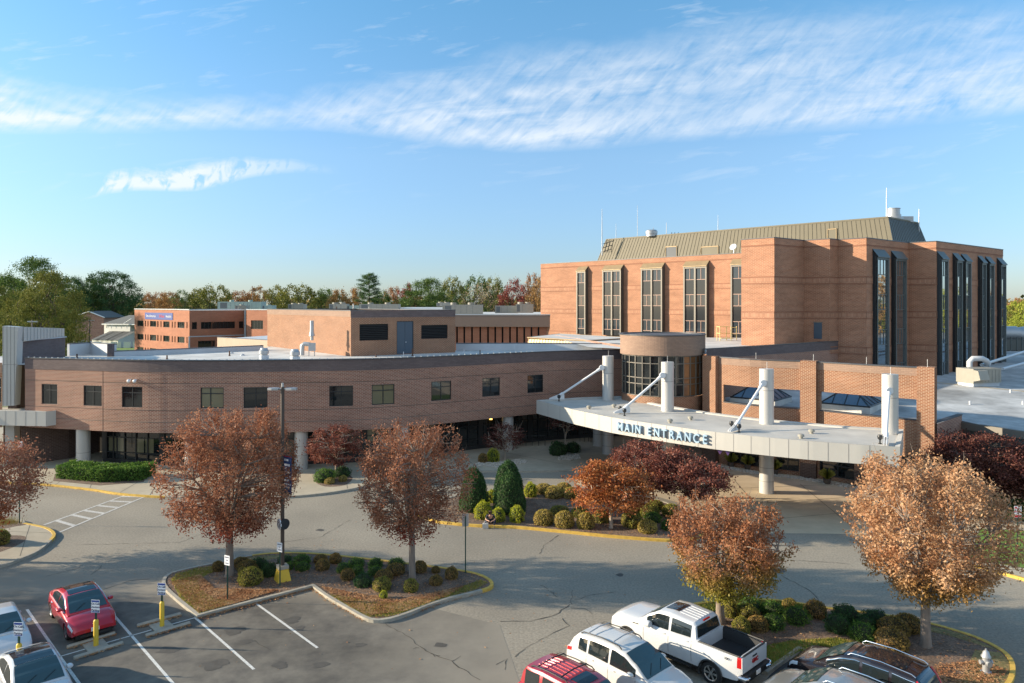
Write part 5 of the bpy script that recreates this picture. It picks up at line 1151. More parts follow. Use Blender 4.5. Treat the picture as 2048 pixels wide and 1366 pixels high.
def env_vase(t): return max(0., 1 - abs((t - .56) / .58) ** 2.3) ** .62
def env_dome(t): return max(0., 1 - abs((t - .40) / .62) ** 2.2) ** .6
def env_flat(t): return max(0., 1 - abs((t - .50) / .52) ** 2.6) ** .5
def env_cone(t): return (1 - t) ** .75
def make_tree(Rx, z0, z1, hf, trunk_r, env, ncl, nleaf, ln, wd, m, bark='bark', sig=(.34, .34, .26), nlimb=9, spread=.8, lean=(0, 0), twig=.012, shell=.42, gaps=0, twigs=1., Ry=None, seed=1, tips=0, crown_off=(0, 0), limb_r=None, spray=0):
    global nrg
    nrg = np.random.default_rng(seed); rr_ = random.Random(seed); Ry = Ry or Rx
    C = []
    gp = [(rr_.uniform(0, 6.28), rr_.uniform(.25, .8)) for _ in range(gaps)]
    while len(C) < ncl:
        t = nrg.uniform(0, 1); e_ = env(t)
        if nrg.uniform() > e_ + .08: continue
        w = nrg.uniform(0, 2 * math.pi); rho = nrg.uniform() ** shell
        if any(abs((w - a + math.pi) % (2 * math.pi) - math.pi) < .30 and abs(t - q) < .07 and rho > .3 for a, q in gp): continue
        lob = 1 + .10 * math.sin(3 * w + seed) + .07 * math.sin(7 * w + 5 * t + seed) + .05 * math.sin(13 * w)
        C.append((math.cos(w) * Rx * e_ * rho * lob + crown_off[0], math.sin(w) * Ry * e_ * rho * lob + crown_off[1], z0 + (z1 - z0) * t))
    C = np.array(C); cw = nrg.dirichlet(np.ones(ncl) * 5) * nleaf
    idx = np.repeat(np.arange(ncl), np.maximum(3, cw.astype(int)))
    P = C[idx] + nrg.normal(size=(len(idx), 3)) * np.array(sig)
    if spray:
        ctr = np.array([crown_off[0] * .5, crown_off[1] * .5, hf]); D = C - ctr; D /= np.linalg.norm(D, axis=1)[:, None]; D = D * .75 + np.array([0, 0, .45]) + nrg.normal(size=D.shape) * .18; D /= np.linalg.norm(D, axis=1)[:, None]
        LL = nrg.uniform(.5, 1.25, ncl) * spray; tt_ = nrg.uniform(-.62, .38, len(idx)) ; P = C[idx] + D[idx] * (tt_ * LL[idx])[:, None] + nrg.normal(size=(len(idx), 3)) * np.array(sig) * (.55 - .30 * tt_[:, None])
    P = P[P[:, 2] > z0 * .75]
    crown = leafmesh('crown', P, ln, wd, m)
    tb = MB(); fork = Vector((lean[0] * .3, lean[1] * .3, hf))
    tb.tube([(0, 0, -.1), (trunk_r * .1, 0, .12), (lean[0] * .12, lean[1] * .12, hf * .5), fork], [trunk_r * 1.45, trunk_r * 1.08, trunk_r * .95, trunk_r * .88], 12, 0)
    limbs = []
    for i in range(nlimb):
        w = 2 * math.pi * (i + rr_.uniform(-.25, .25)) / nlimb; q = rr_.uniform(.35, 1.0) if i % 3 else rr_.uniform(.1, .4)
        re = Rx * spread * q; ze = z0 + (z1 - z0) * (rr_.uniform(.66, .86) if q < .7 else rr_.uniform(.48, .7))
        pts = []
        for k in range(7):
            s_ = k / 6; pts.append(fork + Vector((math.cos(w) * re * s_ ** 1.15 + crown_off[0] * s_ + rr_.uniform(-.06, .06), math.sin(w) * re * s_ ** 1.15 + crown_off[1] * s_ + rr_.uniform(-.06, .06), (ze - hf) * s_ ** .9)))
        pts[0] = fork - Vector((0, 0, .15)); lr = limb_r or trunk_r * .50
        tb.tube(pts, [lr * (1 - .86 * k / 6) for k in range(7)], 6, 0, cap=False); limbs.append(pts)
    order = list(range(ncl)); rr_.shuffle(order)
    for ci in order[:int(ncl * twigs)]:
        c = Vector(C[ci]); best = None
        for L_ in limbs:
            for k in range(1, 7):
                p = L_[k]; d = (p - c).length + max(0, p.z - c.z + .2) * 2.5
                if best is None or d < best[0]: best = (d, p)
        p = best[1]; mid_ = p.lerp(c, .5) + Vector((rr_.uniform(-.1, .1), rr_.uniform(-.1, .1), rr_.uniform(-.05, .12)))
        tb.tube([p, mid_, c, c + (c - mid_) * .35], [twig * 2.4, twig * 1.6, twig, twig * .3], 4, 0, cap=False)
    for _ in range(tips):
        c = Vector(C[rr_.randrange(ncl)]); 
        if c.z < z0 + (z1 - z0) * .55: continue
        tb.tube([c, c + Vector((rr_.uniform(-.25, .25) + c.x * .08, rr_.uniform(-.25, .25) + c.y * .08, rr_.uniform(.4, .8)))], [.012, .004], 3, 0, cap=False)
    return crown, tb, bark
def place_tree(name, label, base, kit, cat='tree', group=None, rz=0., sc=1.):
    t = thing(name, label, cat, base, rz, group); t.scale = (sc,) * 3
    crown, tb, bark = kit
    if isinstance(tb, MB):
        o = tb.build('trunk', bark, t, world=False, smooth=60); kit[1] = o.data
    else: o = link('trunk', tb, t)
    link('crown', crown, t); return t
def kit(*a, **k): return list(make_tree(*a, **k))
g1 = 'autumn zelkova trees in the kerbed islands'
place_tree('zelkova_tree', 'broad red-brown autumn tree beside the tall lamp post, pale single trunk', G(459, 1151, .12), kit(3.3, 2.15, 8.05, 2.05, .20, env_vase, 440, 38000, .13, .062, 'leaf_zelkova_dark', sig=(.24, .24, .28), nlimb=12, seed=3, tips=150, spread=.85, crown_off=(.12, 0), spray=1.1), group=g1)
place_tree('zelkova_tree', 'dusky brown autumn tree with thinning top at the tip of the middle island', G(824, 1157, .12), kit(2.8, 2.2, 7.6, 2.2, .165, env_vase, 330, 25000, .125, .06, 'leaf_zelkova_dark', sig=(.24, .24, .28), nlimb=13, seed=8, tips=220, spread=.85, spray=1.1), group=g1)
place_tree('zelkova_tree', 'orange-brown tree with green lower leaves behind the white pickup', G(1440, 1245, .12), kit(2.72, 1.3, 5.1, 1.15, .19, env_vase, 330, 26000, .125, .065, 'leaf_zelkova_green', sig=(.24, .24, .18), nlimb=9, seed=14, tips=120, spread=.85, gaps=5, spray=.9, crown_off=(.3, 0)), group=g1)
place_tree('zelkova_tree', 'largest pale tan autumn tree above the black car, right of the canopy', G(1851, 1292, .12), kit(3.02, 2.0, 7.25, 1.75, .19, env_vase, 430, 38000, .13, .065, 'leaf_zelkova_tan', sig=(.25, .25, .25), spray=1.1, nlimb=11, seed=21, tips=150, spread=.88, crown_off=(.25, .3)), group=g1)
kz = kit(3.2, 1.9, 7.0, 2.0, .18, env_vase, 300, 22000, .15, .08, 'leaf_zelkova', sig=(.32, .32, .30), nlimb=9, seed=31, twigs=.5)
place_tree('zelkova_tree', 'reddish tree cut off by the left edge of the picture', AT(-52, 38.6, .12), kz, group=g1, sc=.9)
for i, (x, y, s_) in enumerate(((-46.5, 35.6, 1.1), (-60, 34.2, 1.1), (-35, 20.5, .9))):
    place_tree('zelkova_tree', 'autumn tree standing outside the left of the view, shading the car park', (x, y, 0), kz, group='trees shading the car park from the left', rz=i * 1.3, sc=s_)
# Japanese maples
place_tree('japanese_maple', 'orange-brown maple in front of the red ones in the entrance bed', G(1222, 1056, .12), kit(2.4, 1.1, 3.95, .75, .11, env_flat, 150, 15000, .14, .10, 'leaf_maple_orange', 'bark_pale', sig=(.30, .30, .13), nlimb=7, seed=41, spread=.85, shell=.5, tips=25))
place_tree('japanese_maple', 'red maple directly below the sign letters, behind the orange one', AT(1305, 48.6, .12), kit(2.6, 1.5, 4.25, 1.0, .13, env_flat, 150, 15000, .14, .10, 'leaf_maple_red', 'bark_pale', sig=(.30, .30, .13), nlimb=7, seed=45, spread=.85, shell=.5, tips=25))
place_tree('japanese_maple', 'dark red spreading maple at the right end of the entrance bed', AT(1387, 46.3, .12), kit(2.2, 1.5, 3.6, 1.2, .11, env_flat, 110, 13000, .14, .10, 'leaf_maple_red', 'bark_pale', sig=(.30, .30, .13), nlimb=7, seed=49, spread=.85, shell=.5, tips=25))
place_tree('japanese_maple', 'small red maple against a round column of the curved wing', AT(672, 57.0, .14), kit(2.0, 1.1, 3.95, 1.0, .09, env_flat, 90, 7500, .13, .09, 'leaf_maple_red', 'bark_pale', sig=(.25, .25, .12), nlimb=6, seed=53, spread=.85, shell=.5, tips=15))
place_tree('japanese_maple', 'shaded purple-leaved maple with sparse crown beside white stones', AT(1010, 63.5, .14), kit(1.9, .9, 2.95, .7, .07, env_flat, 90, 3600, .12, .08, 'leaf_maple_purple', 'bark_pale', sig=(.25, .25, .12), nlimb=7, seed=57, spread=.9, shell=.5, tips=60))
place_tree('japanese_maple', 'thin dark maple with bare pale stems under the canopy edge', AT(1131, 66.5, .14), kit(2.0, 2.3, 4.6, 1.2, .06, env_flat, 60, 2600, .12, .08, 'leaf_maple_purple', 'bark_pale', sig=(.3, .3, .15), nlimb=5, seed=61, spread=.8, shell=.5, tips=60))
kp = kit(3.3, .9, 4.75, .7, .13, env_flat, 200, 17000, .15, .10, 'leaf_maple_purple', 'bark_dark', sig=(.32, .32, .16), nlimb=7, seed=65, spread=.85, shell=.5)
place_tree('japanese_maple', 'large purple maple against the brick side wall, behind the tan tree', AT(1950, 50.0, .1), kp)
place_tree('japanese_maple', 'purple maple cut off by the right edge in front of the metal wall', AT(2065, 47.5, .1), kp, rz=2.1, sc=.88)

# ---------------------------------------------------------------- shrubs
def shrub_mesh(seed, m, core, n=1500, ln=.12, wd=.07, r0=.86, r1=1.04, zc=.62, shape='ball', lump=.05):
    g = np.random.default_rng(seed); global nrg; nrg = g
    V = g.normal(size=(n * 2, 3)); V /= np.linalg.norm(V, axis=1)[:, None]; V = V[V[:, 2] > -.55][:n]
    L_ = 1 + lump * np.sin(V[:, 0] * 5 + seed) * np.cos(V[:, 1] * 4 + seed) + lump * .6 * np.sin(V[:, 2] * 9 + V[:, 0] * 7)
    P = V * (g.uniform(r0, r1, (len(V), 1))) * L_[:, None]
    bm = bmesh.new(); bmesh.ops.create_icosphere(bm, subdivisions=3, radius=1)
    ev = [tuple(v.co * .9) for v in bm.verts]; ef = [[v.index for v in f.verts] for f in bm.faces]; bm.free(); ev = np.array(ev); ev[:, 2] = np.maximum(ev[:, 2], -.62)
    if shape == 'cone':
        def sh(A):
            A = A.copy(); t = (A[:, 2] + .6) / 1.6; k = np.clip(1.02 - .16 * np.clip(t, 0, 1), .2, 1.2) * (1 + .35 * np.clip(-A[:, 2] + .1, 0, .6)); A[:, 0] *= k; A[:, 1] *= k; return A
        P = sh(P); ev = sh(ev)
    for A in (P, ev): A[:, 2] = (A[:, 2] + .6) / 1.6        # base at 0, top at 1
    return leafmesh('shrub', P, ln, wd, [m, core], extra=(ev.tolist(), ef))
SM = {}
for k_, (m_, c_, r0, r1, lump) in {'olive': ('leaf_olive', 'shrub_core_brown', .88, 1.02, .04), 'brown': ('leaf_brown', 'shrub_core_brown', .88, 1.02, .04), 'tan': ('leaf_tan', 'shrub_core_brown', .9, 1.02, .03),
                         'green': ('leaf_green', 'shrub_core', .82, 1.1, .10), 'deep': ('leaf_deep', 'shrub_core', .82, 1.1, .10), 'yellow': ('leaf_yellow', 'shrub_core', .82, 1.08, .08)}.items():
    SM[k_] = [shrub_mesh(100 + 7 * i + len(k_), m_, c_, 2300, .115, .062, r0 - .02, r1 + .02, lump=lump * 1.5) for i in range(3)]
SM['holly'] = [shrub_mesh(300, 'leaf_deep', 'shrub_core', 5200, .062, .04, .9, 1.04, shape='cone', lump=.03)]
GR = {'olive': 'clipped olive shrubs', 'brown': 'clipped bronze shrubs', 'tan': 'clipped tan mounds', 'green': 'loose green shrubs', 'deep': 'loose dark green shrubs', 'yellow': 'yellow-green shrubs', 'holly': 'tall holly cones'}
def shrub(px, by, w, h, k_, label, z=.12):
    g = G(px, by, z); Y = g.y; sc = Y / FP; ww = w * sc / 2; Yc = Y + ww * .75; hh = max(.2, (h * sc) * 1.0 - .15 * ww)
    me = SM[k_][rnd.randrange(len(SM[k_]))]
    c = AT(px, Yc, z - .03); o = link('shrub' if k_ != 'holly' else 'holly', me); o.location = c; o.scale = (ww, ww, hh); o.rotation_euler = (0, 0, rnd.uniform(0, 6.28))
    tag(o, label, 'shrub', GR[k_]); return o
MI = 'of the middle island'
for a in [
 (436, 1144, 23, 22, 'brown', 'bronze globe shrub, leftmost ' + MI), (482, 1136, 31, 21, 'brown', 'dark bronze shrub right behind the first tree trunk'),
 (496, 1147, 43, 25, 'brown', 'wide bronze shrub behind the largest clipped shrub'), (486, 1150, 20, 17, 'tan', 'small pinkish-tan shrub touching the largest clipped one'),
 (501, 1173, 48, 37, 'olive', 'largest yellow-olive clipped shrub between tree trunk and lamp base'), (518, 1141, 28, 24, 'deep', 'dark green shrub behind and left of the lamp base'),
 (539, 1155, 29, 28, 'deep', 'dark green shrub directly left of the yellow lamp base'), (570, 1130, 26, 18, 'deep', 'dark green shrub hidden behind the lamp pole'), (577, 1141, 20, 16, 'green', 'small green shrub touching the right of the lamp pole'),
 (604, 1131, 33, 21, 'green', 'wide green shrub by the yellow kerb, first pair right of the pole'), (605, 1143, 28, 19, 'green', 'bright green shrub, front of the first pair right of the pole'),
 (641, 1127, 28, 17, 'brown', 'low bronze shrub at the yellow kerb left of the small globe'), (645, 1142, 29, 24, 'brown', 'bronze globe shrub standing alone above the kerb notch'), (671, 1128, 24, 22, 'brown', 'small bronze globe touching the yellow kerb midway'),
 (687, 1147, 27, 20, 'green', 'leafy green shrub at the left of the dense green cluster'), (712, 1136, 31, 18, 'green', 'spreading green shrub at the back of the dense cluster'), (715, 1151, 23, 20, 'green', 'pale green small shrub in the heart of the cluster'),
 (695, 1162, 28, 24, 'brown', 'bronze globe at the front left of the green cluster'), (726, 1176, 33, 29, 'deep', 'dark green globe at the front of the green cluster'), (751, 1137, 27, 20, 'green', 'green shrub at the kerb left of the second tree'),
 (751, 1152, 29, 19, 'green', 'spreading green shrub in front of the kerb-side one, left of the second tree'), (768, 1165, 37, 24, 'brown', 'wide bronze mound left of the second tree trunk'), (764, 1184, 38, 28, 'olive', 'olive globe at the front edge of the mulch before the second tree'),
 (767, 1199, 16, 18, 'yellow', 'tiny yellow shrub in front of the olive globe'), (792, 1134, 30, 16, 'green', 'low green shrub at the kerb behind the bronze mounds'), (791, 1152, 37, 24, 'brown', 'bronze mound touching the second tree trunk on its left'),
 (840, 1147, 28, 25, 'brown', 'bronze shrub right behind the second tree trunk'), (822, 1186, 30, 28, 'olive', 'olive globe right at the foot of the second tree'), (872, 1172, 27, 21, 'brown', 'small bronze globe in the open mulch right of the second tree'),
 (903, 1160, 27, 26, 'brown', 'rightmost bronze globe ' + MI), (872, 1147, 18, 15, 'brown', 'smallest bronze shrub beside the kerb right of the second tree'),
 (966, 1040, 33, 37, 'yellow', 'largest yellow-green globe, left of the seated person'), (997, 1045, 26, 29, 'yellow', 'yellow-green globe just right of the seated person'), (1034, 1046, 29, 34, 'yellow', 'yellow-green globe right of the front holly'),
 (983, 1006, 24, 26, 'yellow', 'yellow-green shrub between the hollies'), (1061, 995, 26, 30, 'yellow', 'yellow-green globe right of the hollies at the rear kerb'),
 (1087, 989, 34, 22, 'tan', 'tan mound at the rear, nearest the hollies'), (1107, 998, 38, 26, 'tan', 'wide tan mound in the rear row of the entrance bed'), (1128, 983, 30, 18, 'tan', 'tan mound furthest back in the entrance bed'), (1140, 998, 30, 24, 'tan', 'tan mound tucked against the orange maple'),
 (1087, 1052, 41, 32, 'tan', 'leftmost clipped mound of the front row in the entrance bed'), (1119, 1031, 38, 19, 'olive', 'low olive mound behind the first front-row gap'), (1128, 1057, 41, 34, 'tan', 'second clipped globe of the front row in the entrance bed'),
 (1160, 1036, 36, 21, 'olive', 'low olive mound behind the third front-row globe'), (1171, 1059, 37, 33, 'tan', 'third clipped globe of the front row in the entrance bed'), (1201, 1047, 33, 27, 'olive', 'olive mound left of the orange maple trunk'),
 (1264, 1057, 43, 34, 'olive', 'green-olive globe right of the orange maple trunk'), (1274, 1024, 29, 19, 'olive', 'small olive mound behind the globe right of the orange maple'), (1300, 1037, 39, 29, 'olive', 'olive globe in the middle of the right-hand cluster of the entrance bed'),
 (1312, 1021, 33, 21, 'olive', 'flat olive mound at the back of the right-hand cluster'), (1306, 1047, 33, 22, 'green', 'greener shrub inside the right-hand cluster of the entrance bed'), (1295, 1068, 39, 28, 'tan', 'frontmost tan globe of the right-hand cluster by the yellow kerb'),
 (1343, 1036, 38, 28, 'olive', 'olive globe half hidden by the orange-brown tree'), (1337, 1062, 28, 22, 'green', 'dark green shrub half hidden at the right tip of the entrance bed'),
 (1461, 1237, 32, 38, 'olive', 'olive globe right of the trunk behind the pickup'), (1500, 1229, 43, 31, 'green', 'green shrub by the kerb behind the pickup'), (1495, 1242, 46, 30, 'olive', 'olive shrub in the second row behind the pickup'),
 (1545, 1234, 43, 28, 'green', 'bright green shrub, upper of the green pair'), (1482, 1272, 36, 36, 'olive', 'yellow-brown globe nearest the pickup cab'), (1516, 1266, 43, 31, 'brown', 'bronze shrub touching the yellow-brown globe nearest the cab'),
 (1546, 1262, 43, 31, 'green', 'dark green shrub, lower of the green pair'), (1579, 1221, 29, 23, 'tan', 'small orange shrub near the yellow kerb of the right island'), (1593, 1252, 46, 36, 'green', 'tall green shrub between the small orange one and the orange globe'),
 (1630, 1238, 43, 35, 'brown', 'orange-bronze globe alone by the kerb of the right island'), (1693, 1248, 50, 34, 'deep', 'deep green shrub at the kerb, largest of the dark cluster'), (1676, 1270, 47, 37, 'deep', 'deep green globe at the left of the dark cluster'),
 (1752, 1255, 48, 31, 'deep', 'deep green shrub at the back right of the dark cluster'), (1731, 1264, 36, 29, 'deep', 'deep green shrub squeezed in the middle of the dark cluster'), (1725, 1288, 51, 38, 'green', 'green globe at the front of the dark cluster above the black car'),
 (1787, 1278, 62, 39, 'brown', 'broad bronze mound behind the orange one beside the black car'), (1816, 1269, 54, 37, 'brown', 'dark bronze mound touching the tan tree trunk'), (1783, 1306, 66, 44, 'brown', 'big orange-bronze mound next to the black car roof'),
 (1392, 1227, 30, 14, 'tan', 'low orange shrub left of the trunk behind the pickup'), (1, 1092, 34, 32, 'olive', 'olive shrub cut by the left edge in the pavement bed'), (-20, 1088, 34, 30, 'olive', 'olive shrub beyond the left edge in the pavement bed')]: shrub(*a)
for a in [(948, 1026, 56, 90, 'holly', 'dark holly cone left of the two overlapping ones'), (1017, 1011, 59, 90, 'holly', 'taller holly cone at the back of the overlapping pair'), (1019, 1031, 61, 86, 'holly', 'front holly cone of the overlapping pair')]: shrub(*a)
for a in [(649, 966, 40, 28, 'green', 'clipped green shrub left of the small red maple trunk'), (684, 955, 34, 22, 'deep', 'dark green shrub behind the small red maple trunk'), (659, 969, 20, 14, 'tan', 'small tan shrub in front of the small red maple'), (686, 964, 17, 14, 'tan', 'small tan shrub right of the small red maple trunk'),
          (986, 925, 24, 28, 'yellow', 'yellow-green shrub on the white stones in the shade'), (966, 926, 20, 20, 'brown', 'sparse twiggy shrub left of the yellow one on white stones'), (1115, 912, 33, 29, 'deep', 'dark shrub left of the thin maple under the canopy edge'), (1146, 906, 28, 22, 'deep', 'dark shrub right of the thin maple under the canopy edge')]: shrub(*a, z=.14)
# clipped hedge
hb = [G(113, 957, .14), G(200, 965, .14), G(284, 961, .14)]
Ch = []; rg2 = np.random.default_rng(5)
def hedge_pt(u, v_, w_):
    a = hb[0].lerp(hb[1], u * 2) if u < .5 else hb[1].lerp(hb[2], u * 2 - 1); return a + Vector((0, v_ * 2.2, w_ * .92))
for _ in range(9000):
    u, v_, w_ = rg2.uniform(0, 1, 3); f_ = rg2.integers(0, 6)
    if f_ < 2: v_ = 0
    elif f_ < 5: w_ = 1
    else: u = float(rg2.integers(0, 2))
    w_ *= 1 + .08 * math.sin(u * 23) * math.cos(v_ * 5); p = hedge_pt(u, v_, w_); Ch.append((p.x + rg2.normal() * .07, p.y + rg2.normal() * .07, p.z + rg2.normal() * .05 + .05))
hv = [tuple(hedge_pt(u, v_, w_)) for w_ in (0, .95) for v_ in (.03, .97) for u in (.01, .5, .99)]
hf_ = [(0, 1, 7, 6), (1, 2, 8, 7), (6, 7, 10, 9), (7, 8, 11, 10), (2, 5, 11, 8), (3, 0, 6, 9)]
tag(link('hedge', leafmesh('hedge', np.array(Ch), .13, .08, ['leaf_green', 'shrub_core'], extra=(hv, hf_))), 'long low clipped green hedge in front of the curved wing', 'hedge')
b = MB(); b.sheet([G(x, y, .14) for x, y in [(106, 962), (200, 971), (288, 964), (290, 955), (110, 948)]], .148); struct('planting_bed', b, 'mulch')
b = MB(); b.sheet(crom([G(x, y, .14) for x, y in [(630, 962), (650, 973), (690, 970), (705, 955), (680, 945), (640, 948)]], 4, True), .148); struct('planting_bed', b, 'mulch')
# ornamental grass clump at far left
gc = []; rg2 = np.random.default_rng(9)
c0_ = G(6, 1050, .12); b = MB()
for i in range(260):
    w, r_ = rg2.uniform(0, 6.28), rg2.uniform(.1, .9); x, y = c0_.x + rg2.normal() * .45, c0_.y + .3 + rg2.normal() * .2; h_ = rg2.uniform(.25, .55)
    b.face([(x - .012, y, .12), (x + .012, y, .12), (x + math.cos(w) * r_ * .35, y + math.sin(w) * r_ * .3, .12 + h_)])
tag(b.build('grass_clump', 'leaf_tan'), 'straw-coloured ornamental grass clump at the left edge', 'plant')
# leaf litter, grass blades, stones: uncountable
def scatter_poly(poly, n, z):
    hi = [Vector((p[0], p[1], 0)) for p in poly]; tr = tessellate_polygon([hi]); ar = np.array([abs((hi[t[1]] - hi[t[0]]).cross(hi[t[2]] - hi[t[0]]).z) for t in tr]); ar /= ar.sum(); out = []
    for k in nrg.choice(len(tr), n, p=ar):
        a, c, d = (hi[i] for i in tr[k]); u, v_ = nrg.uniform(0, 1, 2)
        if u + v_ > 1: u, v_ = 1 - u, 1 - v_
        p = a + (c - a) * u + (d - a) * v_; out.append((p.x, p.y, z))
    return out
nrg = np.random.default_rng(77)
LC = []
def along(px, n, spread, z=.02, k=0):
    P = [G(x, y, z) for x, y in px]; seg = Path([p.xy for p in P])
    for _ in range(n):
        t = nrg.uniform(0, seg.L); p = seg.at(t); q = seg.nrm(t); d = abs(nrg.normal()) * spread; LC.append((p.x + q.x * d, p.y + q.y * d, z + nrg.uniform(0, .02)))
along([(327, 1173), (354, 1202), (394, 1234)][::-1], 1100, .35); along([(394, 1234), (457, 1217), (559, 1191), (624, 1173)], 1600, .18); along([(624, 1173), (696, 1219), (737, 1240)], 350, .15); along([(737, 1240), (816, 1228), (901, 1198), (965, 1182)], 450, .12)
along([(47, 967), (172, 979), (240, 989)], 200, .1); along([(881, 1044), (1032, 1054), (1232, 1073)], 120, .08)
for (a, c) in (((134, 1296), (230, 1267)), ((147, 1317), (246, 1287)), ((274, 1254), (361, 1230)), ((291, 1273), (380, 1248))): along([a, c], 260, .12)
LC += scatter_poly([G(x, y, .13) for x, y in [(342, 1165), (400, 1150), (430, 1178), (560, 1180), (457, 1212), (396, 1226)]], 9000, .15)
LC += scatter_poly([G(x, y, .13) for x, y in [(640, 1172), (700, 1185), (800, 1200), (930, 1172), (900, 1190), (815, 1222), (740, 1232), (700, 1214)]], 6500, .15)
LC += scatter_poly(Q1, 3200, .14) + scatter_poly(Q3, 3000, .14) + scatter_poly([G(x, y, .13) for x, y in [(1870, 1330), (1960, 1320), (2015, 1340), (1990, 1380), (1900, 1390), (1860, 1350)]], 1800, .135) + scatter_poly(Q2, 1200, .135)
LC += [(float(x), float(y), .01) for x, y in zip(nrg.uniform(-22, 14, 260), nrg.uniform(27, 46, 260))]
C_ = np.array(LC); a = leafmesh('leaf_litter', C_, .10, .075, 'litter')
vv = np.empty(len(a.vertices) * 3); a.vertices.foreach_get('co', vv); vv = vv.reshape(-1, 4, 3); zz = C_[:, 2][:, None]; vv[:, :, 2] = zz + (vv[:, :, 2] - zz) * .25 + .02; a.vertices.foreach_set('co', vv.ravel())
tag(link('leaf_litter', a), 'fallen brown leaves scattered along kerbs and beds', 'leaf litter', kind='stuff')
BG = []
for px, n in (([(342, 1160), (352, 1148), (395, 1137), (440, 1132), (425, 1145), (395, 1160), (400, 1180), (430, 1200), (470, 1205), (455, 1213), (398, 1228), (360, 1198)], 5000), ([(660, 1190), (690, 1194), (740, 1205), (800, 1206), (870, 1196), (930, 1172), (962, 1160), (975, 1166), (950, 1180), (890, 1196), (815, 1224), (775, 1234), (738, 1234), (700, 1216)], 4500),
              ([(1500, 1325), (1538, 1290), (1580, 1282), (1680, 1276), (1730, 1290), (1800, 1325), (1760, 1350), (1601, 1301), (1540, 1338)], 8000), ([(1352, 1226), (1380, 1211), (1480, 1201), (1555, 1202), (1620, 1211), (1600, 1222), (1500, 1214), (1430, 1222), (1380, 1236)], 4000)):
    BG += scatter_poly([G(x, y, .12) for x, y in px], n, .15)
me = leafmesh('grass_blades', np.array(BG), .11, .02, 'leaf_olive', up=.7); tag(link('grass_blades', me), 'short grass blades on the islands', 'grass', kind='stuff')
def stones(px, n, z, label):
    P = scatter_poly([G(x, y, z) for x, y in px], n, z + .03); bm = bmesh.new(); bmesh.ops.create_icosphere(bm, subdivisions=1, radius=1); bv = [v.co.copy() for v in bm.verts]; bf = [[v.index for v in f.verts] for f in bm.faces]; bm.free(); b = MB()
    for p in P:
        s_ = rnd.uniform(.05, .11); w = rnd.uniform(0, 3.14); k = rnd.uniform(.6, 1)
        b.mesh([(p[0] + (v.x * math.cos(w) - v.y * math.sin(w) * k) * s_, p[1] + (v.x * math.sin(w) + v.y * math.cos(w) * k) * s_, p[2] + v.z * s_ * .6) for v in bv], bf)
    tag(b.build('gravel_stones', 'white_stone'), label, 'gravel', kind='stuff')
stones([(948, 931), (1000, 936), (1052, 926), (1055, 921), (1040, 918), (1010, 922), (985, 926), (960, 922)], 420, .14, 'white stones in the shaded bed')
stones([(1115, 919), (1140, 921), (1162, 917), (1155, 907), (1120, 911)], 200, .14, 'white stones below the thin maple')
lp2 = LPth.off(.9); pa = [LPth.off(.5).at(t) for t in np.linspace(1, LPth.L - .3, 12)]; pb2 = [LPth.off(1.4).at(t) for t in np.linspace(1, LPth.L - .3, 12)]
P = []
for i in range(11): P += scatter_poly([pa[i], pa[i + 1], pb2[i + 1], pb2[i]], 60, .03)
b = MB(); bm = bmesh.new(); bmesh.ops.create_icosphere(bm, subdivisions=1, radius=1); bv = [v.co.copy() for v in bm.verts]; bf = [[v.index for v in f.verts] for f in bm.faces]; bm.free()
gp2 = [gl_path.off(.3).at(t) for t in np.linspace(0, 12, 8)]; gq2 = [gl_path.off(.9).at(t) for t in np.linspace(0, 12, 8)]
for i in range(7): P += [(p[0], p[1], .17) for p in scatter_poly([gp2[i], gp2[i + 1], gq2[i + 1], gq2[i]], 60, .17)]
for p in P:
    s_ = rnd.uniform(.05, .12); b.mesh([(p[0] + v.x * s_, p[1] + v.y * s_ * .8, p[2] + v.z * s_ * .6) for v in bv], bf)
tag(b.build('gravel_stones', 'white_stone'), 'pale stones along the building foot', 'gravel', kind='stuff')

# ---------------------------------------------------------------- far trees
FT = {}
for k_, m_ in (('green', 'far_green'), ('deep', 'far_deep'), ('olive', 'far_olive'), ('orange', 'far_orange'), ('red', 'far_red'), ('rust', 'far_rust'), ('bare', 'far_bare'), ('lime', 'far_lime')):
    FT[k_] = [kit(.5, .10, 1., .12, .020, env_dome, 110, 6500 if k_ != 'bare' else 2200, .030 if k_ != 'bare' else .022, .020 if k_ != 'bare' else .012, m_, 'bark_dark', sig=(.042, .042, .030), nlimb=6, spread=.7, twig=.0022, twigs=.35 if k_ != 'bare' else 1, seed=200 + 13 * i + len(m_), shell=.38) for i in range(2)]
for k_, m_ in (('deep', 'far_deep'), ('olive', 'far_olive'), ('green', 'far_green')):
    FT[k_ + '_big'] = [kit(.5, .08, 1., .12, .020, env_dome, 300, 40000, .0155, .0105, m_, 'bark_dark', sig=(.034, .034, .022), nlimb=8, spread=.7, twig=.0022, twigs=.2, seed=290 + len(m_), shell=.36)]
def ftree(px, top, w, Y, k_, label, group=None, name='broadleaf_tree'):
    h = H - (top - HZ) * Y / FP; ww = w * Y / FP; kt = FT[k_][rnd.randrange(len(FT[k_]))]
    t = place_tree(name, label, AT(px, Y, 0), kt, group=group, rz=rnd.uniform(0, 6.28)); t.scale = (ww, ww, h); return t
gd = 'trees beyond the hospital'
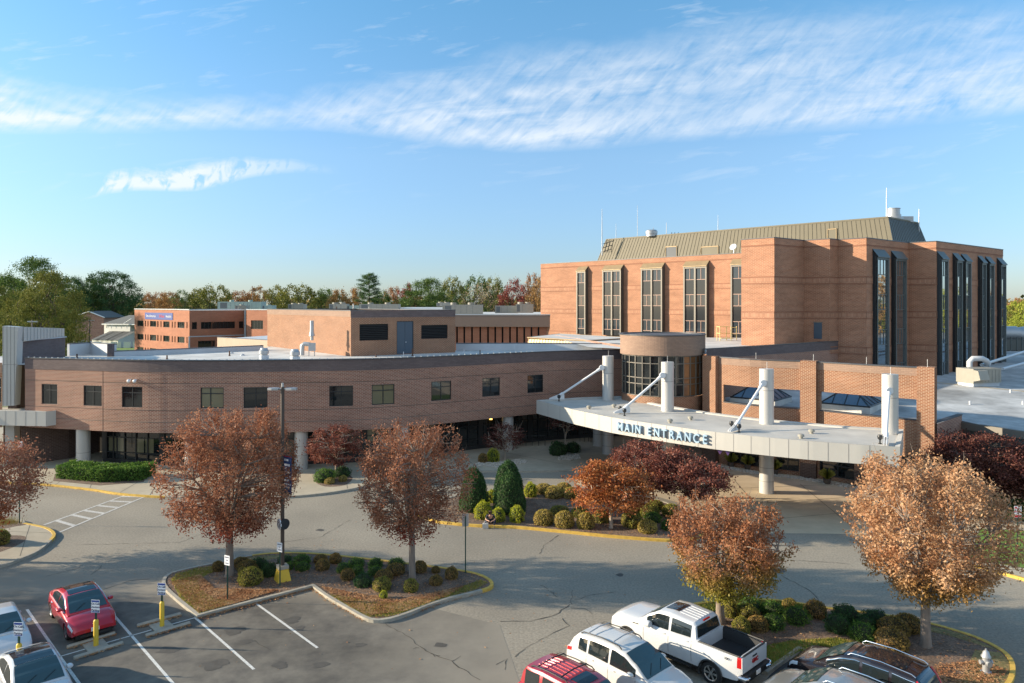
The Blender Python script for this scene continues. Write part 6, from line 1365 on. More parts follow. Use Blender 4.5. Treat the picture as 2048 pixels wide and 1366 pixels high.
for a in [
 (-15, 572, 110, 170, 'olive_big', 'olive tree cut by the left edge'), (72, 520, 150, 200, 'green_big', 'tallest green tree of the left group'), (97, 549, 150, 140, 'olive_big', 'round olive tree in front of the tallest left tree'), (145, 555, 80, 285, 'deep_big', 'dark tree between the olive tree and the right dark mass'),
 (222, 544, 128, 295, 'deep_big', 'broad dark green tree above the townhouses'), (188, 560, 80, 300, 'green_big', 'green tree left of the broad dark one'), (30, 560, 90, 210, 'green_big', 'green tree at the left behind the olive one'), (10, 625, 90, 120, 'olive', 'bushy olive tree low above the white blade wall'), (128, 618, 44, 200, 'olive', 'small olive tree beside the brick gable house'),
 (310, 583, 55, 380, 'rust', 'rust tree far behind the office building left corner'), (335, 585, 60, 330, 'orange', 'orange tree above the office building banner'), (365, 581, 50, 400, 'green', 'green tree above the office building corner'), (395, 578, 60, 300, 'olive', 'olive tree left of the broad olive one'),
 (428, 571, 90, 290, 'olive', 'broad olive tree left of the green rooftop units'), (480, 580, 60, 330, 'rust', 'rust tree above the rooftop units'), (518, 576, 60, 340, 'orange', 'orange tree right of the power pole'), (553, 572, 60, 330, 'olive', 'yellow-olive tree left of the broad one'),
 (598, 570, 100, 300, 'olive', 'broad yellow-olive tree above the penthouse left end'), (650, 578, 60, 310, 'green', 'green tree above the penthouse'), (680, 582, 60, 300, 'orange', 'orange-brown tree left of the pine'), (712, 577, 50, 320, 'orange', 'bright orange tree touching the pine'),
 (765, 582, 45, 300, 'green', 'green tree just right of the pine'), (785, 572, 50, 310, 'rust', 'rust tree left of the large green one'), (815, 570, 44, 300, 'red', 'muted red tree behind the large green one'), (855, 561, 132, 230, 'green_big', 'large sunlit green tree behind the rooftop units'),
 (903, 555, 60, 270, 'olive', 'olive tree behind the right side of the large green one'), (955, 553, 70, 270, 'green', 'green tree behind the bare one'), (960, 562, 92, 240, 'bare', 'half-bare pale brown tree left of the red tree'), (988, 556, 60, 280, 'olive', 'yellow-olive tree left of the red tree'),
 (1028, 562, 66, 235, 'red', 'round crimson tree near the tower'), (1066, 545, 46, 240, 'rust', 'tall rust tree touching the tower edge'), (1078, 562, 46, 225, 'orange', 'orange-green tree at the tower edge'), (920, 572, 50, 300, 'deep', 'dark tree behind the large green one'),
 (2025, 604, 60, 260, 'lime', 'yellow-green tree right of the tower'), (2060, 600, 80, 250, 'lime', 'yellow-green tree cut by the right edge'), (2040, 598, 70, 330, 'rust', 'rust tree behind the yellow ones on the right'), (2100, 604, 90, 240, 'olive', 'olive tree beyond the right edge'), (2015, 622, 50, 225, 'olive', 'low olive tree right against the tower'), (2045, 628, 60, 215, 'lime', 'low yellow-green tree above the roof duct')]: ftree(*a, group=gd)
for i, (x, y) in enumerate(((150, 108), (163, 124), (178, 104), (146, 128), (158, 92), (176, 140), (190, 122), (140, 100), (168, 112), (200, 150), (185, 160), (205, 135))): ftree(CX + x / y * FP, HZ - (2 + i % 4 * 1.3) / y * FP, 15 / y * FP, y, ('lime', 'orange', 'olive')[i % 3], 'tree standing outside the right of the view', 'trees outside the right of the view')
# pine
def pine():
    rr_ = random.Random(4); tb = MB(); tb.tube([(0, 0, 0), (.1, 0, 9), (0, 0, 21)], [.42, .28, .10], 8, 0); P = []
    for i in range(46):
        z = 7 + 14.5 * (i / 45) ** .85; w = i * 2.4; L_ = (4.6 * (1 - ((z - 12) / 10.5) ** 2) ** .5 if z > 12 else 2.2 + (z - 7) * .45) * rr_.uniform(.65, 1.05)
        e_ = Vector((math.cos(w) * L_, math.sin(w) * L_, z + L_ * .12)); tb.tube([(0, 0, z - .3), e_], [.09, .03], 4, 0, cap=False)
        for q in range(5):
            t = .45 + .13 * q; c = Vector((0, 0, z - .3)).lerp(e_, t); P.append(nrg.normal(size=(75, 3)) * np.array([.55, .55, .22]) + np.array([c.x, c.y, c.z + .15]))
    return [leafmesh('crown', np.vstack(P), .42, .10, 'far_deep'), tb, 'bark_dark']
place_tree('pine_tree', 'lone tall pine with layered open crown rising above the tree line', AT(738, 232, 0), pine()).scale = (1, 1, 1.09)
# one mass of distant woodland
nrg = np.random.default_rng(5); P = []
for i in range(520):
    x = nrg.uniform(-520, 520); y = 420 + nrg.uniform(0, 90) + abs(x) * .05; r_ = nrg.uniform(5, 9); hh_ = nrg.uniform(12, 21)
    V_ = nrg.normal(size=(90, 3)); V_ /= np.linalg.norm(V_, axis=1)[:, None]; P.append(V_ * np.array([r_, r_, hh_ * .48]) * nrg.uniform(.75, 1.05, (90, 1)) + np.array([x, y, hh_ * .5]))
me = leafmesh('distant_woods', np.vstack(P), 3.4, 2.4, 'far_orange'); me.materials.clear()
leafmat('woods', [(0.071, 0.091, 0.034), (0.147, 0.154, 0.052), (0.256, 0.167, 0.065), (0.185, 0.192, 0.063), (0.270, 0.161, 0.066)], trans=.15, patch=.012); me.materials.append(MATS['woods'])
tag(link('distant_woods', me), 'autumn woodland along the horizon', 'woods', kind='stuff')
b = MB(); b.sheet([(-700, 400), (700, 400), (700, 1200), (-700, 1200)], 4.0); b.sheet([(-700, 400), (700, 400), (700, 401), (-700, 401)], 2.)
# ================================================================ STREET FURNITURE
def rectz(b, c, n, w, h, z0, t, m=0):
    """vertical plate: centre c (ground), normal n, width w, from z0, height h, thickness t"""
    n = Vector((n[0], n[1], 0)).normalized(); x = Vector((-n.y, n.x, 0)); o = Vector((c[0], c[1], z0)) - x * w / 2 - n * t / 2; b.obox(o, x * w, n * t, (0, 0, h), m)
# tall lamp post with banner
lp = G(565, 1160, .12); L = thing('lamp_post', 'tall brown lamp post on a yellow concrete base, with blue banner and clock-like disc', 'street lamp', tuple(lp))
b = MB(); s1, s2, h1 = .34, .23, .60
v = [(lp.x + sx * s_, lp.y + sy * s_, z) for s_, z in ((s1, .1), (s2, .1 + h1)) for sx, sy in ((-1, -1), (1, -1), (1, 1), (-1, 1))]
rot_ = lambda p: (lp.x + (p[0] - lp.x) * .82 - (p[1] - lp.y) * .57, lp.y + (p[0] - lp.x) * .57 + (p[1] - lp.y) * .82, p[2]); v = [rot_(p) for p in v]
b.mesh(v, [(0, 1, 5, 4), (1, 2, 6, 5), (2, 3, 7, 6), (3, 0, 4, 7), (4, 5, 6, 7)]); b.build('base', 'paint_yellow', L)
b = MB(); b.box((lp.x, lp.y, .72), (.5, .5, .16), .6); b.build('base_plate', 'kerb_concrete', L)
b = MB(); b.box((lp.x, lp.y, .88), (.15, .15, 8.95), .6); b.build('pole', 'post_brown', L)
for sx in (-1, 1):
    b = MB(); b.tube([(lp.x, lp.y, 9.72), (lp.x + sx * .22, lp.y, 9.74)], .04, 8); b.mesh([(lp.x + sx * x, lp.y + y, z) for z in (9.68, 9.78) for x, y in ((.18, -.12), (.5, -.19), (.72, -.12), (.72, .12), (.5, .19), (.18, .12))], [(0, 1, 2, 3, 4, 5), (11, 10, 9, 8, 7, 6)] + [(i, (i + 1) % 6, (i + 1) % 6 + 6, i + 6) for i in range(6)])
    b.build('lamp_head', 'sign_grey', L)
b = MB(); b.tube([(lp.x, lp.y, 9.8), (lp.x, lp.y, 10.02)], .06, 8); b.build('photocell', 'sign_grey', L)
bd = Vector((.80, -.60, 0)); bn_ = Vector((-.60, -.80, 0)); bo = lp + bd * .10; z0, z1 = 4.55, 6.42
b = MB(); o = Vector((bo.x, bo.y, z0)); b.obox(o, bd * .62, -bn_ * .015, (0, 0, z1 - z0)); ban = b.build('banner', 'banner_blue', L); ORG[ban.name] = worg(L)
b = MB(); 
for z in (z0, z1): b.tube([lp + Vector((0, 0, z - lp.z)), Vector((lp.x, lp.y, z)) + bd * .76], .022, 6)
b.build('banner_arm', 'post_brown', L)
b = MB(); rr_ = random.Random(3)
for i, (z, k, h_) in enumerate(((6.15, 2, .10), (5.9, 3, .11), (5.74, 2, .10), (5.52, 3, .13), (5.32, 3, .12), (5.14, 2, .10), (4.96, 4, .07), (4.82, 2, .07))):
    x = .06
    for q in range(k): w_ = rr_.uniform(.08, .5 / k); o = Vector((bo.x, bo.y, z)) + bd * x + bn_ * .006; b.obox(o, bd * w_, -bn_ * .004, (0, 0, h_)); x += w_ + .03
b.build('banner_text', 'sign_white', ban)
b = MB(); b.obox(Vector((bo.x, bo.y, z1 - .05)) + bn_ * .008, bd * .62, -bn_ * .004, (0, 0, .04)); b.build('banner_trim', 'sign_red', ban)
for sx, m_ in ((-1, 'sign_white'), (1, 'door_dark')):
    c_ = Vector((lp.x + sx * .12, lp.y - .06, 2.95)); b = MB(); nn = Vector((sx * .80, -.6, 0)).normalized(); b.lathe((0, 0, 0), [(.02, 0), (.27, 0), (.27, .05), (.02, .055)], 28)
    M_ = facing(c_, nn); b.v = [M_ @ p for p in b.v]; cl = b.build('disc_sign', m_, L); ORG[cl.name] = worg(L)
    if sx < 0:
        b = MB()
        for r_ in (.20, .12):
            for k in range(28):
                a, c = 2 * math.pi * k / 28, 2 * math.pi * (k + 1) / 28; b.face([M_ @ Vector((math.cos(t) * q, math.sin(t) * q, .058)) for t, q in ((a, r_ - .03), (a, r_), (c, r_), (c, r_ - .03))])
        b.build('disc_ring', 'ink', cl)
# bollard signs
def bollard(px, by, label, base=None):
    g = G(px, by) if base is None else Vector(base); t = thing('bollard_sign', label, 'sign', (g.x, g.y, 0), group='doctor parking signs on yellow bollards')
    b = MB(); b.lathe((g.x, g.y, 0), [(.095, 0), (.095, 1.05), (.07, 1.1), (.02, 1.12)], 20); b.build('bollard', 'paint_yellow', t, smooth=50)
    b = MB(); b.box((g.x, g.y, 1.0), (.07, .05, .8)); b.build('post', 'post_green', t)
    n = Vector((-.10, -1, 0)).normalized(); c_ = g + n * .035; b = MB(); rectz(b, c_, n, .36, .52, 1.40, .012); pl = b.build('sign_plate', 'sign_white', t); ORG[pl.name] = worg(t)
    c2 = g + n * .0425
    b = MB(); rectz(b, c2, n, .33, .075, 1.83, .003); b.build('blue_band', 'sign_blue', pl); b = MB(); rectz(b, c2, n, .33, .035, 1.415, .003); b.build('blue_band', 'sign_blue', pl)
    for s_, z in (('On Call', 1.76), ("Doctors'", 1.63), ('Parking', 1.50)): c3 = g + n * .044; put_text('lettering', s_, .115, facing((c3.x, c3.y, z), n), 'ink', pl, .001, .003)
bollard(192, 1293, 'yellow bollard sign for on call doctors in front of the red car'); bollard(324, 1254, 'yellow bollard sign for on call doctors beside the grassy island corner')
bollard(0, 0, 'bollard sign for on call doctors between the two white cars', (-18.75, 26.95 + .35, 0)) if False else bollard(38, 1345, 'bollard sign for on call doctors between the two white cars')
b = MB()
for px, py in ((192, 1293), (324, 1254)):
    c = G(px, py, .0); b = MB(); b.box((c.x, c.y, .004), (.95, .75, .05), R(-45)); struct('bollard_pad', b, 'kerb_concrete')
def stop(p0, p1, label):
    a, c = G(*p0), G(*p1); d = (c - a); L_ = d.length; d.normalize(); q = Vector((-d.y, d.x, 0)); b = MB(); pr_ = [(-.085, 0), (-.085, .06), (-.05, .115), (.05, .115), (.085, .06), (.085, 0)]; vs = []
    for t, k in ((0, .8), (.05, 1), (L_ - .05, 1), (L_, .8)): vs += [a + d * t + q * y * k + Vector((0, 0, z * (k if k == 1 else .93) + .005)) for y, z in pr_]
    fs = [(i * 6 + j, (i + 1) * 6 + j, (i + 1) * 6 + (j + 1) % 6, i * 6 + (j + 1) % 6) for i in range(3) for j in range(6)] + [tuple(range(6)), tuple(range(23, 17, -1))]; b.mesh(vs, fs); tag(b.build('wheel_stop', 'kerb_concrete'), label, 'wheel stop', 'concrete wheel stops')
stop((134, 1297), (230, 1268), 'wheel stop under the nose of the red car'); stop((147, 1319), (246, 1288), 'wheel stop in front of the bollard facing the red car')
stop((274, 1254), (361, 1230), 'wheel stop behind the bollard by the grassy island'); stop((291, 1274), (380, 1248), 'wheel stop in front of the bollard by the grassy island')
def post_sign(px, by, h, w_, sh, label, rows, n=(-.12, -1), back=False, red=False, z0=.12, twist=None, colr='sign_white', texts=None, postm='post_green', ts=.09):
    g = G(px, by, z0); t = thing('sign_post', label, 'sign', tuple(g)); n = Vector((n[0], n[1], 0)).normalized()
    b = MB(); b.obox((g.x - .03, g.y - .015, z0 - .03), (.06, 0, 0), (0, .03, 0), (0, 0, h - .08)); b.build('post', postm, t)
    sd = 1 if not back else -1; c_ = g + n * .03 * sd; b = MB(); rectz(b, c_, n, w_, sh, z0 + h - sh, .006); pl = b.build('sign_plate', colr, t); ORG[pl.name] = worg(t)
    if texts:
        for i, s_ in enumerate(texts): c3 = g + n * .036; put_text('lettering', s_, ts, facing((c3.x, c3.y, z0 + h - sh * (i + .7) / (len(texts) + .4)), n), 'sign_red' if red else 'ink', pl, .001, .002)
    if red: b = MB(); rectz(b, g + n * .036, n, w_ * .92, sh * .17, z0 + h - sh * .97, .003); b.build('red_band', 'sign_red', pl); b = MB(); rectz(b, g + n * .036 - Vector((w_ * .28, 0, 0)), n, w_ * .25, sh * .14, z0 + h - sh * .2, .003); b.build('red_mark', 'sign_red', pl)
post_sign(455, 1200, 2.1, .34, .46, 'white reserved parking sign on a green post left of the lamp post', 3, texts=['RESERVED', 'FOR', 'CLERGY'], n=(-.5, -1), ts=.062)
post_sign(560, 1172, 2.15, .34, .46, 'white reserved parking sign on a green post right in front of the lamp base', 3, texts=['RESERVED', 'FOR', 'CLERGY'], n=(-.5, -1), ts=.062)
post_sign(931, 1146, 3.05, .34, .66, 'back of a grey sign on a tall green post at the middle island tip', 0, n=(.2, -1), back=True, colr='sign_grey')
post_sign(39, 1046, 2.65, .34, .60, 'back of a grey sign on a green post at the left pavement island', 0, n=(.2, -1), back=True, colr='sign_grey')
post_sign(41, 955, 2.9, .40, .62, 'white and red sign on a dark post in front of the brick entrance wall', 3, texts=['NO', 'PARKING', 'FIRE'], red=True, ts=.1)
post_sign(2035, 1128, 3.1, .36, .62, 'white and red sign on a green post on the lawn at the right edge', 3, texts=['NO', 'PARKING', 'FIRE'], red=True, ts=.09)
# hydrant
hy = G(1972, 1345, .1); hy = Vector((hy.x, hy.y, .1)); t = thing('fire_hydrant', 'silver fire hydrant at the right tip of the right island', 'fire hydrant', tuple(hy)); hz = .1
hy2 = G(1972, 1338, .1); b = MB(); k = 1.12
b.lathe((hy.x, hy.y, hz), [(.17 * k, 0), (.17 * k, .05), (.11 * k, .06), (.11 * k, .5 * k), (.15 * k, .52 * k), (.15 * k, .56 * k), (.12 * k, .6 * k), (.09 * k, .7 * k), (.03, .76 * k)], 20); b.build('barrel', 'galv', t, smooth=40)
for d_ in ((-1, 0), (1, 0), (0, -1)):
    b = MB(); b.tube([(hy.x, hy.y, hz + .4), (hy.x + d_[0] * .2, hy.y + d_[1] * .2, hz + .4)], .06 if d_[0] else .08, 12); b.tube([(hy.x + d_[0] * .17, hy.y + d_[1] * .17, hz + .4), (hy.x + d_[0] * .23, hy.y + d_[1] * .23, hz + .4)], .08 if d_[0] else .10, 12); b.build('nozzle_cap', 'galv', t)
b = MB(); b.lathe((hy.x, hy.y, hz + .83), [(.03, 0), (.035, .07)], 5); b.build('operating_nut', 'galv', t)
# planters with grass by the lobby
for px, by, lab in ((1462, 933, 'grassy pot between two lobby piers, furthest left'), (1549, 948, 'grassy pot beside the brick pier behind the round column'), (1654, 967, 'grassy pot in front of the right lobby window'), (1496, 938, 'small grassy pot in the shade near the white stones')):
    g = G(px, by, .01); t = thing('planter', lab, 'planter', tuple(g), group='grassy pots by the lobby'); b = MB(); b.lathe((g.x, g.y, 0), [(.24, .01), (.32, .42), (.29, .42), (.26, .38)], 18); b.build('pot', 'planter', t, smooth=40)
    b = MB(); rg_ = random.Random(px)
    for _ in range(240):
        w, r_ = rg_.uniform(0, 6.28), rg_.uniform(.2, 1); h_ = rg_.uniform(.55, 1.0) * (1.15 - .5 * r_); x, y = g.x + math.cos(w) * .12, g.y + math.sin(w) * .12; b.mesh([(x - .012, y, .38), (x + .012, y, .38), (x + math.cos(w) * r_ * .25 + .008, y + math.sin(w) * r_ * .25, .38 + h_ * .8), (x + math.cos(w) * r_ * .55, y + math.sin(w) * r_ * .55, .38 + h_ * .85)], [(0, 1, 2, 3)])
    b.build('grass', 'leaf_olive', t)

# ================================================================ ROOFTOP EQUIPMENT
def vent_fan(px, by, h, r, zb, label):
    Yv = FP * (H - zb) / (by - HZ); c = AT(px, Yv, zb); t = thing('roof_fan', label, 'roof vent', tuple(c), group='galvanised roof fans on the curved wing')
    b = MB(); b.box((c.x, c.y, zb), (r * 1.7, r * 1.7, h * .35), .6); b.build('curb', 'membrane', t); b = MB(); z = zb + h * .35; b.lathe((c.x, c.y, z), [(r * .8, 0), (r * .8, h * .12), (r * 1.1, h * .15), (r * 1.1, h * .42), (r * .9, h * .5), (r * .75, h * .65), (r * .2, h * .68)], 20); b.build('fan_hood', 'galv', t, smooth=40)
vent_fan(528, 718, 1.05, .42, 8.72, 'left roof fan in front of the brick penthouse'); vent_fan(590, 721, 1.05, .42, 8.72, 'right roof fan in front of the brick penthouse')
Ye = FP * 5.28 / (712 - HZ); e0 = AT(624, Ye, 8.72); t = thing('exhaust_unit', 'galvanised exhaust stack with elbow duct against the sunlit penthouse wall', 'roof vent', tuple(e0))
b = MB(); b.lathe((e0.x, e0.y, 8.72), [(.16, 1.6), (.16, 2.0), (.30, 2.05), (.20, 2.5), (.20, 3.6)], 18); b.build('stack', 'galv', t, smooth=40)
b = MB(); b.box((e0.x, e0.y, 9.25), (.7, .6, .8), .3); b.build('fan_housing', 'galv', t)
b = MB(); b.tube([(e0.x - .2, e0.y, 9.9), (e0.x - .8, e0.y, 9.95), (e0.x - .98, e0.y, 9.8), (e0.x - 1.0, e0.y, 8.8)], .22, 14); b.build('elbow_duct', 'galv', t, smooth=60)
for sx in (-.28, .28):
    b = MB(); b.box((e0.x + sx, e0.y - .1, 8.72), (.07, .07, .6)); b.build('leg', 'galv', t)
def pipe(px, by, h, r, zb, m_, label, name='vent_pipe'):
    Yv = FP * (H - zb) / (by - HZ); c = AT(px, Yv, zb); b = MB(); b.lathe((c.x, c.y, zb - .03), [(r * 1.5, 0), (r * 1.5, .1), (r, .12), (r, h), (r * .5, h + .01)], 10); tag(b.build(name, m_), label, 'vent pipe', 'short pipes on the roofs')
for a in [(154, 716.5, .45, .07, 8.72, 'brown_pipe', 'brown vent pipe at the left end of the wing roof'), (334, 718.5, .4, .07, 8.72, 'brown_pipe', 'brown vent pipe just behind the parapet, left of the fans'), (459, 712, .55, .07, 8.72, 'brown_pipe', 'brown vent pipe in the open middle of the wing roof'),
          (825, 712, .8, .08, 8.72, 'brown_pipe', 'brown vent pipe right of the penthouse door'), (807, 713, .5, .04, 8.72, 'pipe_white', 'white pipe right below the penthouse door'), (752, 714, .35, .06, 8.72, 'brown_pipe', 'short brown pipe below the left penthouse louver'),
          (928, 709, .6, .04, 8.72, 'pipe_white', 'white pipe on the roof right of the penthouse'), (960, 708, .45, .05, 8.72, 'brown_pipe', 'brown stub on the roof right of the penthouse'), (1029, 703, .8, .04, 8.72, 'pipe_white', 'thin white pipe on the roof left of the rotunda'),
          (463, 707, .2, .16, 8.72, 'membrane', 'low white cap vent near the brown pipe'), (485, 711, .2, .16, 8.72, 'membrane', 'low white cap vent left of the left fan'), (707, 620, .95, .1, 13.1, 'galv', 'grey gooseneck pipe on top of the penthouse corner'), (673, 619, .5, .1, 13.1, 'brown_pipe', 'brown pipe on top of the penthouse'),
          (721, 620, .5, .06, 13.1, 'galv', 'thin pipe on top of the penthouse'), (738, 620, .5, .06, 13.1, 'galv', 'hooked pipe on top of the penthouse, furthest right')]: pipe(*a)
for px, py, lab in ((1178, 818, 'domed deck vent near the left strut foot'), (1228, 815, 'domed deck vent just left of the second column'), (1340, 846, 'domed deck vent above the sign letters'), (1381, 840, 'domed deck vent behind the one above the letters'), (1602, 877, 'domed deck vent near the front edge right of the third column'), (1623, 867, 'domed deck vent behind the front-edge one')):
    c = G(px, py, 5.12); t = MB(); t.lathe((c.x, c.y, 5.12), [(.12, 0), (.12, .12), (.21, .13), (.21, .24), (.13, .3), (.03, .31)], 16); tag(t.build('deck_vent', 'hvac'), lab, 'roof vent', 'domed vents on the canopy deck')
for px, py, lab in ((1118, 802, 'dark floodlight at the first strut foot'), (1249, 831, 'dark floodlight right of the second strut foot'), (1240, 826, 'dark floodlight left of the second strut foot'), (1478, 864, 'dark floodlight right of the third strut foot'), (1463, 858, 'dark floodlight left of the third strut foot'), (1760, 887, 'dark floodlight left of the last strut foot')):
    c = G(px, py, 5.15); t = thing('floodlight', lab, 'lamp', tuple(c), group='floodlights on the canopy deck'); b = MB(); b.lathe((c.x, c.y, 5.13), [(.10, 0), (.10, .05), (.05, .06), (.05, .28)], 12); b.build('base', 'frame_dark', t); b = MB(); b.lathe((c.x, c.y, 5.38), [(.06, 0), (.15, .08), (.16, .22), (.12, .32), (.03, .34)], 16); b.build('head', 'frame_dark', t, smooth=50)
for px, lab in ((1444, 'left purple pennant hanging under the canopy edge'), (1460, 'right purple pennant hanging under the canopy edge')):
    q = FF.at(FF.find(px)); b = MB(); b.mesh([(q.x - .22, q.y + .5, 4.04), (q.x + .22, q.y + .42, 4.04), (q.x, q.y + .46, 3.66)] + [(q.x - .22, q.y + .52, 4.04), (q.x + .22, q.y + .44, 4.04), (q.x, q.y + .48, 3.66)], [(0, 2, 1), (3, 4, 5), (0, 1, 4, 3), (1, 2, 5, 4), (2, 0, 3, 5)]); tag(b.build('pennant', 'pennant'), lab, 'pennant')
# lightning rods along parapets
for px, Yr, z, h_, lab in ((1627, 57.3, 9.4, .55, 'lightning rod on the second lobby pier'), (1409.5, 64, 9.4, .5, 'lightning rod at the left end of the lobby screen'), (1733, 54.3, 9.4, .55, 'lightning rod midway between the right lobby piers'), (1855, 51.4, 9.4, .6, 'lightning rod on the right lobby pier'), (1512, 59.8, 9.4, .5, 'lightning rod on the left lobby parapet'), (1217, 65.8, 9.2, .5, 'rod on the first canopy column'), (1335, 58.9, 9.2, .5, 'rod on the second canopy column'), (1534, 52.7, 9.2, .5, 'rod on the third canopy column'), (1781, 48.6, 9.2, .5, 'rod on the last canopy column')):
    c = AT(px, Yr, z); b = MB(); b.tube([c, c + Vector((0, 0, h_))], .018, 6); tag(b.build('lightning_rod', 'galv'), lab, 'lightning rod', 'lightning rods')
# antennas and plant on the tower
def mast(px, Y, z0, py_top, label, r=.05, extra=None):
    z1 = H - (py_top - HZ) * Y / FP; c = AT(px, Y, z0); t = thing('antenna', label, 'antenna', tuple(c), group='antennas on the tower roof'); b = MB(); b.tube([c, AT(px, Y, z0 + (z1 - z0) * .5), AT(px, Y, z1)], [r, r * .8, r * .4], 6); b.build('mast', 'pipe_white', t)
    if extra: b = MB(); extra(b, c, z0, z1); b.build('array', 'frame_dark', t)
def arr(b, c, z0, z1):
    for dz in (.6, 1.3, 2.0): b.tube([(c.x + .2, c.y, z0 + dz), (c.x + 1.5 + dz * .2, c.y, z0 + dz + .5)], .06, 5)
    for dx in (.5, 1.0, 1.6): b.tube([(c.x + dx, c.y, z0 + .5), (c.x + dx + .4, c.y, z0 + 2.8)], .06, 5)
mast(1204, 124, 22.5, 418, 'tallest left antenna with bracket array at the metal roof corner', .09, arr); mast(1232, 126, 25, 447, 'short thin antenna right of the corner one'); mast(1275, 124, 25.4, 411, 'thin white whip antenna left of the roof dome'); mast(1333, 119, 23.2, 445, 'antenna with bracket array above the roof door', .08, arr)
mast(1436, 114, 25.4, 430, 'white antenna in the middle of the metal roof'); mast(1773, 96, 25.4, 375, 'tallest antenna beside the silver cooling tower', .07)
mast(1838, 100, 22, 418, 'antenna at the right end of the metal roof', .10)
c = AT(1303, 120, 25.4); t = thing('roof_dome', 'silver domed fan on the left part of the metal roof', 'roof vent', tuple(c)); b = MB(); b.lathe(tuple(c), [(.9, 0), (.9, .35), (1.0, .4), (1.0, .9), (.8, 1.1), (.3, 1.15)], 20); b.build('fan_hood', 'galv', t, smooth=40)
b = MB(); b.tube([c + Vector((.3, 0, 1.1)), c + Vector((.3, 0, 1.5))], .05, 5); b.build('rod', 'galv', t)
c = AT(1787, 98.5, 25.4); t = thing('cooling_tower', 'round silver cooling fan drum at the right end of the metal roof', 'roof unit', tuple(c)); b = MB(); b.lathe(tuple(c), [(1.25, 0), (1.25, .55), (.95, .7), (.95, 1.0), (.82, 1.05), (.82, 1.75), (.88, 1.8), (.88, 1.85), (.7, 1.8)], 28); b.build('drum', 'galv', t, smooth=35)
b = MB(); b.box((c.x + 2.1, c.y + .8, 25.4), (1.6, 1.2, .8)); b.build('side_box', 'galv', t)
c = AT(1467, 100.5, 21.6); t = thing('satellite_dish', 'small white satellite dish on the tower parapet', 'satellite dish', tuple(c)); b = MB(); b.lathe((0, 0, 0), [(.02, 0), (.3, .05), (.5, .17), (.48, .19), (.02, .06)], 20); M_ = facing(c + Vector((0, 0, .4)), (-.6, -.6, .5)); b.v = [M_ @ p for p in b.v]; b.build('dish', 'sign_white', t); b = MB(); b.tube([c + Vector((0, 0, -1)), c + Vector((.1, .1, .4))], .05, 6); b.build('mast', 'galv', t)
# yellow roof stair rail
t = thing('roof_railing', 'yellow steel stile with rails beside the tower wall', 'railing', tuple(AT(1455, 88, 9.5))); 
for k, px in enumerate((1434, 1440, 1453, 1462, 1473)):
    c = AT(px, 88 - (k % 2) * 1.2, 9.5); b = MB(); b.tube([c, c + Vector((0, 0, 1.75))], .05, 6); b.build('post', 'rail_yellow', t)
b = MB()
for z in (10.4, 11.2):
    b.tube([AT(1434, 88, z), AT(1453, 88, z)], .045, 6); b.tube([AT(1453, 88, z), AT(1473, 88, z - .15)], .045, 6); b.tube([AT(1434, 88, z), AT(1440, 86.8, z)], .045, 6)
b.build('rail', 'rail_yellow', t); b = MB(); b.box(tuple(AT(1453, 87.5, 9.75)), (1.6, 1.0, .06)); b.build('tread', 'rail_yellow', t)
# roof units far behind
def unit(px0, px1, py0, py1, Y, label, m_='hvac', fans=2, dep=2.6, grp='beige rooftop air units'):
    z1, z0 = H - (py0 - HZ) * Y / FP, H - (py1 - HZ) * Y / FP; a, c = AT(px0, Y, z0), AT(px1, Y, z0); w_ = c.x - a.x; h_ = z1 - z0; t = thing('rooftop_unit', label, 'air conditioner', tuple((a + c) / 2), group=grp)
    b = MB(); b.obox(a, (w_, 0, 0), (0, dep, 0), (0, 0, h_ * .82)); b.build('cabinet', m_, t)
    for q in range(int(w_ / 1.1)): b = MB(); b.obox((a.x + q * 1.1 + .12, a.y - .02, z0 + h_ * .1), (.035, 0, 0), (0, .02, 0), (0, 0, h_ * .65)); b.build('panel_seam', 'grille', t)
    b = MB(); b.obox((a.x + w_ * .06, a.y - .03, z0 + h_ * .12), (w_ * .16, 0, 0), (0, .03, 0), (0, 0, h_ * .6)); b.build('grille', 'grille', t)
    for f in range(fans): b = MB(); b.lathe((a.x + w_ * (f + .6) / (fans + .3), a.y + dep / 2, z0 + h_ * .82), [(.55, 0), (.55, h_ * .18), (.45, h_ * .18)], 16); b.build('fan_ring', m_, t)
unit(435, 522, 600, 619, 185, 'long greenish rooftop unit on the office building', 'hvac_green', 2, 4, 'greenish rooftop units'); unit(524, 545, 609, 618, 182, 'small greenish unit right of the long one', 'hvac_green', 1, 3, 'greenish rooftop units'); unit(470, 492, 609, 619, 180, 'small grey unit in front of the long greenish one', 'hvac', 1)
unit(576, 607, 606, 618, 150, 'grey rooftop unit behind the penthouse left part'); unit(658, 693, 605, 620.5, 140, 'beige unit with two fans behind the penthouse roof, left'); unit(693, 718, 609, 620.5, 141, 'blue-grey duct box right of the left twin-fan unit', 'hvac_green', 0)
unit(718, 797, 605, 622, 138, 'long beige unit behind the middle of the penthouse roof'); unit(873, 901, 604, 613, 150, 'small beige unit just left of the large one'); unit(885, 965, 605, 629, 133, 'largest long beige unit at the right of the penthouse'); unit(990, 1036, 608, 626.5, 135, 'beige cabinet left of the fan unit near the tower', fans=0); unit(1032, 1067, 604, 626, 133, 'twin-fan beige unit nearest the tower')
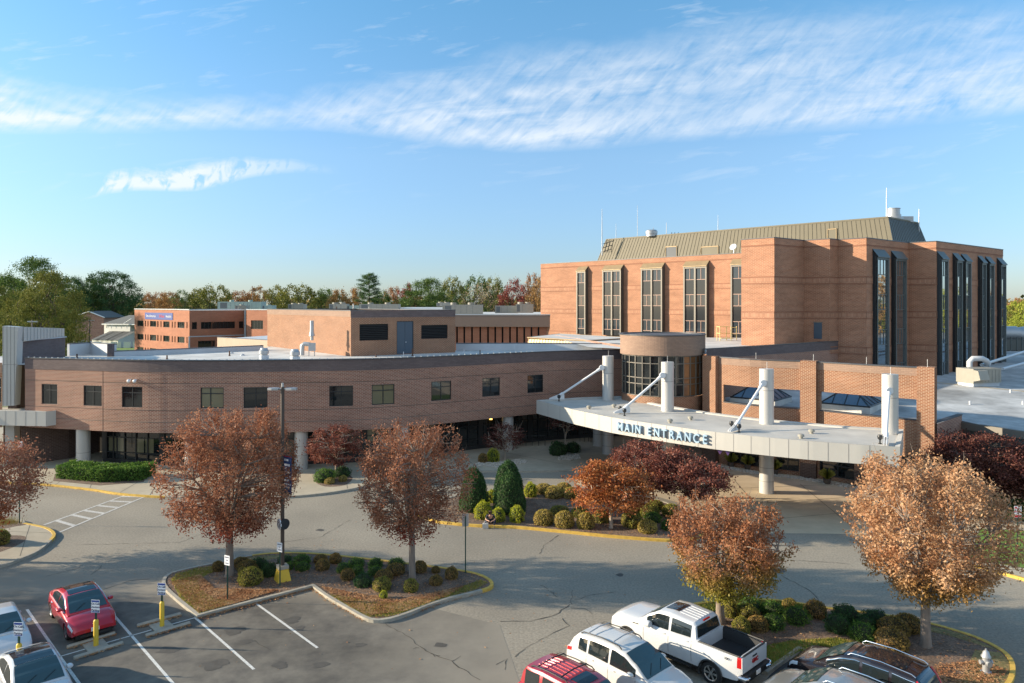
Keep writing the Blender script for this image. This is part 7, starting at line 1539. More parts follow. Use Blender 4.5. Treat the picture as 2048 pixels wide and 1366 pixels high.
# rooftop unit and pipes right of the tower
c = AT(1972, 72, rz(72)); zc = rz(72); t = thing('rooftop_unit', 'beige rooftop unit with a slanted hood on the lobby roof, right of the tower', 'air conditioner', tuple(c)); b = MB(); w_ = 3.6; a = AT(1947, 71.2, zc)
ang = .28; ex = Vector((math.cos(ang), math.sin(ang), 0)); ey = Vector((-math.sin(ang), math.cos(ang), 0)); b.obox(a + Vector((0, 0, .35)), ex * w_, ey * 2, (0, 0, 1.45)); b.build('cabinet', 'hvac', t)
b = MB(); b.obox(a + ex * .1 + ey * .1, ex * (w_ - .2), ey * 1.8, (0, 0, .35)); b.build('curb', 'membrane', t)
b = MB(); o = a - ex * .02 - ey * .02 + Vector((0, 0, .55)); b.mesh([o, o + ex * 1.25, o + ex * 1.25 - ey * .75 + Vector((0, 0, .2)), o - ey * .75 + Vector((0, 0, .2)), o + Vector((0, 0, 1.15)), o + ex * 1.25 + Vector((0, 0, 1.15)), o + ex * 1.25 - ey * .5 + Vector((0, 0, 1.1)), o - ey * .5 + Vector((0, 0, 1.1))], [(3, 2, 1, 0), (4, 5, 6, 7), (3, 7, 6, 2), (2, 6, 5, 1), (0, 4, 7, 3)]); b.build('hood', 'hvac', t)
for q in range(5): b = MB(); b.obox(a + ex * (1.5 + q * .45) - ey * .015 + Vector((0, 0, .45)), ex * .03, ey * .02, (0, 0, 1.2)); b.build('panel_seam', 'grille', t)
b = MB(); zp = rz(74); b.tube([AT(1939, 74, zp + 1.1), AT(1939, 74, zp + 2.2), AT(1945, 74, zp + 2.55), AT(1965, 74, zp + 2.55), AT(1973, 74, zp + 2.3), AT(1976, 74.5, zp + 1.9)], .28, 14); t = tag(b.build('roof_pipe', 'pipe_white', smooth=60), 'white looped insulated pipe beside the tower foot', 'pipe')
b = MB(); b.tube([AT(1963, 74.5, zp + 1.85), AT(2060, 88, rz(88) + 1.9)], .16, 10); tag(b.build('roof_pipe', 'pipe_white', smooth=60), 'upper long white pipe running across the right roof', 'pipe')
b = MB(); b.tube([AT(2005, 76, rz(76) + 1.2), AT(2060, 82, rz(82) + 1.2)], .16, 10); tag(b.build('roof_pipe', 'pipe_white', smooth=60), 'lower long white pipe running across the right roof', 'pipe')
Yd = 106; t = thing('roof_duct', 'fat silver air duct on stands at the right edge behind the roof pipes', 'duct', tuple(AT(2030, Yd, rz(Yd)))); b = MB(); b.tube([AT(1990, Yd, 9.6), AT(2030, Yd, 9.6), AT(2036, Yd, 9.4), AT(2080, Yd, 9.9)], 1.1, 18); b.build('duct', 'galv', t, smooth=60)
b = MB(); b.obox(AT(2000, Yd - 2, rz(Yd)), (5, 0, 0), (0, 3, 0), (0, 0, 1.6)); b.build('base_box', 'siding_slate', t)
for px in (2022, 2034, 2044): b = MB(); b.tube([AT(px, Yd - 2, rz(Yd) - .2), AT(px, Yd - 2, 9.2)], .09, 6); b.build('stand', 'frame_slate', t)
for px, py, lab in ((2021, 774, 'small white stub on the pale roof, further'), (1940, 795, 'small white stub on the pale roof, left'), (2046, 793, 'small white stub on the pale roof, right')):
    Yv = 68 if py < 780 else 62; c = AT(px, Yv, rz(Yv)); b = MB(); b.lathe(tuple(c), [(.09, -.02), (.09, .3), (.05, .32)], 10); tag(b.build('vent_pipe', 'pipe_white'), lab, 'vent pipe')
# far street poles
for px, Y, pt, lab, m_ in ((64, 118, 640, 'wooden pole with lamp rising behind the white blade wall', 'bark'), (155.5, 150, 652, 'wooden lamp pole in front of the parked cars', 'bark'), (179, 150, 638, 'dark twin-head lamp pole left of the townhouses', 'post_brown'), (505, 300, 572, 'distant power pole with a crossarm above the tree line', 'bark')):
    z = H - (pt - HZ) * Y / FP; c = AT(px, Y, 0); t = thing('utility_pole' if m_ == 'bark' else 'lamp_post', lab, 'pole', tuple(c)); b = MB(); b.tube([c, AT(px, Y, z)], [.16, .12], 8); b.build('pole', m_, t); b = MB(); w_ = {64: .9, 155.5: 1.0, 179: 1.3, 505: 1.6}[px]; b.obox((c.x - w_ / (1 if m_ != 'bark' else 1.2), c.y - .1, z - .35 if px != 505 else z - 2), (w_ * 1.8, 0, 0), (0, .2, 0), (0, 0, .18)); b.build('lamp_head' if px != 505 else 'crossarm', 'sign_grey' if px != 505 else 'bark', t)
# ================================================================ VEHICLES
def paint(name, col, metal=0., rough=.28): return mat(name, col, rough, metal=metal, coat=1.0)
paint('car_red', (.48, .018, .032), .2); paint('car_white', (.56, .57, .58)); paint('car_pearl', (.60, .59, .565)); paint('car_black', (.022, .018, .022), .3, .22); paint('car_maroon', (.40, .03, .04), .25); paint('car_silver', (.36, .38, .38), .6)
mat('car_glass', (.014, .020, .022), .03, spec=.9); mat('glass_screen', (.045, .075, .078), .04, spec=.9); mat('car_trim', (.02, .02, .02), .5); mat('chrome', (.75, .76, .78), .12, metal=1.); mat('rim', (.50, .51, .53), .28, metal=.8)
mat('lamp_clear', (.62, .66, .70), .08, spec=.9); mat('lamp_red', (.50, .012, .012), .12, spec=.9); mat('lamp_amber', (.75, .25, .03), .2); mat('bed_liner', (.022, .023, .025), .6); mat('plate_white', (.72, .70, .68), .5); mat('roof_panel', (.012, .016, .02), .05, spec=.9)
mat('gmc_red', (.35, .02, .02), .35)
def lerp_tab(tab, x):
    if x <= tab[0][0]: return tab[0][1]
    for (a, p), (c, q) in zip(tab, tab[1:]):
        if x <= c:
            t = (x - a) / (c - a); t = t * t * (3 - 2 * t) * .45 + t * .55; return p + (q - p) * t
    return tab[-1][1]
def car(kind, label, cat, pos, head, body, L_, W_, Hh, wb, wr, top, belt, cab, roofw=.74, beltw=.925, group=None, bed=None, pillars=(), roofm=None, qtr=None, rails=None, sun=None, zsill=.24, fo=None, hood_w=.99, arch=1.12, mirrors='body', trim_chrome=False, tail='corner', grille=True, plate_f=False, plate_r=False, handles=True, cross=False, ribs=False, cladding=False, wheel_style=5):
    """local axes: x forward, y left. top: centre-line height of hood/deck; belt: shoulder height; cab: cabin top line (x,z)."""
    fo = fo if fo is not None else (L_ - wb) / 2; xf = L_ / 2 - fo; xr = xf - wb; t0 = thing(kind, label, cat, (pos[0], pos[1], 0), head, group); hw = W_ / 2
    def wid(x):
        k = abs(x) / (L_ / 2); return hw * (1 - .16 * max(0, (k - .62) / .38) ** 2.2)
    Ra = wr * arch
    def base(x):
        z = zsill + .10 * max(0, (abs(x) / (L_ / 2) - .84) / .16)
        for xw in (xf, xr):
            if abs(x - xw) < Ra: z = max(z, wr + math.sqrt(Ra * Ra - (x - xw) ** 2))
        return z
    xs = set(np.round(np.linspace(-L_ / 2 + .02, L_ / 2 - .02, 42), 3))
    for xw in (xf, xr):
        for k in range(15): xs.add(round(xw + Ra * math.cos(math.pi * k / 14), 3)); 
        xs.add(round(xw + Ra + .01, 3)); xs.add(round(xw - Ra - .01, 3))
    if bed: 
        for q in bed[:2]: xs |= {round(q - .004, 3), round(q + .004, 3)}
    xs = sorted(xs); inb = lambda x: bed and bed[0] <= x <= bed[1]
    def ring(x):
        w = wid(x); zt = lerp_tab(top, x); zs = min(lerp_tab(belt, x), zt - .0 if not bed else 9); zb = base(x); e_ = min(1, (L_ / 2 - abs(x)) / .16); zb_ = zb + (1 - e_) * .08
        mid_ = (zs + zsill) / 2 + .06; c = lambda z: max(z, zb_)
        r = [(w * .86 - (1 - e_) * .1, zb_), (w * .965, c(zsill + .05)), (w * .995, c(mid_ - .16)), (w, c(mid_ + .04)), (w * .982, c(zs - .10)), (w * .955, max(zs - .02, c(zs)))]
        if inb(x): r += [(w * .90, zs + .02), (w * .82, zs + .02), (w * .80, bed[2]), (0, bed[2])]
        else: r += [(w * .90, zs + (zt - zs) * .35 + .012), (w * .72, zs + (zt - zs) * .80 + .012), (w * .40, zt + .004), (0, zt + .012)]
        return r
    b = MB(); prev = None
    for x in xs:
        r = ring(x); i0 = len(b.v); b.v += [Vector((x, y, z)) for y, z in r] + [Vector((x, -y, z)) for y, z in r[:-1]]; cur = (list(range(i0, i0 + 10)), list(range(i0 + 10, i0 + 19)) + [i0 + 9])
        if prev:
            for sd, (p, q) in enumerate(zip(prev, cur)):
                for k in range(9):
                    f = [p[k], q[k], q[k + 1], p[k + 1]]; m_ = 1 if (bed and k >= 6 and inb((b.v[p[k]].x + b.v[q[k]].x) / 2)) else (2 if (cladding and k == 0) else 0)
                    b.f.append(f if sd else f[::-1]); b.m.append(m_); b.uv.append(None)
        else: b.f.append(cur[0] + cur[1][:-1][::-1]); b.m.append(0); b.uv.append(None)
        prev = cur
    b.f.append((prev[0] + prev[1][:-1][::-1])[::-1]); b.m.append(0); b.uv.append(None)
    bo = b.build('body', [body, 'bed_liner', 'car_trim'], t0, world=False, smooth=38)
    def bpt(x, v, off=.008, sd=1):
        r = ring(x); k = min(8, int(v)); f = v - k; y = r[k][0] + (r[k + 1][0] - r[k][0]) * f; z = r[k][1] + (r[k + 1][1] - r[k][1]) * f
        dy, dz = r[k + 1][0] - r[k][0], r[k + 1][1] - r[k][1]; n = Vector((0, dz, -dy)); n = n.normalized() if n.length > 1e-6 else Vector((0, 1, 0)); n = n if n.y > -.2 else -n
        return Vector((x, sd * (y + n.y * off), z + abs(n.z) * off if n.z >= 0 else z + n.z * off))
    def patch(name, x0, x1, v0, v1, m_, sd=1, off=.008, nx=4, nv=4, par=bo, ends=None):
        g = MB(); P = [[bpt(x0 + (x1 - x0) * i / nx, v0 + (v1 - v0) * j / nv, off, sd) for j in range(nv + 1)] for i in range(nx + 1)]
        for i in range(nx):
            for j in range(nv):
                f = [P[i][j], P[i + 1][j], P[i + 1][j + 1], P[i][j + 1]]; g.face(f[::-1] if sd > 0 else f)
        return g.build(name, m_, par, world=False, smooth=60)
    # cabin
    zr = max(z for _, z in cab); x0c, x1c = cab[0][0], cab[-1][0]
    def zt(x): return lerp_tab(cab, x)
    def yw(x, z):
        zb = lerp_tab(belt, x); t = max(0, min(1.1, (z - zb) / max(.05, zr - zb))); tap = 1 - .05 * max(0, (abs(x - (x0c + x1c) / 2) / ((x1c - x0c) / 2))) ** 2; return wid(x) * (beltw + (roofw - beltw) * t ** 1.15) * tap
    b = MB(); prev = None; cx = sorted(set(list(np.round(np.linspace(x0c, x1c, 36), 3)) + [round(q[0], 3) for q in cab]))
    for x in cx:
        z_ = zt(x); zb = min(lerp_tab(belt, x) - .03, z_ - .005); h_ = z_ - zb; r = [(yw(x, zb), zb), (yw(x, zb + h_ * .5), zb + h_ * .5), (yw(x, z_ - h_ * .12), z_ - h_ * .12), (yw(x, z_) * .955, z_ - h_ * .02), (yw(x, z_) * .80, z_ + .012 * min(1, h_ * 3)), (yw(x, z_) * .42, z_ + .028 * min(1, h_ * 3)), (0, z_ + .034 * min(1, h_ * 3))]
        i0 = len(b.v); b.v += [Vector((x, y, z)) for y, z in r] + [Vector((x, -y, z)) for y, z in r[:-1]]; cur = (list(range(i0, i0 + 7)), list(range(i0 + 7, i0 + 13)) + [i0 + 6])
        if prev:
            for sd, (p, q) in enumerate(zip(prev, cur)):
                for k in range(6): f = [p[k], q[k], q[k + 1], p[k + 1]]; b.f.append(f if sd else f[::-1]); b.m.append(0); b.uv.append(None)
        prev = cur
    b.f.append((prev[0] + prev[1][:-1][::-1])[::-1]); b.m.append(0); b.uv.append(None)
    cb = b.build('cabin', body, t0, world=False, smooth=40)
    def cpt(x, f, off=.008):
        z_ = zt(x); h_ = z_ - lerp_tab(belt, x); y = yw(x, z_) * f; return Vector((x, y, z_ + .034 * min(1, max(0, h_ + .03) * 3) * (1 - .75 * abs(f) ** 2) + off))
    def topglass(name, xa, xb, fw, m_, off=.012, n=8, par=cb, inner=1.):
        g = MB(); P = [[cpt(xa + (xb - xa) * i / n, -fw + 2 * fw * j / 8, off) + (Vector((0, 0, 0))) for j in range(9)] for i in range(n + 1)]
        d = 1 if xb > xa else -1
        for i in range(n):
            for j in range(8): f = [P[i][j], P[i + 1][j], P[i + 1][j + 1], P[i][j + 1]]; g.face(f if d > 0 else f[::-1])
        return g.build(name, m_, par, world=False, smooth=60)
    return dict(t=t0, body=bo, cabin=cb, bpt=bpt, patch=patch, topglass=topglass, cpt=cpt, zt=zt, yw=yw, wid=wid, xf=xf, xr=xr, hw=hw, L=L_, wr=wr, belt=belt, zr=zr, ring=ring, x0=x0c, x1=x1c, top=top)
def finish(c, windows, screen, rear, tail, headl, sun=None, rails=None, cross=False, ribs=False, mirrors='body', bodym='car_white', roofm=None, chrome=False, door_x=(), handles=(), plate_f=False, plate_r=False, grille=None, vents=(), wheel_m='rim', spokes=5, sidez=.05, wipers=True, spoiler=None, clad=False):
    t, bo, cb = c['t'], c['body'], c['cabin']
    if screen: c['topglass']('windshield', screen[0], screen[1], screen[2] if len(screen) > 2 else .88, 'glass_screen', .014)
    if rear: c['topglass']('rear_window', rear[0], rear[1], rear[2] if len(rear) > 2 else .82, 'car_glass', .014)
    if roofm: c['topglass']('roof_glass', roofm[0], roofm[1], roofm[2], 'roof_panel', .009, 10)
    for xa, xb, *sl in windows:
        for sd in (1, -1):
            g = MB(); n = 8; cols = []
            for i in range(n + 1):
                x = xa + (xb - xa) * i / n; zb = lerp_tab(c['belt'], x) + sidez; z1 = min(c['zt'](x) - .085, c['zr'] - .10)
                z1 = max(z1, zb + .004); cols.append([Vector((x, sd * (c['yw'](x, zb + (z1 - zb) * k / 3) + .009), zb + (z1 - zb) * k / 3)) for k in range(4)])
            for i in range(n):
                for k in range(3): f = [cols[i][k], cols[i + 1][k], cols[i + 1][k + 1], cols[i][k + 1]]; g.face(f[::-1] if sd > 0 else f)
            w_ = g.build('side_window', 'car_glass', cb, world=False, smooth=60)
            if chrome:
                g = MB(); g.tube([q[0] for q in cols], .014, 5); g.tube([q[3] for q in cols], .014, 5); g.build('window_trim', 'chrome', cb, world=False)
    for sd in (1, -1):
        for x in door_x: c['patch']('door_gap', x, x + .014, .6, 5.3, 'car_trim', sd, .003, 1, 6)
        for x in handles: p = c['bpt'](x, 4.2, .02, sd); g = MB(); g.tube([p + Vector((-.1, 0, 0)), p + Vector((-.05, sd * .02, 0)), p + Vector((.05, sd * .02, 0)), p + Vector((.1, 0, 0))], .017, 6); g.build('door_handle', 'chrome' if chrome else bodym, bo, world=False)
        for (x0, x1, v0, v1) in headl: c['patch']('headlight', x0, x1, v0, v1, 'lamp_clear', sd, .012, 5, 5)
        for (x0, x1, v0, v1) in tail: c['patch']('tail_light', x0, x1, v0, v1, 'lamp_red', sd, .014, 5, 5)
        # mirrors
        xm = c['x1'] - (.62 if c['L'] < 5.5 else .60); zb = lerp_tab(c['belt'], xm) + .07; y = c['yw'](xm, zb); m = MB()
        sz = 1.35 if c['L'] > 5.5 else 1.; vs = []
        for (dx, k) in ((.11, .55), (.05, .95), (-.05, 1.), (-.085, .9)):
            for a in range(12): w = 2 * math.pi * a / 12; vs.append(Vector((xm + dx * sz, sd * (y + .15 * sz + math.cos(w) * .115 * k * sz), zb + .06 + math.sin(w) * .075 * k * (sz ** 1.8))))
        fs = [(i * 12 + j, i * 12 + (j + 1) % 12, (i + 1) * 12 + (j + 1) % 12, (i + 1) * 12 + j) for i in range(3) for j in range(12)] + [tuple(range(11, -1, -1)), tuple(range(36, 48))]
        m.mesh(vs, fs); m.tube([(xm + .02, sd * (y - .02), zb - .01), (xm, sd * (y + .08), zb + .03)], .03, 6); m.build('mirror', mirrors if mirrors != 'body' else bodym, t, world=False, smooth=60)
    # wheels
    for x in (c['xf'], c['xr']):
        for sd in (1, -1):
            w = MB(); R_ = c['wr']; yo = c['hw'] - .03; yi = yo - .235; prof = [(R_ * .66, yi), (R_ * .95, yi + .01), (R_, yi + .05), (R_, yo - .05), (R_ * .95, yo - .008), (R_ * .68, yo), (R_ * .66, yo - .03)]
            vs = []; n = 32
            for r_, y in prof:
                for a in range(n): q = 2 * math.pi * a / n; vs.append(Vector((x + r_ * math.cos(q), sd * y, R_ + r_ * math.sin(q))))
            k = len(prof); fs = [(i * n + j, (i + 1) * n + j, (i + 1) * n + (j + 1) % n, i * n + (j + 1) % n) for i in range(k - 1) for j in range(n)]
            if sd < 0: fs = [f[::-1] for f in fs]
            w.mesh(vs, fs); wh = w.build('wheel', 'rubber', t, world=False, smooth=50)
            g = MB(); yd = yo - .05
            g.mesh([Vector((x + R_ * .67 * math.cos(2 * math.pi * a / n), sd * (yd - .05), R_ + R_ * .67 * math.sin(2 * math.pi * a / n))) for a in range(n)], [tuple(range(n)) if sd < 0 else tuple(range(n - 1, -1, -1))], 1)
            for rr_ in (.64,):
                for a in range(n): q, q2 = 2 * math.pi * a / n, 2 * math.pi * (a + 1) / n; pts = [Vector((x + R_ * r_ * math.cos(q_), sd * y, R_ + R_ * r_ * math.sin(q_))) for r_, q_, y in ((.67, q, yo - .012), (.67, q2, yo - .012), (.585, q2, yo - .03), (.585, q, yo - .03))]; g.face(pts, 0)
            for s_ in range(spokes * 2):
                q = 2 * math.pi * (s_ // 2) / spokes + (.10 if s_ % 2 else -.10); d = Vector((math.cos(q), 0, math.sin(q))); e = Vector((-d.z, 0, d.x)) * .022; o = Vector((x, sd * (yo - .028), R_)); g.face([o + d * .04 - e, o + d * R_ * .62 - e, o + d * R_ * .62 + e, o + d * .04 + e], 0)
            g.lathe((x, sd * (yo - .03), R_), [(.07, -.008), (.06, .008)], 12, 0, axis='y'); g.build('rim', [wheel_m, 'car_trim'], wh, world=False)
    u = MB(); u.box((0, 0, .16), (c['L'] * .93, c['hw'] * 1.45, .35)); u.build('underbody', 'car_trim', t, world=False)
    if sun: c['topglass']('sunroof', sun[0], sun[1], sun[2], 'roof_panel', .010, 4)
    if rails:
        for sd in (1, -1):
            g = MB(); P = [c['cpt'](x, sd * rails[3], h_) for x, h_ in ((rails[0], .01), (rails[0] + .12, .075), ((rails[0] + rails[1]) / 2, .08), (rails[1] - .12, .075), (rails[1], .01))]; g.tube(P, .022, 8); g.build('roof_rail', rails[2], cb, world=False, smooth=60)
        if cross:
            for f in (.2, .8): x = rails[0] + (rails[1] - rails[0]) * f; g = MB(); g.tube([c['cpt'](x, -rails[3], .10), c['cpt'](x, 0, .13), c['cpt'](x, rails[3], .10)], .022, 8); g.build('crossbar', 'car_trim' if bodym != 'car_pearl' else 'sign_grey', cb, world=False, smooth=60)
    if ribs:
        for f in (-.5, -.25, 0, .25, .5): g = MB(); g.tube([c['cpt'](x, f, .008) for x in np.linspace(ribs[0], ribs[1], 6)], .014, 5); g.build('roof_rib', bodym, cb, world=False)
    if grille:
        x, z0, z1, w_, m_ = grille; g = MB(); g.obox((x - .04, -w_ / 2, z0), (.05, 0, 0), (0, w_, 0), (0, 0, z1 - z0)); g.build('grille', m_, bo, world=False)
    if plate_f: g = MB(); g.obox((c['L'] / 2 - .015, -.15, .42), (.03, 0, 0), (0, .30, 0), (0, 0, .15)); g.build('number_plate', 'plate_white', bo, world=False)
    if wipers and screen:
        xw = c['x1'] - .05
        for y0 in (-.45, .1): g = MB(); g.tube([c['cpt'](xw - .06, y0 / .75, .03), c['cpt'](xw - .32, (y0 + .38) / .75, .03)], .009, 4); g.build('wiper', 'car_trim', cb, world=False)
    return t
HD = math.atan2(-.727, .687); HU = math.atan2(.727, -.687)
# red sedan
sed_top = [(-2.35, .86), (-2.2, 1.0), (-1.7, 1.06), (-1.0, 1.08), (.9, .98), (1.5, .90), (2.0, .76), (2.25, .64), (2.35, .52)]; sed_belt = [(-2.35, .78), (-2.1, .92), (-1.2, .95), (.8, .90), (1.5, .80), (2.0, .68), (2.35, .48)]
sed_cab = [(-1.95, 1.02), (-1.5, 1.20), (-.9, 1.38), (-.2, 1.44), (.3, 1.38), (.75, 1.20), (1.32, .94)]
c = car('sedan', 'glossy red sedan with a dark glass roof, nose to a yellow bollard', 'car', (-18.95, 31.25), HD, 'car_red', 4.69, 1.86, 1.44, 2.875, .335, sed_top, sed_belt, sed_cab, roofw=.70)
finish(c, [(-1.35, -.32), (-.24, .92)], (1.26, .32, .90), (-1.88, -1.15, .84), [(-2.33, -2.08, 4.1, 5.4)], [(1.80, 2.20, 4.3, 5.35)], roofm=(-1.1, .22, .80), bodym='car_red', door_x=(-1.15, -.28, .85), handles=(-.95, -.05), plate_f=True, grille=(2.345, .26, .36, 1.1, 'car_trim'), spokes=5, chrome=True)
c = car('sedan', 'white sedan cut by the left edge beside the red car', 'car', (-21.0, 28.95), HD, 'car_white', 4.8, 1.86, 1.46, 2.82, .335, [(x * 1.02, z) for x, z in sed_top], [(x * 1.02, z + .02) for x, z in sed_belt], [(x * 1.02, z + .02) for x, z in sed_cab], roofw=.72)
finish(c, [(-1.35, -.32), (-.24, .92)], (1.28, .36, .90), (-1.9, -1.2, .84), [(-2.38, -2.1, 4.1, 5.4)], [(1.9, 2.3, 4.3, 5.6)], bodym='car_white', door_x=(-1.15, -.28, .85), handles=(-.95, -.05))
c = car('sedan', 'white sedan with a full dark glass roof in the bottom left corner', 'car', (-17.05, 25.3), HD, 'car_white', 4.69, 1.86, 1.44, 2.875, .335, sed_top, sed_belt, sed_cab, roofw=.72)
finish(c, [(-1.35, -.32), (-.24, .92)], (1.26, .30, .90), (-1.88, -1.35, .84), [(-2.33, -2.08, 4.1, 5.4)], [(1.80, 2.20, 4.3, 5.35)], roofm=(-1.3, .26, .86), bodym='car_white', door_x=(-1.15, -.28, .85), handles=(-.95, -.05), chrome=False)
# pickup
pk_top = [(-2.98, 1.36), (-2.8, 1.38), (-1.0, 1.40), (.9, 1.40), (1.4, 1.36), (2.4, 1.30), (2.75, 1.22), (2.95, 1.0)]; pk_belt = [(-2.98, 1.33), (-1.0, 1.35), (1.2, 1.26), (2.5, 1.16), (2.95, .92)]
pk_cab = [(-1.12, 1.36), (-1.02, 1.82), (-.90, 1.90), (.1, 1.945), (.62, 1.90), (.95, 1.72), (1.52, 1.36)]
c = car('pickup_truck', 'white crew-cab pickup truck with a black open bed', 'pickup truck', (6.8, 28.1), HU, 'car_white', 5.9, 2.06, 1.92, 3.75, .41, pk_top, pk_belt, pk_cab, roofw=.76, beltw=.92, bed=(-2.88, -1.22, .92), zsill=.42, fo=.98, arch=1.16)
tr_ = finish(c, [(-.88, -.02), (.10, 1.12)], (1.46, .66, .90), None, [(-2.97, -2.80, 2.9, 5.0)], [(2.62, 2.90, 3.2, 5.2)], bodym='car_white', door_x=(-.98, .04, 1.2), handles=(-.75, .28), sun=(-.05, .55, .52), mirrors='car_white', wheel_m='chrome', spokes=6, ribs=(-.9, -.1))
g = MB(); g.mesh([(-1.135, -.78, 1.42), (-1.135, .78, 1.42), (-1.045, .70, 1.80), (-1.045, -.70, 1.80)], [(3, 2, 1, 0)]); g.build('rear_window', 'car_glass', c['cabin'], world=False)
g = MB(); g.obox((-1.03, -.22, 1.845), (.05, 0, 0), (0, .44, 0), (0, 0, .05)); g.build('brake_light', 'lamp_red', c['cabin'], world=False)
g = MB(); g.tube([(-2.97, -.78, 1.375), (-2.97, .78, 1.375)], .035, 6); g.tube([(-2.9, .90, 1.375), (-1.25, .93, 1.385)], .03, 6); g.tube([(-2.9, -.90, 1.375), (-1.25, -.93, 1.385)], .03, 6); g.build('bed_rail_cap', 'car_trim', c['body'], world=False)
g = MB(); g.obox((-3.14, -.92, .50), (.24, 0, 0), (0, 1.84, 0), (0, 0, .22)); g.build('rear_bumper', 'car_trim', t := tr_, world=False)
for sd in (-1, 1): g = MB(); g.tube([(-3.1, sd * .62, .60), (-3.17, sd * .78, .62), (-3.12, sd * .93, .66), (-2.9, sd * .98, .68)], .07, 8); g.build('bumper_corner', 'chrome', t, world=False, smooth=60)
g = MB(); g.obox((-3.0, -.9, .78), (.03, 0, 0), (0, 1.8, 0), (0, 0, .57)); tg = g.build('tailgate', 'car_white', t, world=False)
g = MB(); g.obox((-3.012, -.16, 1.16), (.02, 0, 0), (0, .32, 0), (0, 0, .06)); g.build('tailgate_handle', 'car_trim', tg, world=False)
me = textmesh('GMC', .20, .008, bold=.01); M4 = facing((-3.012, -.02, 1.02), (-1, 0, 0)); me.transform(M4); me.materials.clear(); me.materials.append(MATS['gmc_red']); me.name = 'emblem'; link('emblem', me, tg)
me = textmesh('X31', .10, .004, bold=.004); 
for sd in (1,): M4 = facing((-2.45, 1.018, 1.20), (0, 1, 0)); me.transform(M4); me.materials.clear(); me.materials.append(MATS['car_trim']); me.name = 'decal'; link('decal', me, t)
g = MB(); g.obox((-3.16, -.15, .57), (.02, 0, 0), (0, .30, 0), (0, 0, .15)); g.build('number_plate', 'plate_white', t, world=False)
for sd in (1, -1): g = MB(); g.obox((-1.0, sd * 1.0 - .06, .36), (2.2, 0, 0), (0, .14, 0), (0, 0, .05)); g.build('side_step', 'car_trim', t, world=False); 
for sd in (1, -1): c['patch']('fender_vent', 1.45, 1.75, 4.1, 4.6, 'car_trim', sd, .012)
for sd in (1, -1):
    for xw in (c['xf'], c['xr']):
        g = MB(); 
        g.tube([(xw + .475 * math.cos(a), sd * (c['wid'](xw) + .0), .41 + .475 * math.sin(a)) for a in np.linspace(-.35, math.pi + .35, 16)], .035, 6); g.build('wheel_arch_trim', 'car_trim', t, world=False)
# white crossover
cr_top = [(-2.3, 1.02), (-2.1, 1.10), (-1.0, 1.16), (.9, 1.12), (1.4, 1.06), (2.0, .94), (2.25, .80), (2.34, .62)]; cr_belt = [(-2.3, 1.0), (-2.0, 1.08), (-1.0, 1.08), (.8, 1.02), (1.6, .96), (2.1, .84), (2.34, .60)]
cr_cab = [(-2.22, 1.12), (-2.05, 1.42), (-1.85, 1.60), (-1.0, 1.68), (-.2, 1.70), (.35, 1.62), (.8, 1.42), (1.42, 1.06)]
c = car('crossover', 'white crossover between the red wagon and the pickup, nose towards the viewer', 'car', (4.25, 25.85), HD, 'car_pearl', 4.69, 1.86, 1.72, 2.71, .355, cr_top, cr_belt, cr_cab, roofw=.74)
finish(c, [(-1.72, -1.32), (-1.22, -.30), (-.20, .90)], (1.36, .38, .90), (-2.19, -1.92, .80), [(-2.30, -2.02, 4.0, 5.3)], [(1.9, 2.2, 4.2, 5.8)], bodym='car_pearl', door_x=(-1.26, -.25, .95), handles=(-1.0, -.02), rails=(-1.75, .15, 'car_trim', .86), mirrors='car_pearl', cross=True, chrome=False)
g = MB(); g.tube([c['cpt'](-1.75, 0, .0), c['cpt'](-1.75, 0, 0) + Vector((-.28, 0, .22))], .006, 4); g.build('antenna', 'car_trim', c['cabin'], world=False)
# red wagon
su_top = [(-2.3, 1.10), (-2.1, 1.16), (-1.0, 1.18), (.9, 1.16), (1.5, 1.12), (2.1, 1.04), (2.3, .85)]; su_belt = [(-2.3, 1.06), (-1.0, 1.10), (.9, 1.08), (1.8, 1.0), (2.3, .80)]
su_cab = [(-2.26, 1.12), (-2.16, 1.50), (-2.0, 1.70), (-1.2, 1.78), (0, 1.78), (.42, 1.70), (.75, 1.50), (1.28, 1.12)]
c = car('estate_car', 'maroon red off-roader with roof bars and sunroof at the bottom edge', 'car', (2.35, 23.15), HD, 'car_maroon', 4.6, 1.84, 1.78, 2.70, .37, su_top, su_belt, su_cab, roofw=.78)
finish(c, [(-2.0, -1.3), (-1.15, -.25), (-.12, .80)], (1.22, .45, .90), (-2.24, -2.1, .8), [(-2.29, -2.1, 3.5, 5.0)], [(2.0, 2.25, 4.0, 5.2)], bodym='car_maroon', door_x=(-1.22, -.18, .9), handles=(-1.0, .05), rails=(-1.8, -.1, 'car_trim', .9), cross=True, ribs=(-1.7, -.35), sun=(-.25, .28, .55), mirrors='car_trim')
# black estate SUV
bk_cab = [(-2.3, 1.12), (-2.12, 1.45), (-1.9, 1.66), (-1.0, 1.74), (-.1, 1.74), (.4, 1.64), (.8, 1.45), (1.42, 1.08)]
c = car('suv', 'black seven-seat SUV with silver roof rails, nose at the right island kerb', 'car', (12.45, 25.2), HU, 'car_black', 4.8, 1.92, 1.76, 2.86, .37, [(x * 1.03, z - .02) for x, z in cr_top], [(x * 1.03, z) for x, z in cr_belt], bk_cab, roofw=.78)
finish(c, [(-2.0, -1.22), (-1.12, -.28), (-.18, .92)], (1.36, .42, .90), (-2.27, -2.0, .80), [(-2.38, -2.06, 3.6, 5.5)], [(1.95, 2.3, 4.1, 5.4)], bodym='car_black', door_x=(-1.18, -.24, .95), handles=(-1.0, .0), rails=(-1.9, .25, 'chrome', .88), sun=(-1.5, .2, .62), mirrors='car_black', chrome=True, wheel_m='rim')
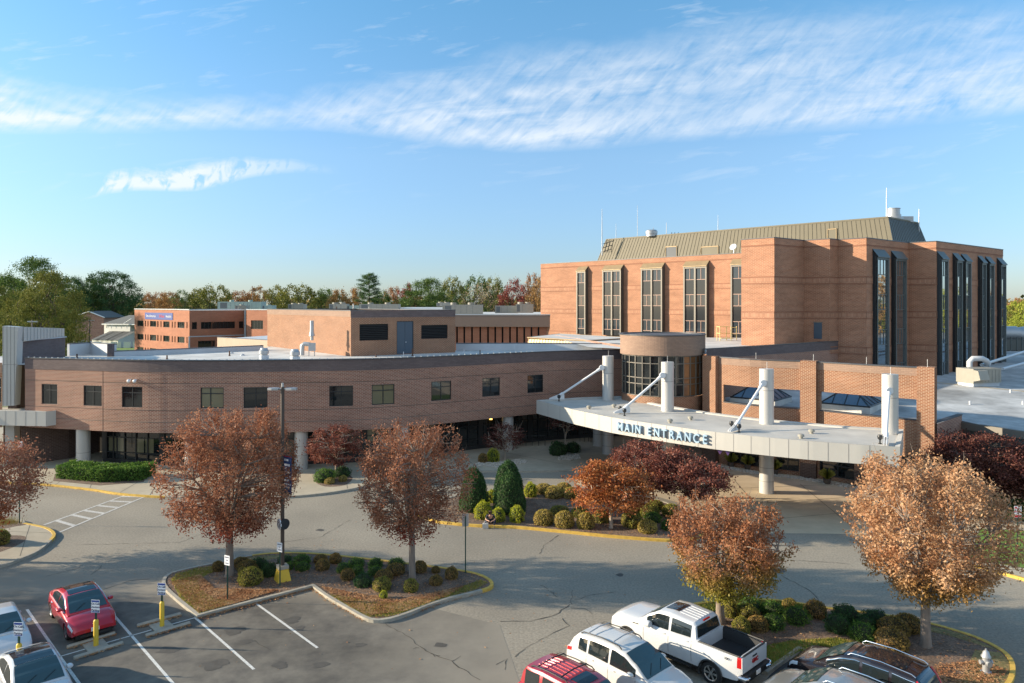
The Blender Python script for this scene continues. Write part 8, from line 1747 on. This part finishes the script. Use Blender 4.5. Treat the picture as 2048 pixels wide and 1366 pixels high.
for sd in (1, -1):
    g = MB(); P = [Vector((x, sd * (c['yw'](x, z) * .965 + .012), z)) for x, z in ((-2.29, 1.06), (-2.20, 1.28), (-2.08, 1.48), (-1.96, 1.62))]; g.tube(P, [.05, .045, .04, .03], 8); g.build('tail_light', 'lamp_red', c['cabin'], world=False)
# silver SUV, mostly below the frame
c = car('suv', 'silver SUV mostly below the bottom edge beside the black one', 'car', (10.75, 23.55), HU, 'car_silver', 4.6, 1.86, 1.66, 2.70, .36, cr_top, cr_belt, [(x, z - .04) for x, z in cr_cab], roofw=.74)
finish(c, [(-1.72, -1.32), (-1.22, -.30), (-.20, .90)], (1.36, .38, .90), (-2.19, -1.92, .80), [(-2.30, -2.02, 4.0, 5.3)], [(1.9, 2.2, 4.2, 5.8)], bodym='car_silver', door_x=(-1.26, -.25, .95), rails=(-1.75, .15, 'chrome', .88), mirrors='car_silver', chrome=True)
# two far parked cars by the gable house
def far_car(px, Y, bodym, label, kind, hd, truck=False):
    c = car(kind, label, 'car', AT(px, Y), hd, bodym, 5.0, 1.95, 1.9 if truck else 1.5, 2.9, .36, cr_top, cr_belt, cr_cab if truck else [(x, z - .2 if z > 1.2 else z) for x, z in cr_cab], roofw=.76)
    finish(c, [(-1.22, -.30), (-.20, .90)], (1.36, .38, .90), (-2.19, -1.92, .80), [], [(1.9, 2.2, 4.2, 5.8)], bodym=bodym, wipers=False)
far_car(163, 238, 'car_white', 'far white truck parked left of the dark lamp pole', 'parked_truck', R(-80), True); far_car(182, 240, 'car_silver', 'far grey car parked beside the white fence', 'parked_car', R(100))

# ================================================================ PEOPLE
mat('skin', (.55, .32, .22), .55); mat('cloth_navy', (.012, .018, .045), .85); mat('cloth_blue', (.02, .07, .35), .8); mat('cloth_pale', (.60, .64, .68), .8); mat('cloth_black', (.010, .010, .012), .85); mat('hair_brown', (.07, .035, .02), .7); mat('hair_auburn', (.20, .07, .03), .7); mat('shoe', (.10, .12, .14), .6); mat('bag_pale', (.52, .50, .46), .7); mat('eye', (.02, .015, .01), .3); mat('lips', (.40, .15, .12), .5); mat('phone', (.02, .02, .025), .2); mat('badge', (.75, .8, .85), .4)
def skin_mesh(name, verts, edges, rad, m_, parent, sub=2, root=0):
    me = bpy.data.meshes.new(name); me.from_pydata([tuple(v) for v in verts], edges, []); o = bpy.data.objects.new(name, me); COL.objects.link(o)
    sk = o.modifiers.new('s', 'SKIN'); sk.use_smooth_shade = True
    lay = me.skin_vertices[0].data
    for i, r in enumerate(rad): lay[i].radius = (r, r) if not isinstance(r, tuple) else r
    for i in range(len(verts)): lay[i].use_root = (i == root)
    ss = o.modifiers.new('u', 'SUBSURF'); ss.levels = ss.render_levels = sub
    bpy.context.view_layer.update(); m2 = bpy.data.meshes.new_from_object(o.evaluated_get(bpy.context.evaluated_depsgraph_get())); bpy.data.objects.remove(o); bpy.data.meshes.remove(me)
    m2.name = name; m2.materials.clear(); m2.materials.append(MATS[m_]); m2.polygons.foreach_set('use_smooth', [True] * len(m2.polygons)); return link(name, m2, parent)
def person(label, loc, rz_, J, top_m, leg_m, hair_m, long_hair=False, sleeve='short', extra=None):
    """J: joint positions in the figure's own axes (x right, y forward, z up)"""
    t = thing('person', label, 'person', loc, rz_); V = {k: Vector(v) for k, v in J.items()}; vs, ed, rd = [], [], []
    def add(p, r, par=None): vs.append(Vector(p)); rd.append(r); i = len(vs) - 1; (ed.append((par, i)) if par is not None else None); return i
    pel = add(V['pelvis'], .13); wa = add(V['pelvis'].lerp(V['chest'], .5), .125, pel); ch = add(V['chest'], .15, wa); nk = add(V['neck'], .058, ch); 
    hb = add(V['neck'].lerp(V['head'], .55), .07, nk); hd = add(V['head'], .093, hb); ht = add(V['head'] + (V['head'] - V['neck']).normalized() * .085, .075, hd)
    F = V['face'].normalized(); hands = []
    for s in 'lr':
        sh = add(V['sh_' + s], .062, ch); el = add(V['el_' + s], .043, sh); wr_ = add(V['wr_' + s], .028, el); d = (V['wr_' + s] - V['el_' + s]).normalized(); pm = add(V['wr_' + s] + d * .055, .030, wr_); pe = add(V['wr_' + s] + d * .085, .028, pm)
        hands.append((V['wr_' + s] + d * .085, d, s)); hp = add(V['hip_' + s], .095, pel); kn = add(V['kn_' + s], .058, hp); an = add(V['an_' + s], .038, kn); fd = V['foot_' + s]; ft = add(fd, .035, an)
        side = d.cross(Vector((0, 0, 1))); side = side.normalized() if side.length > .1 else Vector((1, 0, 0)); dn = side.cross(d).normalized()
        for q in range(4):
            k = (q - 1.5) * .019; L_ = (.062, .074, .070, .056)[q]; a = add(V['wr_' + s] + d * .09 + side * k, .0095, pe); c1 = add(V['wr_' + s] + d * (.09 + L_ * .55) + side * k * 1.1 - dn * .012, .0085, a); add(V['wr_' + s] + d * (.09 + L_ * .85) + side * k * 1.1 - dn * .036, .007, c1)
        sg = -1 if s == 'l' else 1; a = add(V['wr_' + s] + d * .045 - side * sg * .034, .012, pm); add(V['wr_' + s] + d * .085 - side * sg * .052 - dn * .02, .009, a)
    skin_mesh('body', vs, ed, rd, 'skin', t)
    b = MB(); up = (V['head'] - V['neck']).normalized(); rt = F.cross(up).normalized(); hc = V['head'] + up * .01
    for s_ in (-1, 1): p = hc + F * .088 + rt * s_ * .033 + up * .008; b.lathe(tuple(p), [(.004, -.009), (.011, 0), (.004, .009)], 8)
    b.build('eye', 'eye', t, world=False); b = MB(); p = hc + F * .095 - up * .012; b.tube([p + up * .03 - F * .008, p - up * .005 + F * .012], [.008, .014], 6); b.build('nose', 'skin', t, world=False)
    b = MB(); p = hc + F * .088 - up * .05; b.tube([p - rt * .025, p + F * .004, p + rt * .025], [.004, .008, .004], 6); b.build('mouth', 'lips', t, world=False)
    for s_ in (-1, 1): b = MB(); p = hc + rt * s_ * .092 - up * .01; b.tube([p - up * .025, p + rt * s_ * .012, p + up * .03], [.008, .014, .010], 6); b.build('ear', 'skin', t, world=False)
    hvs = [hc + up * .05 - F * .015, hc + up * .085 + F * .03, hc - F * .055 + up * .01, hc - F * .05 - up * .06]; hr = [.098, .06, .085, .06]; he = [(0, 1), (0, 2), (2, 3)]
    if long_hair: hvs += [hc - F * .05 - up * .16, hc - F * .04 - up * .24]; hr += [.06, .035]; he += [(3, 4), (4, 5)]
    skin_mesh('hair', hvs, he, hr, hair_m, t)
    cv, ce, cr = [V['pelvis'] + Vector((0, 0, .0)), V['pelvis'].lerp(V['chest'], .5), V['chest'], V['neck'].lerp(V['chest'], .45)], [(0, 1), (1, 2), (2, 3)], [.165, .150, .178, .085]
    for s in 'lr': i = len(cv); e_ = V['el_' + s] if sleeve == 'long' else V['sh_' + s].lerp(V['el_' + s], .75); cv += [V['sh_' + s], e_]; cr += [.080, .062]; ce += [(2, i), (i, i + 1)]; 
    if sleeve == 'long':
        for s, k in (('l', 5), ('r', 7)): cv.append(V['el_' + s].lerp(V['wr_' + s], .9)); cr.append(.045); ce.append((k, len(cv) - 1))
    skin_mesh('shirt', cv, ce, cr, top_m, t)
    cv, ce, cr = [V['pelvis'] + Vector((0, 0, .02))], [], [.168]
    for s in 'lr': i = len(cv); cv += [V['hip_' + s], V['kn_' + s], V['kn_' + s].lerp(V['an_' + s], .92)]; cr += [.112, .078, .062]; ce += [(0, i), (i, i + 1), (i + 1, i + 2)]
    skin_mesh('trousers', cv, ce, cr, leg_m, t)
    for s in 'lr': skin_mesh('shoe', [V['an_' + s] + Vector((0, 0, -.02)), V['an_' + s] * .4 + V['foot_' + s] * .6 + Vector((0, 0, -.012)), V['foot_' + s]], [(0, 1), (1, 2)], [.052, .048, .045], 'shoe', t)
    return t
sx = G(981, 1052, 0); syy = Path([G(956, 1050).xy, G(1032, 1053).xy]); pp = syy.at(syy.find(981)); kerb_y = pp.y
J = dict(pelvis=(0, -.02, .27), chest=(0, .22, .60), neck=(0, .33, .76), head=(0, .42, .86), face=(0, .75, -.66), sh_l=(-.19, .26, .69), sh_r=(.19, .26, .69), el_l=(-.30, .34, .44), el_r=(.30, .34, .44), wr_l=(-.12, .52, .40), wr_r=(.12, .52, .42), hip_l=(-.10, .0, .27), hip_r=(.10, .0, .27), kn_l=(-.30, .34, .40), kn_r=(.30, .36, .40), an_l=(-.22, .50, .08), an_r=(.24, .54, .08), foot_l=(-.25, .66, .05), foot_r=(.28, .70, .05))
person('person in navy scrubs sitting on the yellow kerb, bent over a phone', (pp.x, kerb_y + .12, 0), math.pi, J, 'cloth_navy', 'cloth_navy', 'hair_brown')
b = MB(); b.obox((pp.x - .05, kerb_y - .56, .40), (.075, 0, 0), (0, -.10, .08), (0, .012, .012)); tag(b.build('phone', 'phone'), 'dark phone held in the hands of the seated person', 'phone')
b = MB(); bc = Vector((pp.x - .30, kerb_y - .62, 0)); vs = []
for z, w_, d_ in ((.0, .34, .16), (.04, .37, .19), (.30, .36, .15), (.34, .32, .08)): vs += [bc + Vector((sx_ * w_ / 2, sy_ * d_ / 2, z)) for sx_, sy_ in ((-1, -1), (1, -1), (1, 1), (-1, 1))]
bg = thing('handbag', 'pale handbag on the asphalt at the feet of the seated person', 'bag', tuple(bc)); b.mesh(vs, [(i * 4 + j, i * 4 + (j + 1) % 4, (i + 1) * 4 + (j + 1) % 4, (i + 1) * 4 + j) for i in range(3) for j in range(4)] + [(3, 2, 1, 0), (12, 13, 14, 15)]); b.build('bag_body', 'bag_pale', bg)
for y in (-.04, .04): b = MB(); b.tube([bc + Vector((-.1, y, .33)), bc + Vector((-.06, y, .44)), bc + Vector((.06, y, .44)), bc + Vector((.1, y, .33))], .010, 6); b.build('handle', 'bag_pale', bg)
J = dict(pelvis=(0, 0, .92), chest=(0, .02, 1.25), neck=(0, .02, 1.43), head=(0, .05, 1.56), face=(0, 1, -.25), sh_l=(-.17, .02, 1.36), sh_r=(.17, .02, 1.36), el_l=(-.24, .06, 1.10), el_r=(.24, -.02, 1.10), wr_l=(-.14, .28, 1.08), wr_r=(.27, .08, .86), hip_l=(-.09, 0, .88), hip_r=(.09, 0, .88), kn_l=(-.10, .16, .50), kn_r=(.10, -.02, .48), an_l=(-.10, .22, .09), an_r=(.10, -.26, .12), foot_l=(-.10, .36, .05), foot_r=(.11, -.16, .05))
wp = AT(1415, 51.3, 0); person('woman in a pale blue top walking past the dark red maple', (wp.x, wp.y, .0), R(165), J, 'cloth_pale', 'cloth_navy', 'hair_auburn', True, 'long')
# bench in the shade with a seated person
bp = AT(1196, 71.2, .14); bn2 = thing('bench', 'dark metal bench between two canopy columns', 'bench', tuple(bp), R(-8))
b = MB(); 
for k in range(4): b.obox((-.8, -.22 + k * .115, .43), (1.6, 0, 0), (0, .09, 0), (0, 0, .03))
b.build('seat', 'frame_dark', bn2, world=False); b = MB()
for k in range(3): b.obox((-.8, .25 + k * .03, .52 + k * .13), (1.6, 0, 0), (0, .03, 0), (0, 0, .09))
b.build('backrest', 'frame_dark', bn2, world=False)
for sx_ in (-.7, .7): b = MB(); b.tube([(sx_, -.2, 0), (sx_, -.2, .43)], .025, 6); b.tube([(sx_, .2, 0), (sx_, .2, .43), (sx_, .33, .88)], .025, 6); b.build('leg', 'frame_dark', bn2, world=False)
J = dict(pelvis=(0, 0, .55), chest=(0, .06, .90), neck=(0, .10, 1.08), head=(0, .14, 1.21), face=(0, 1, -.3), sh_l=(-.18, .06, 1.0), sh_r=(.18, .06, 1.0), el_l=(-.24, .12, .74), el_r=(.24, .12, .74), wr_l=(-.10, .34, .68), wr_r=(.10, .34, .68), hip_l=(-.09, .04, .54), hip_r=(.09, .04, .54), kn_l=(-.12, .46, .56), kn_r=(.12, .46, .56), an_l=(-.12, .52, .12), an_r=(.13, .48, .12), foot_l=(-.13, .66, .05), foot_r=(.14, .62, .05))
person('person in a black top and blue trousers sitting on the shaded bench', (bp.x - .25, bp.y - .02, .14), R(172), J, 'cloth_black', 'cloth_blue', 'cloth_black', False, 'long')
# railing in the shade
for px0, px1, Yq, lab in ((1052, 1090, 69.5, 'dark handrail in the shade left of the thin maple'), (1160, 1186, 71.5, 'dark handrail in the shade left of the bench')):
    t = thing('handrail', lab, 'railing', tuple(AT(px0, Yq, .14))); a, c = AT(px0, Yq, .14), AT(px1, Yq, .14)
    for q in range(4): p = a.lerp(c, q / 3); b = MB(); b.tube([p, p + Vector((0, 0, .95))], .025, 6); b.build('post', 'frame_dark', t)
    b = MB(); b.tube([a + Vector((0, 0, .95)), c + Vector((0, 0, .95))], .025, 6); b.tube([a + Vector((0, 0, .5)), c + Vector((0, 0, .5))], .02, 6); b.build('rail', 'frame_dark', t)
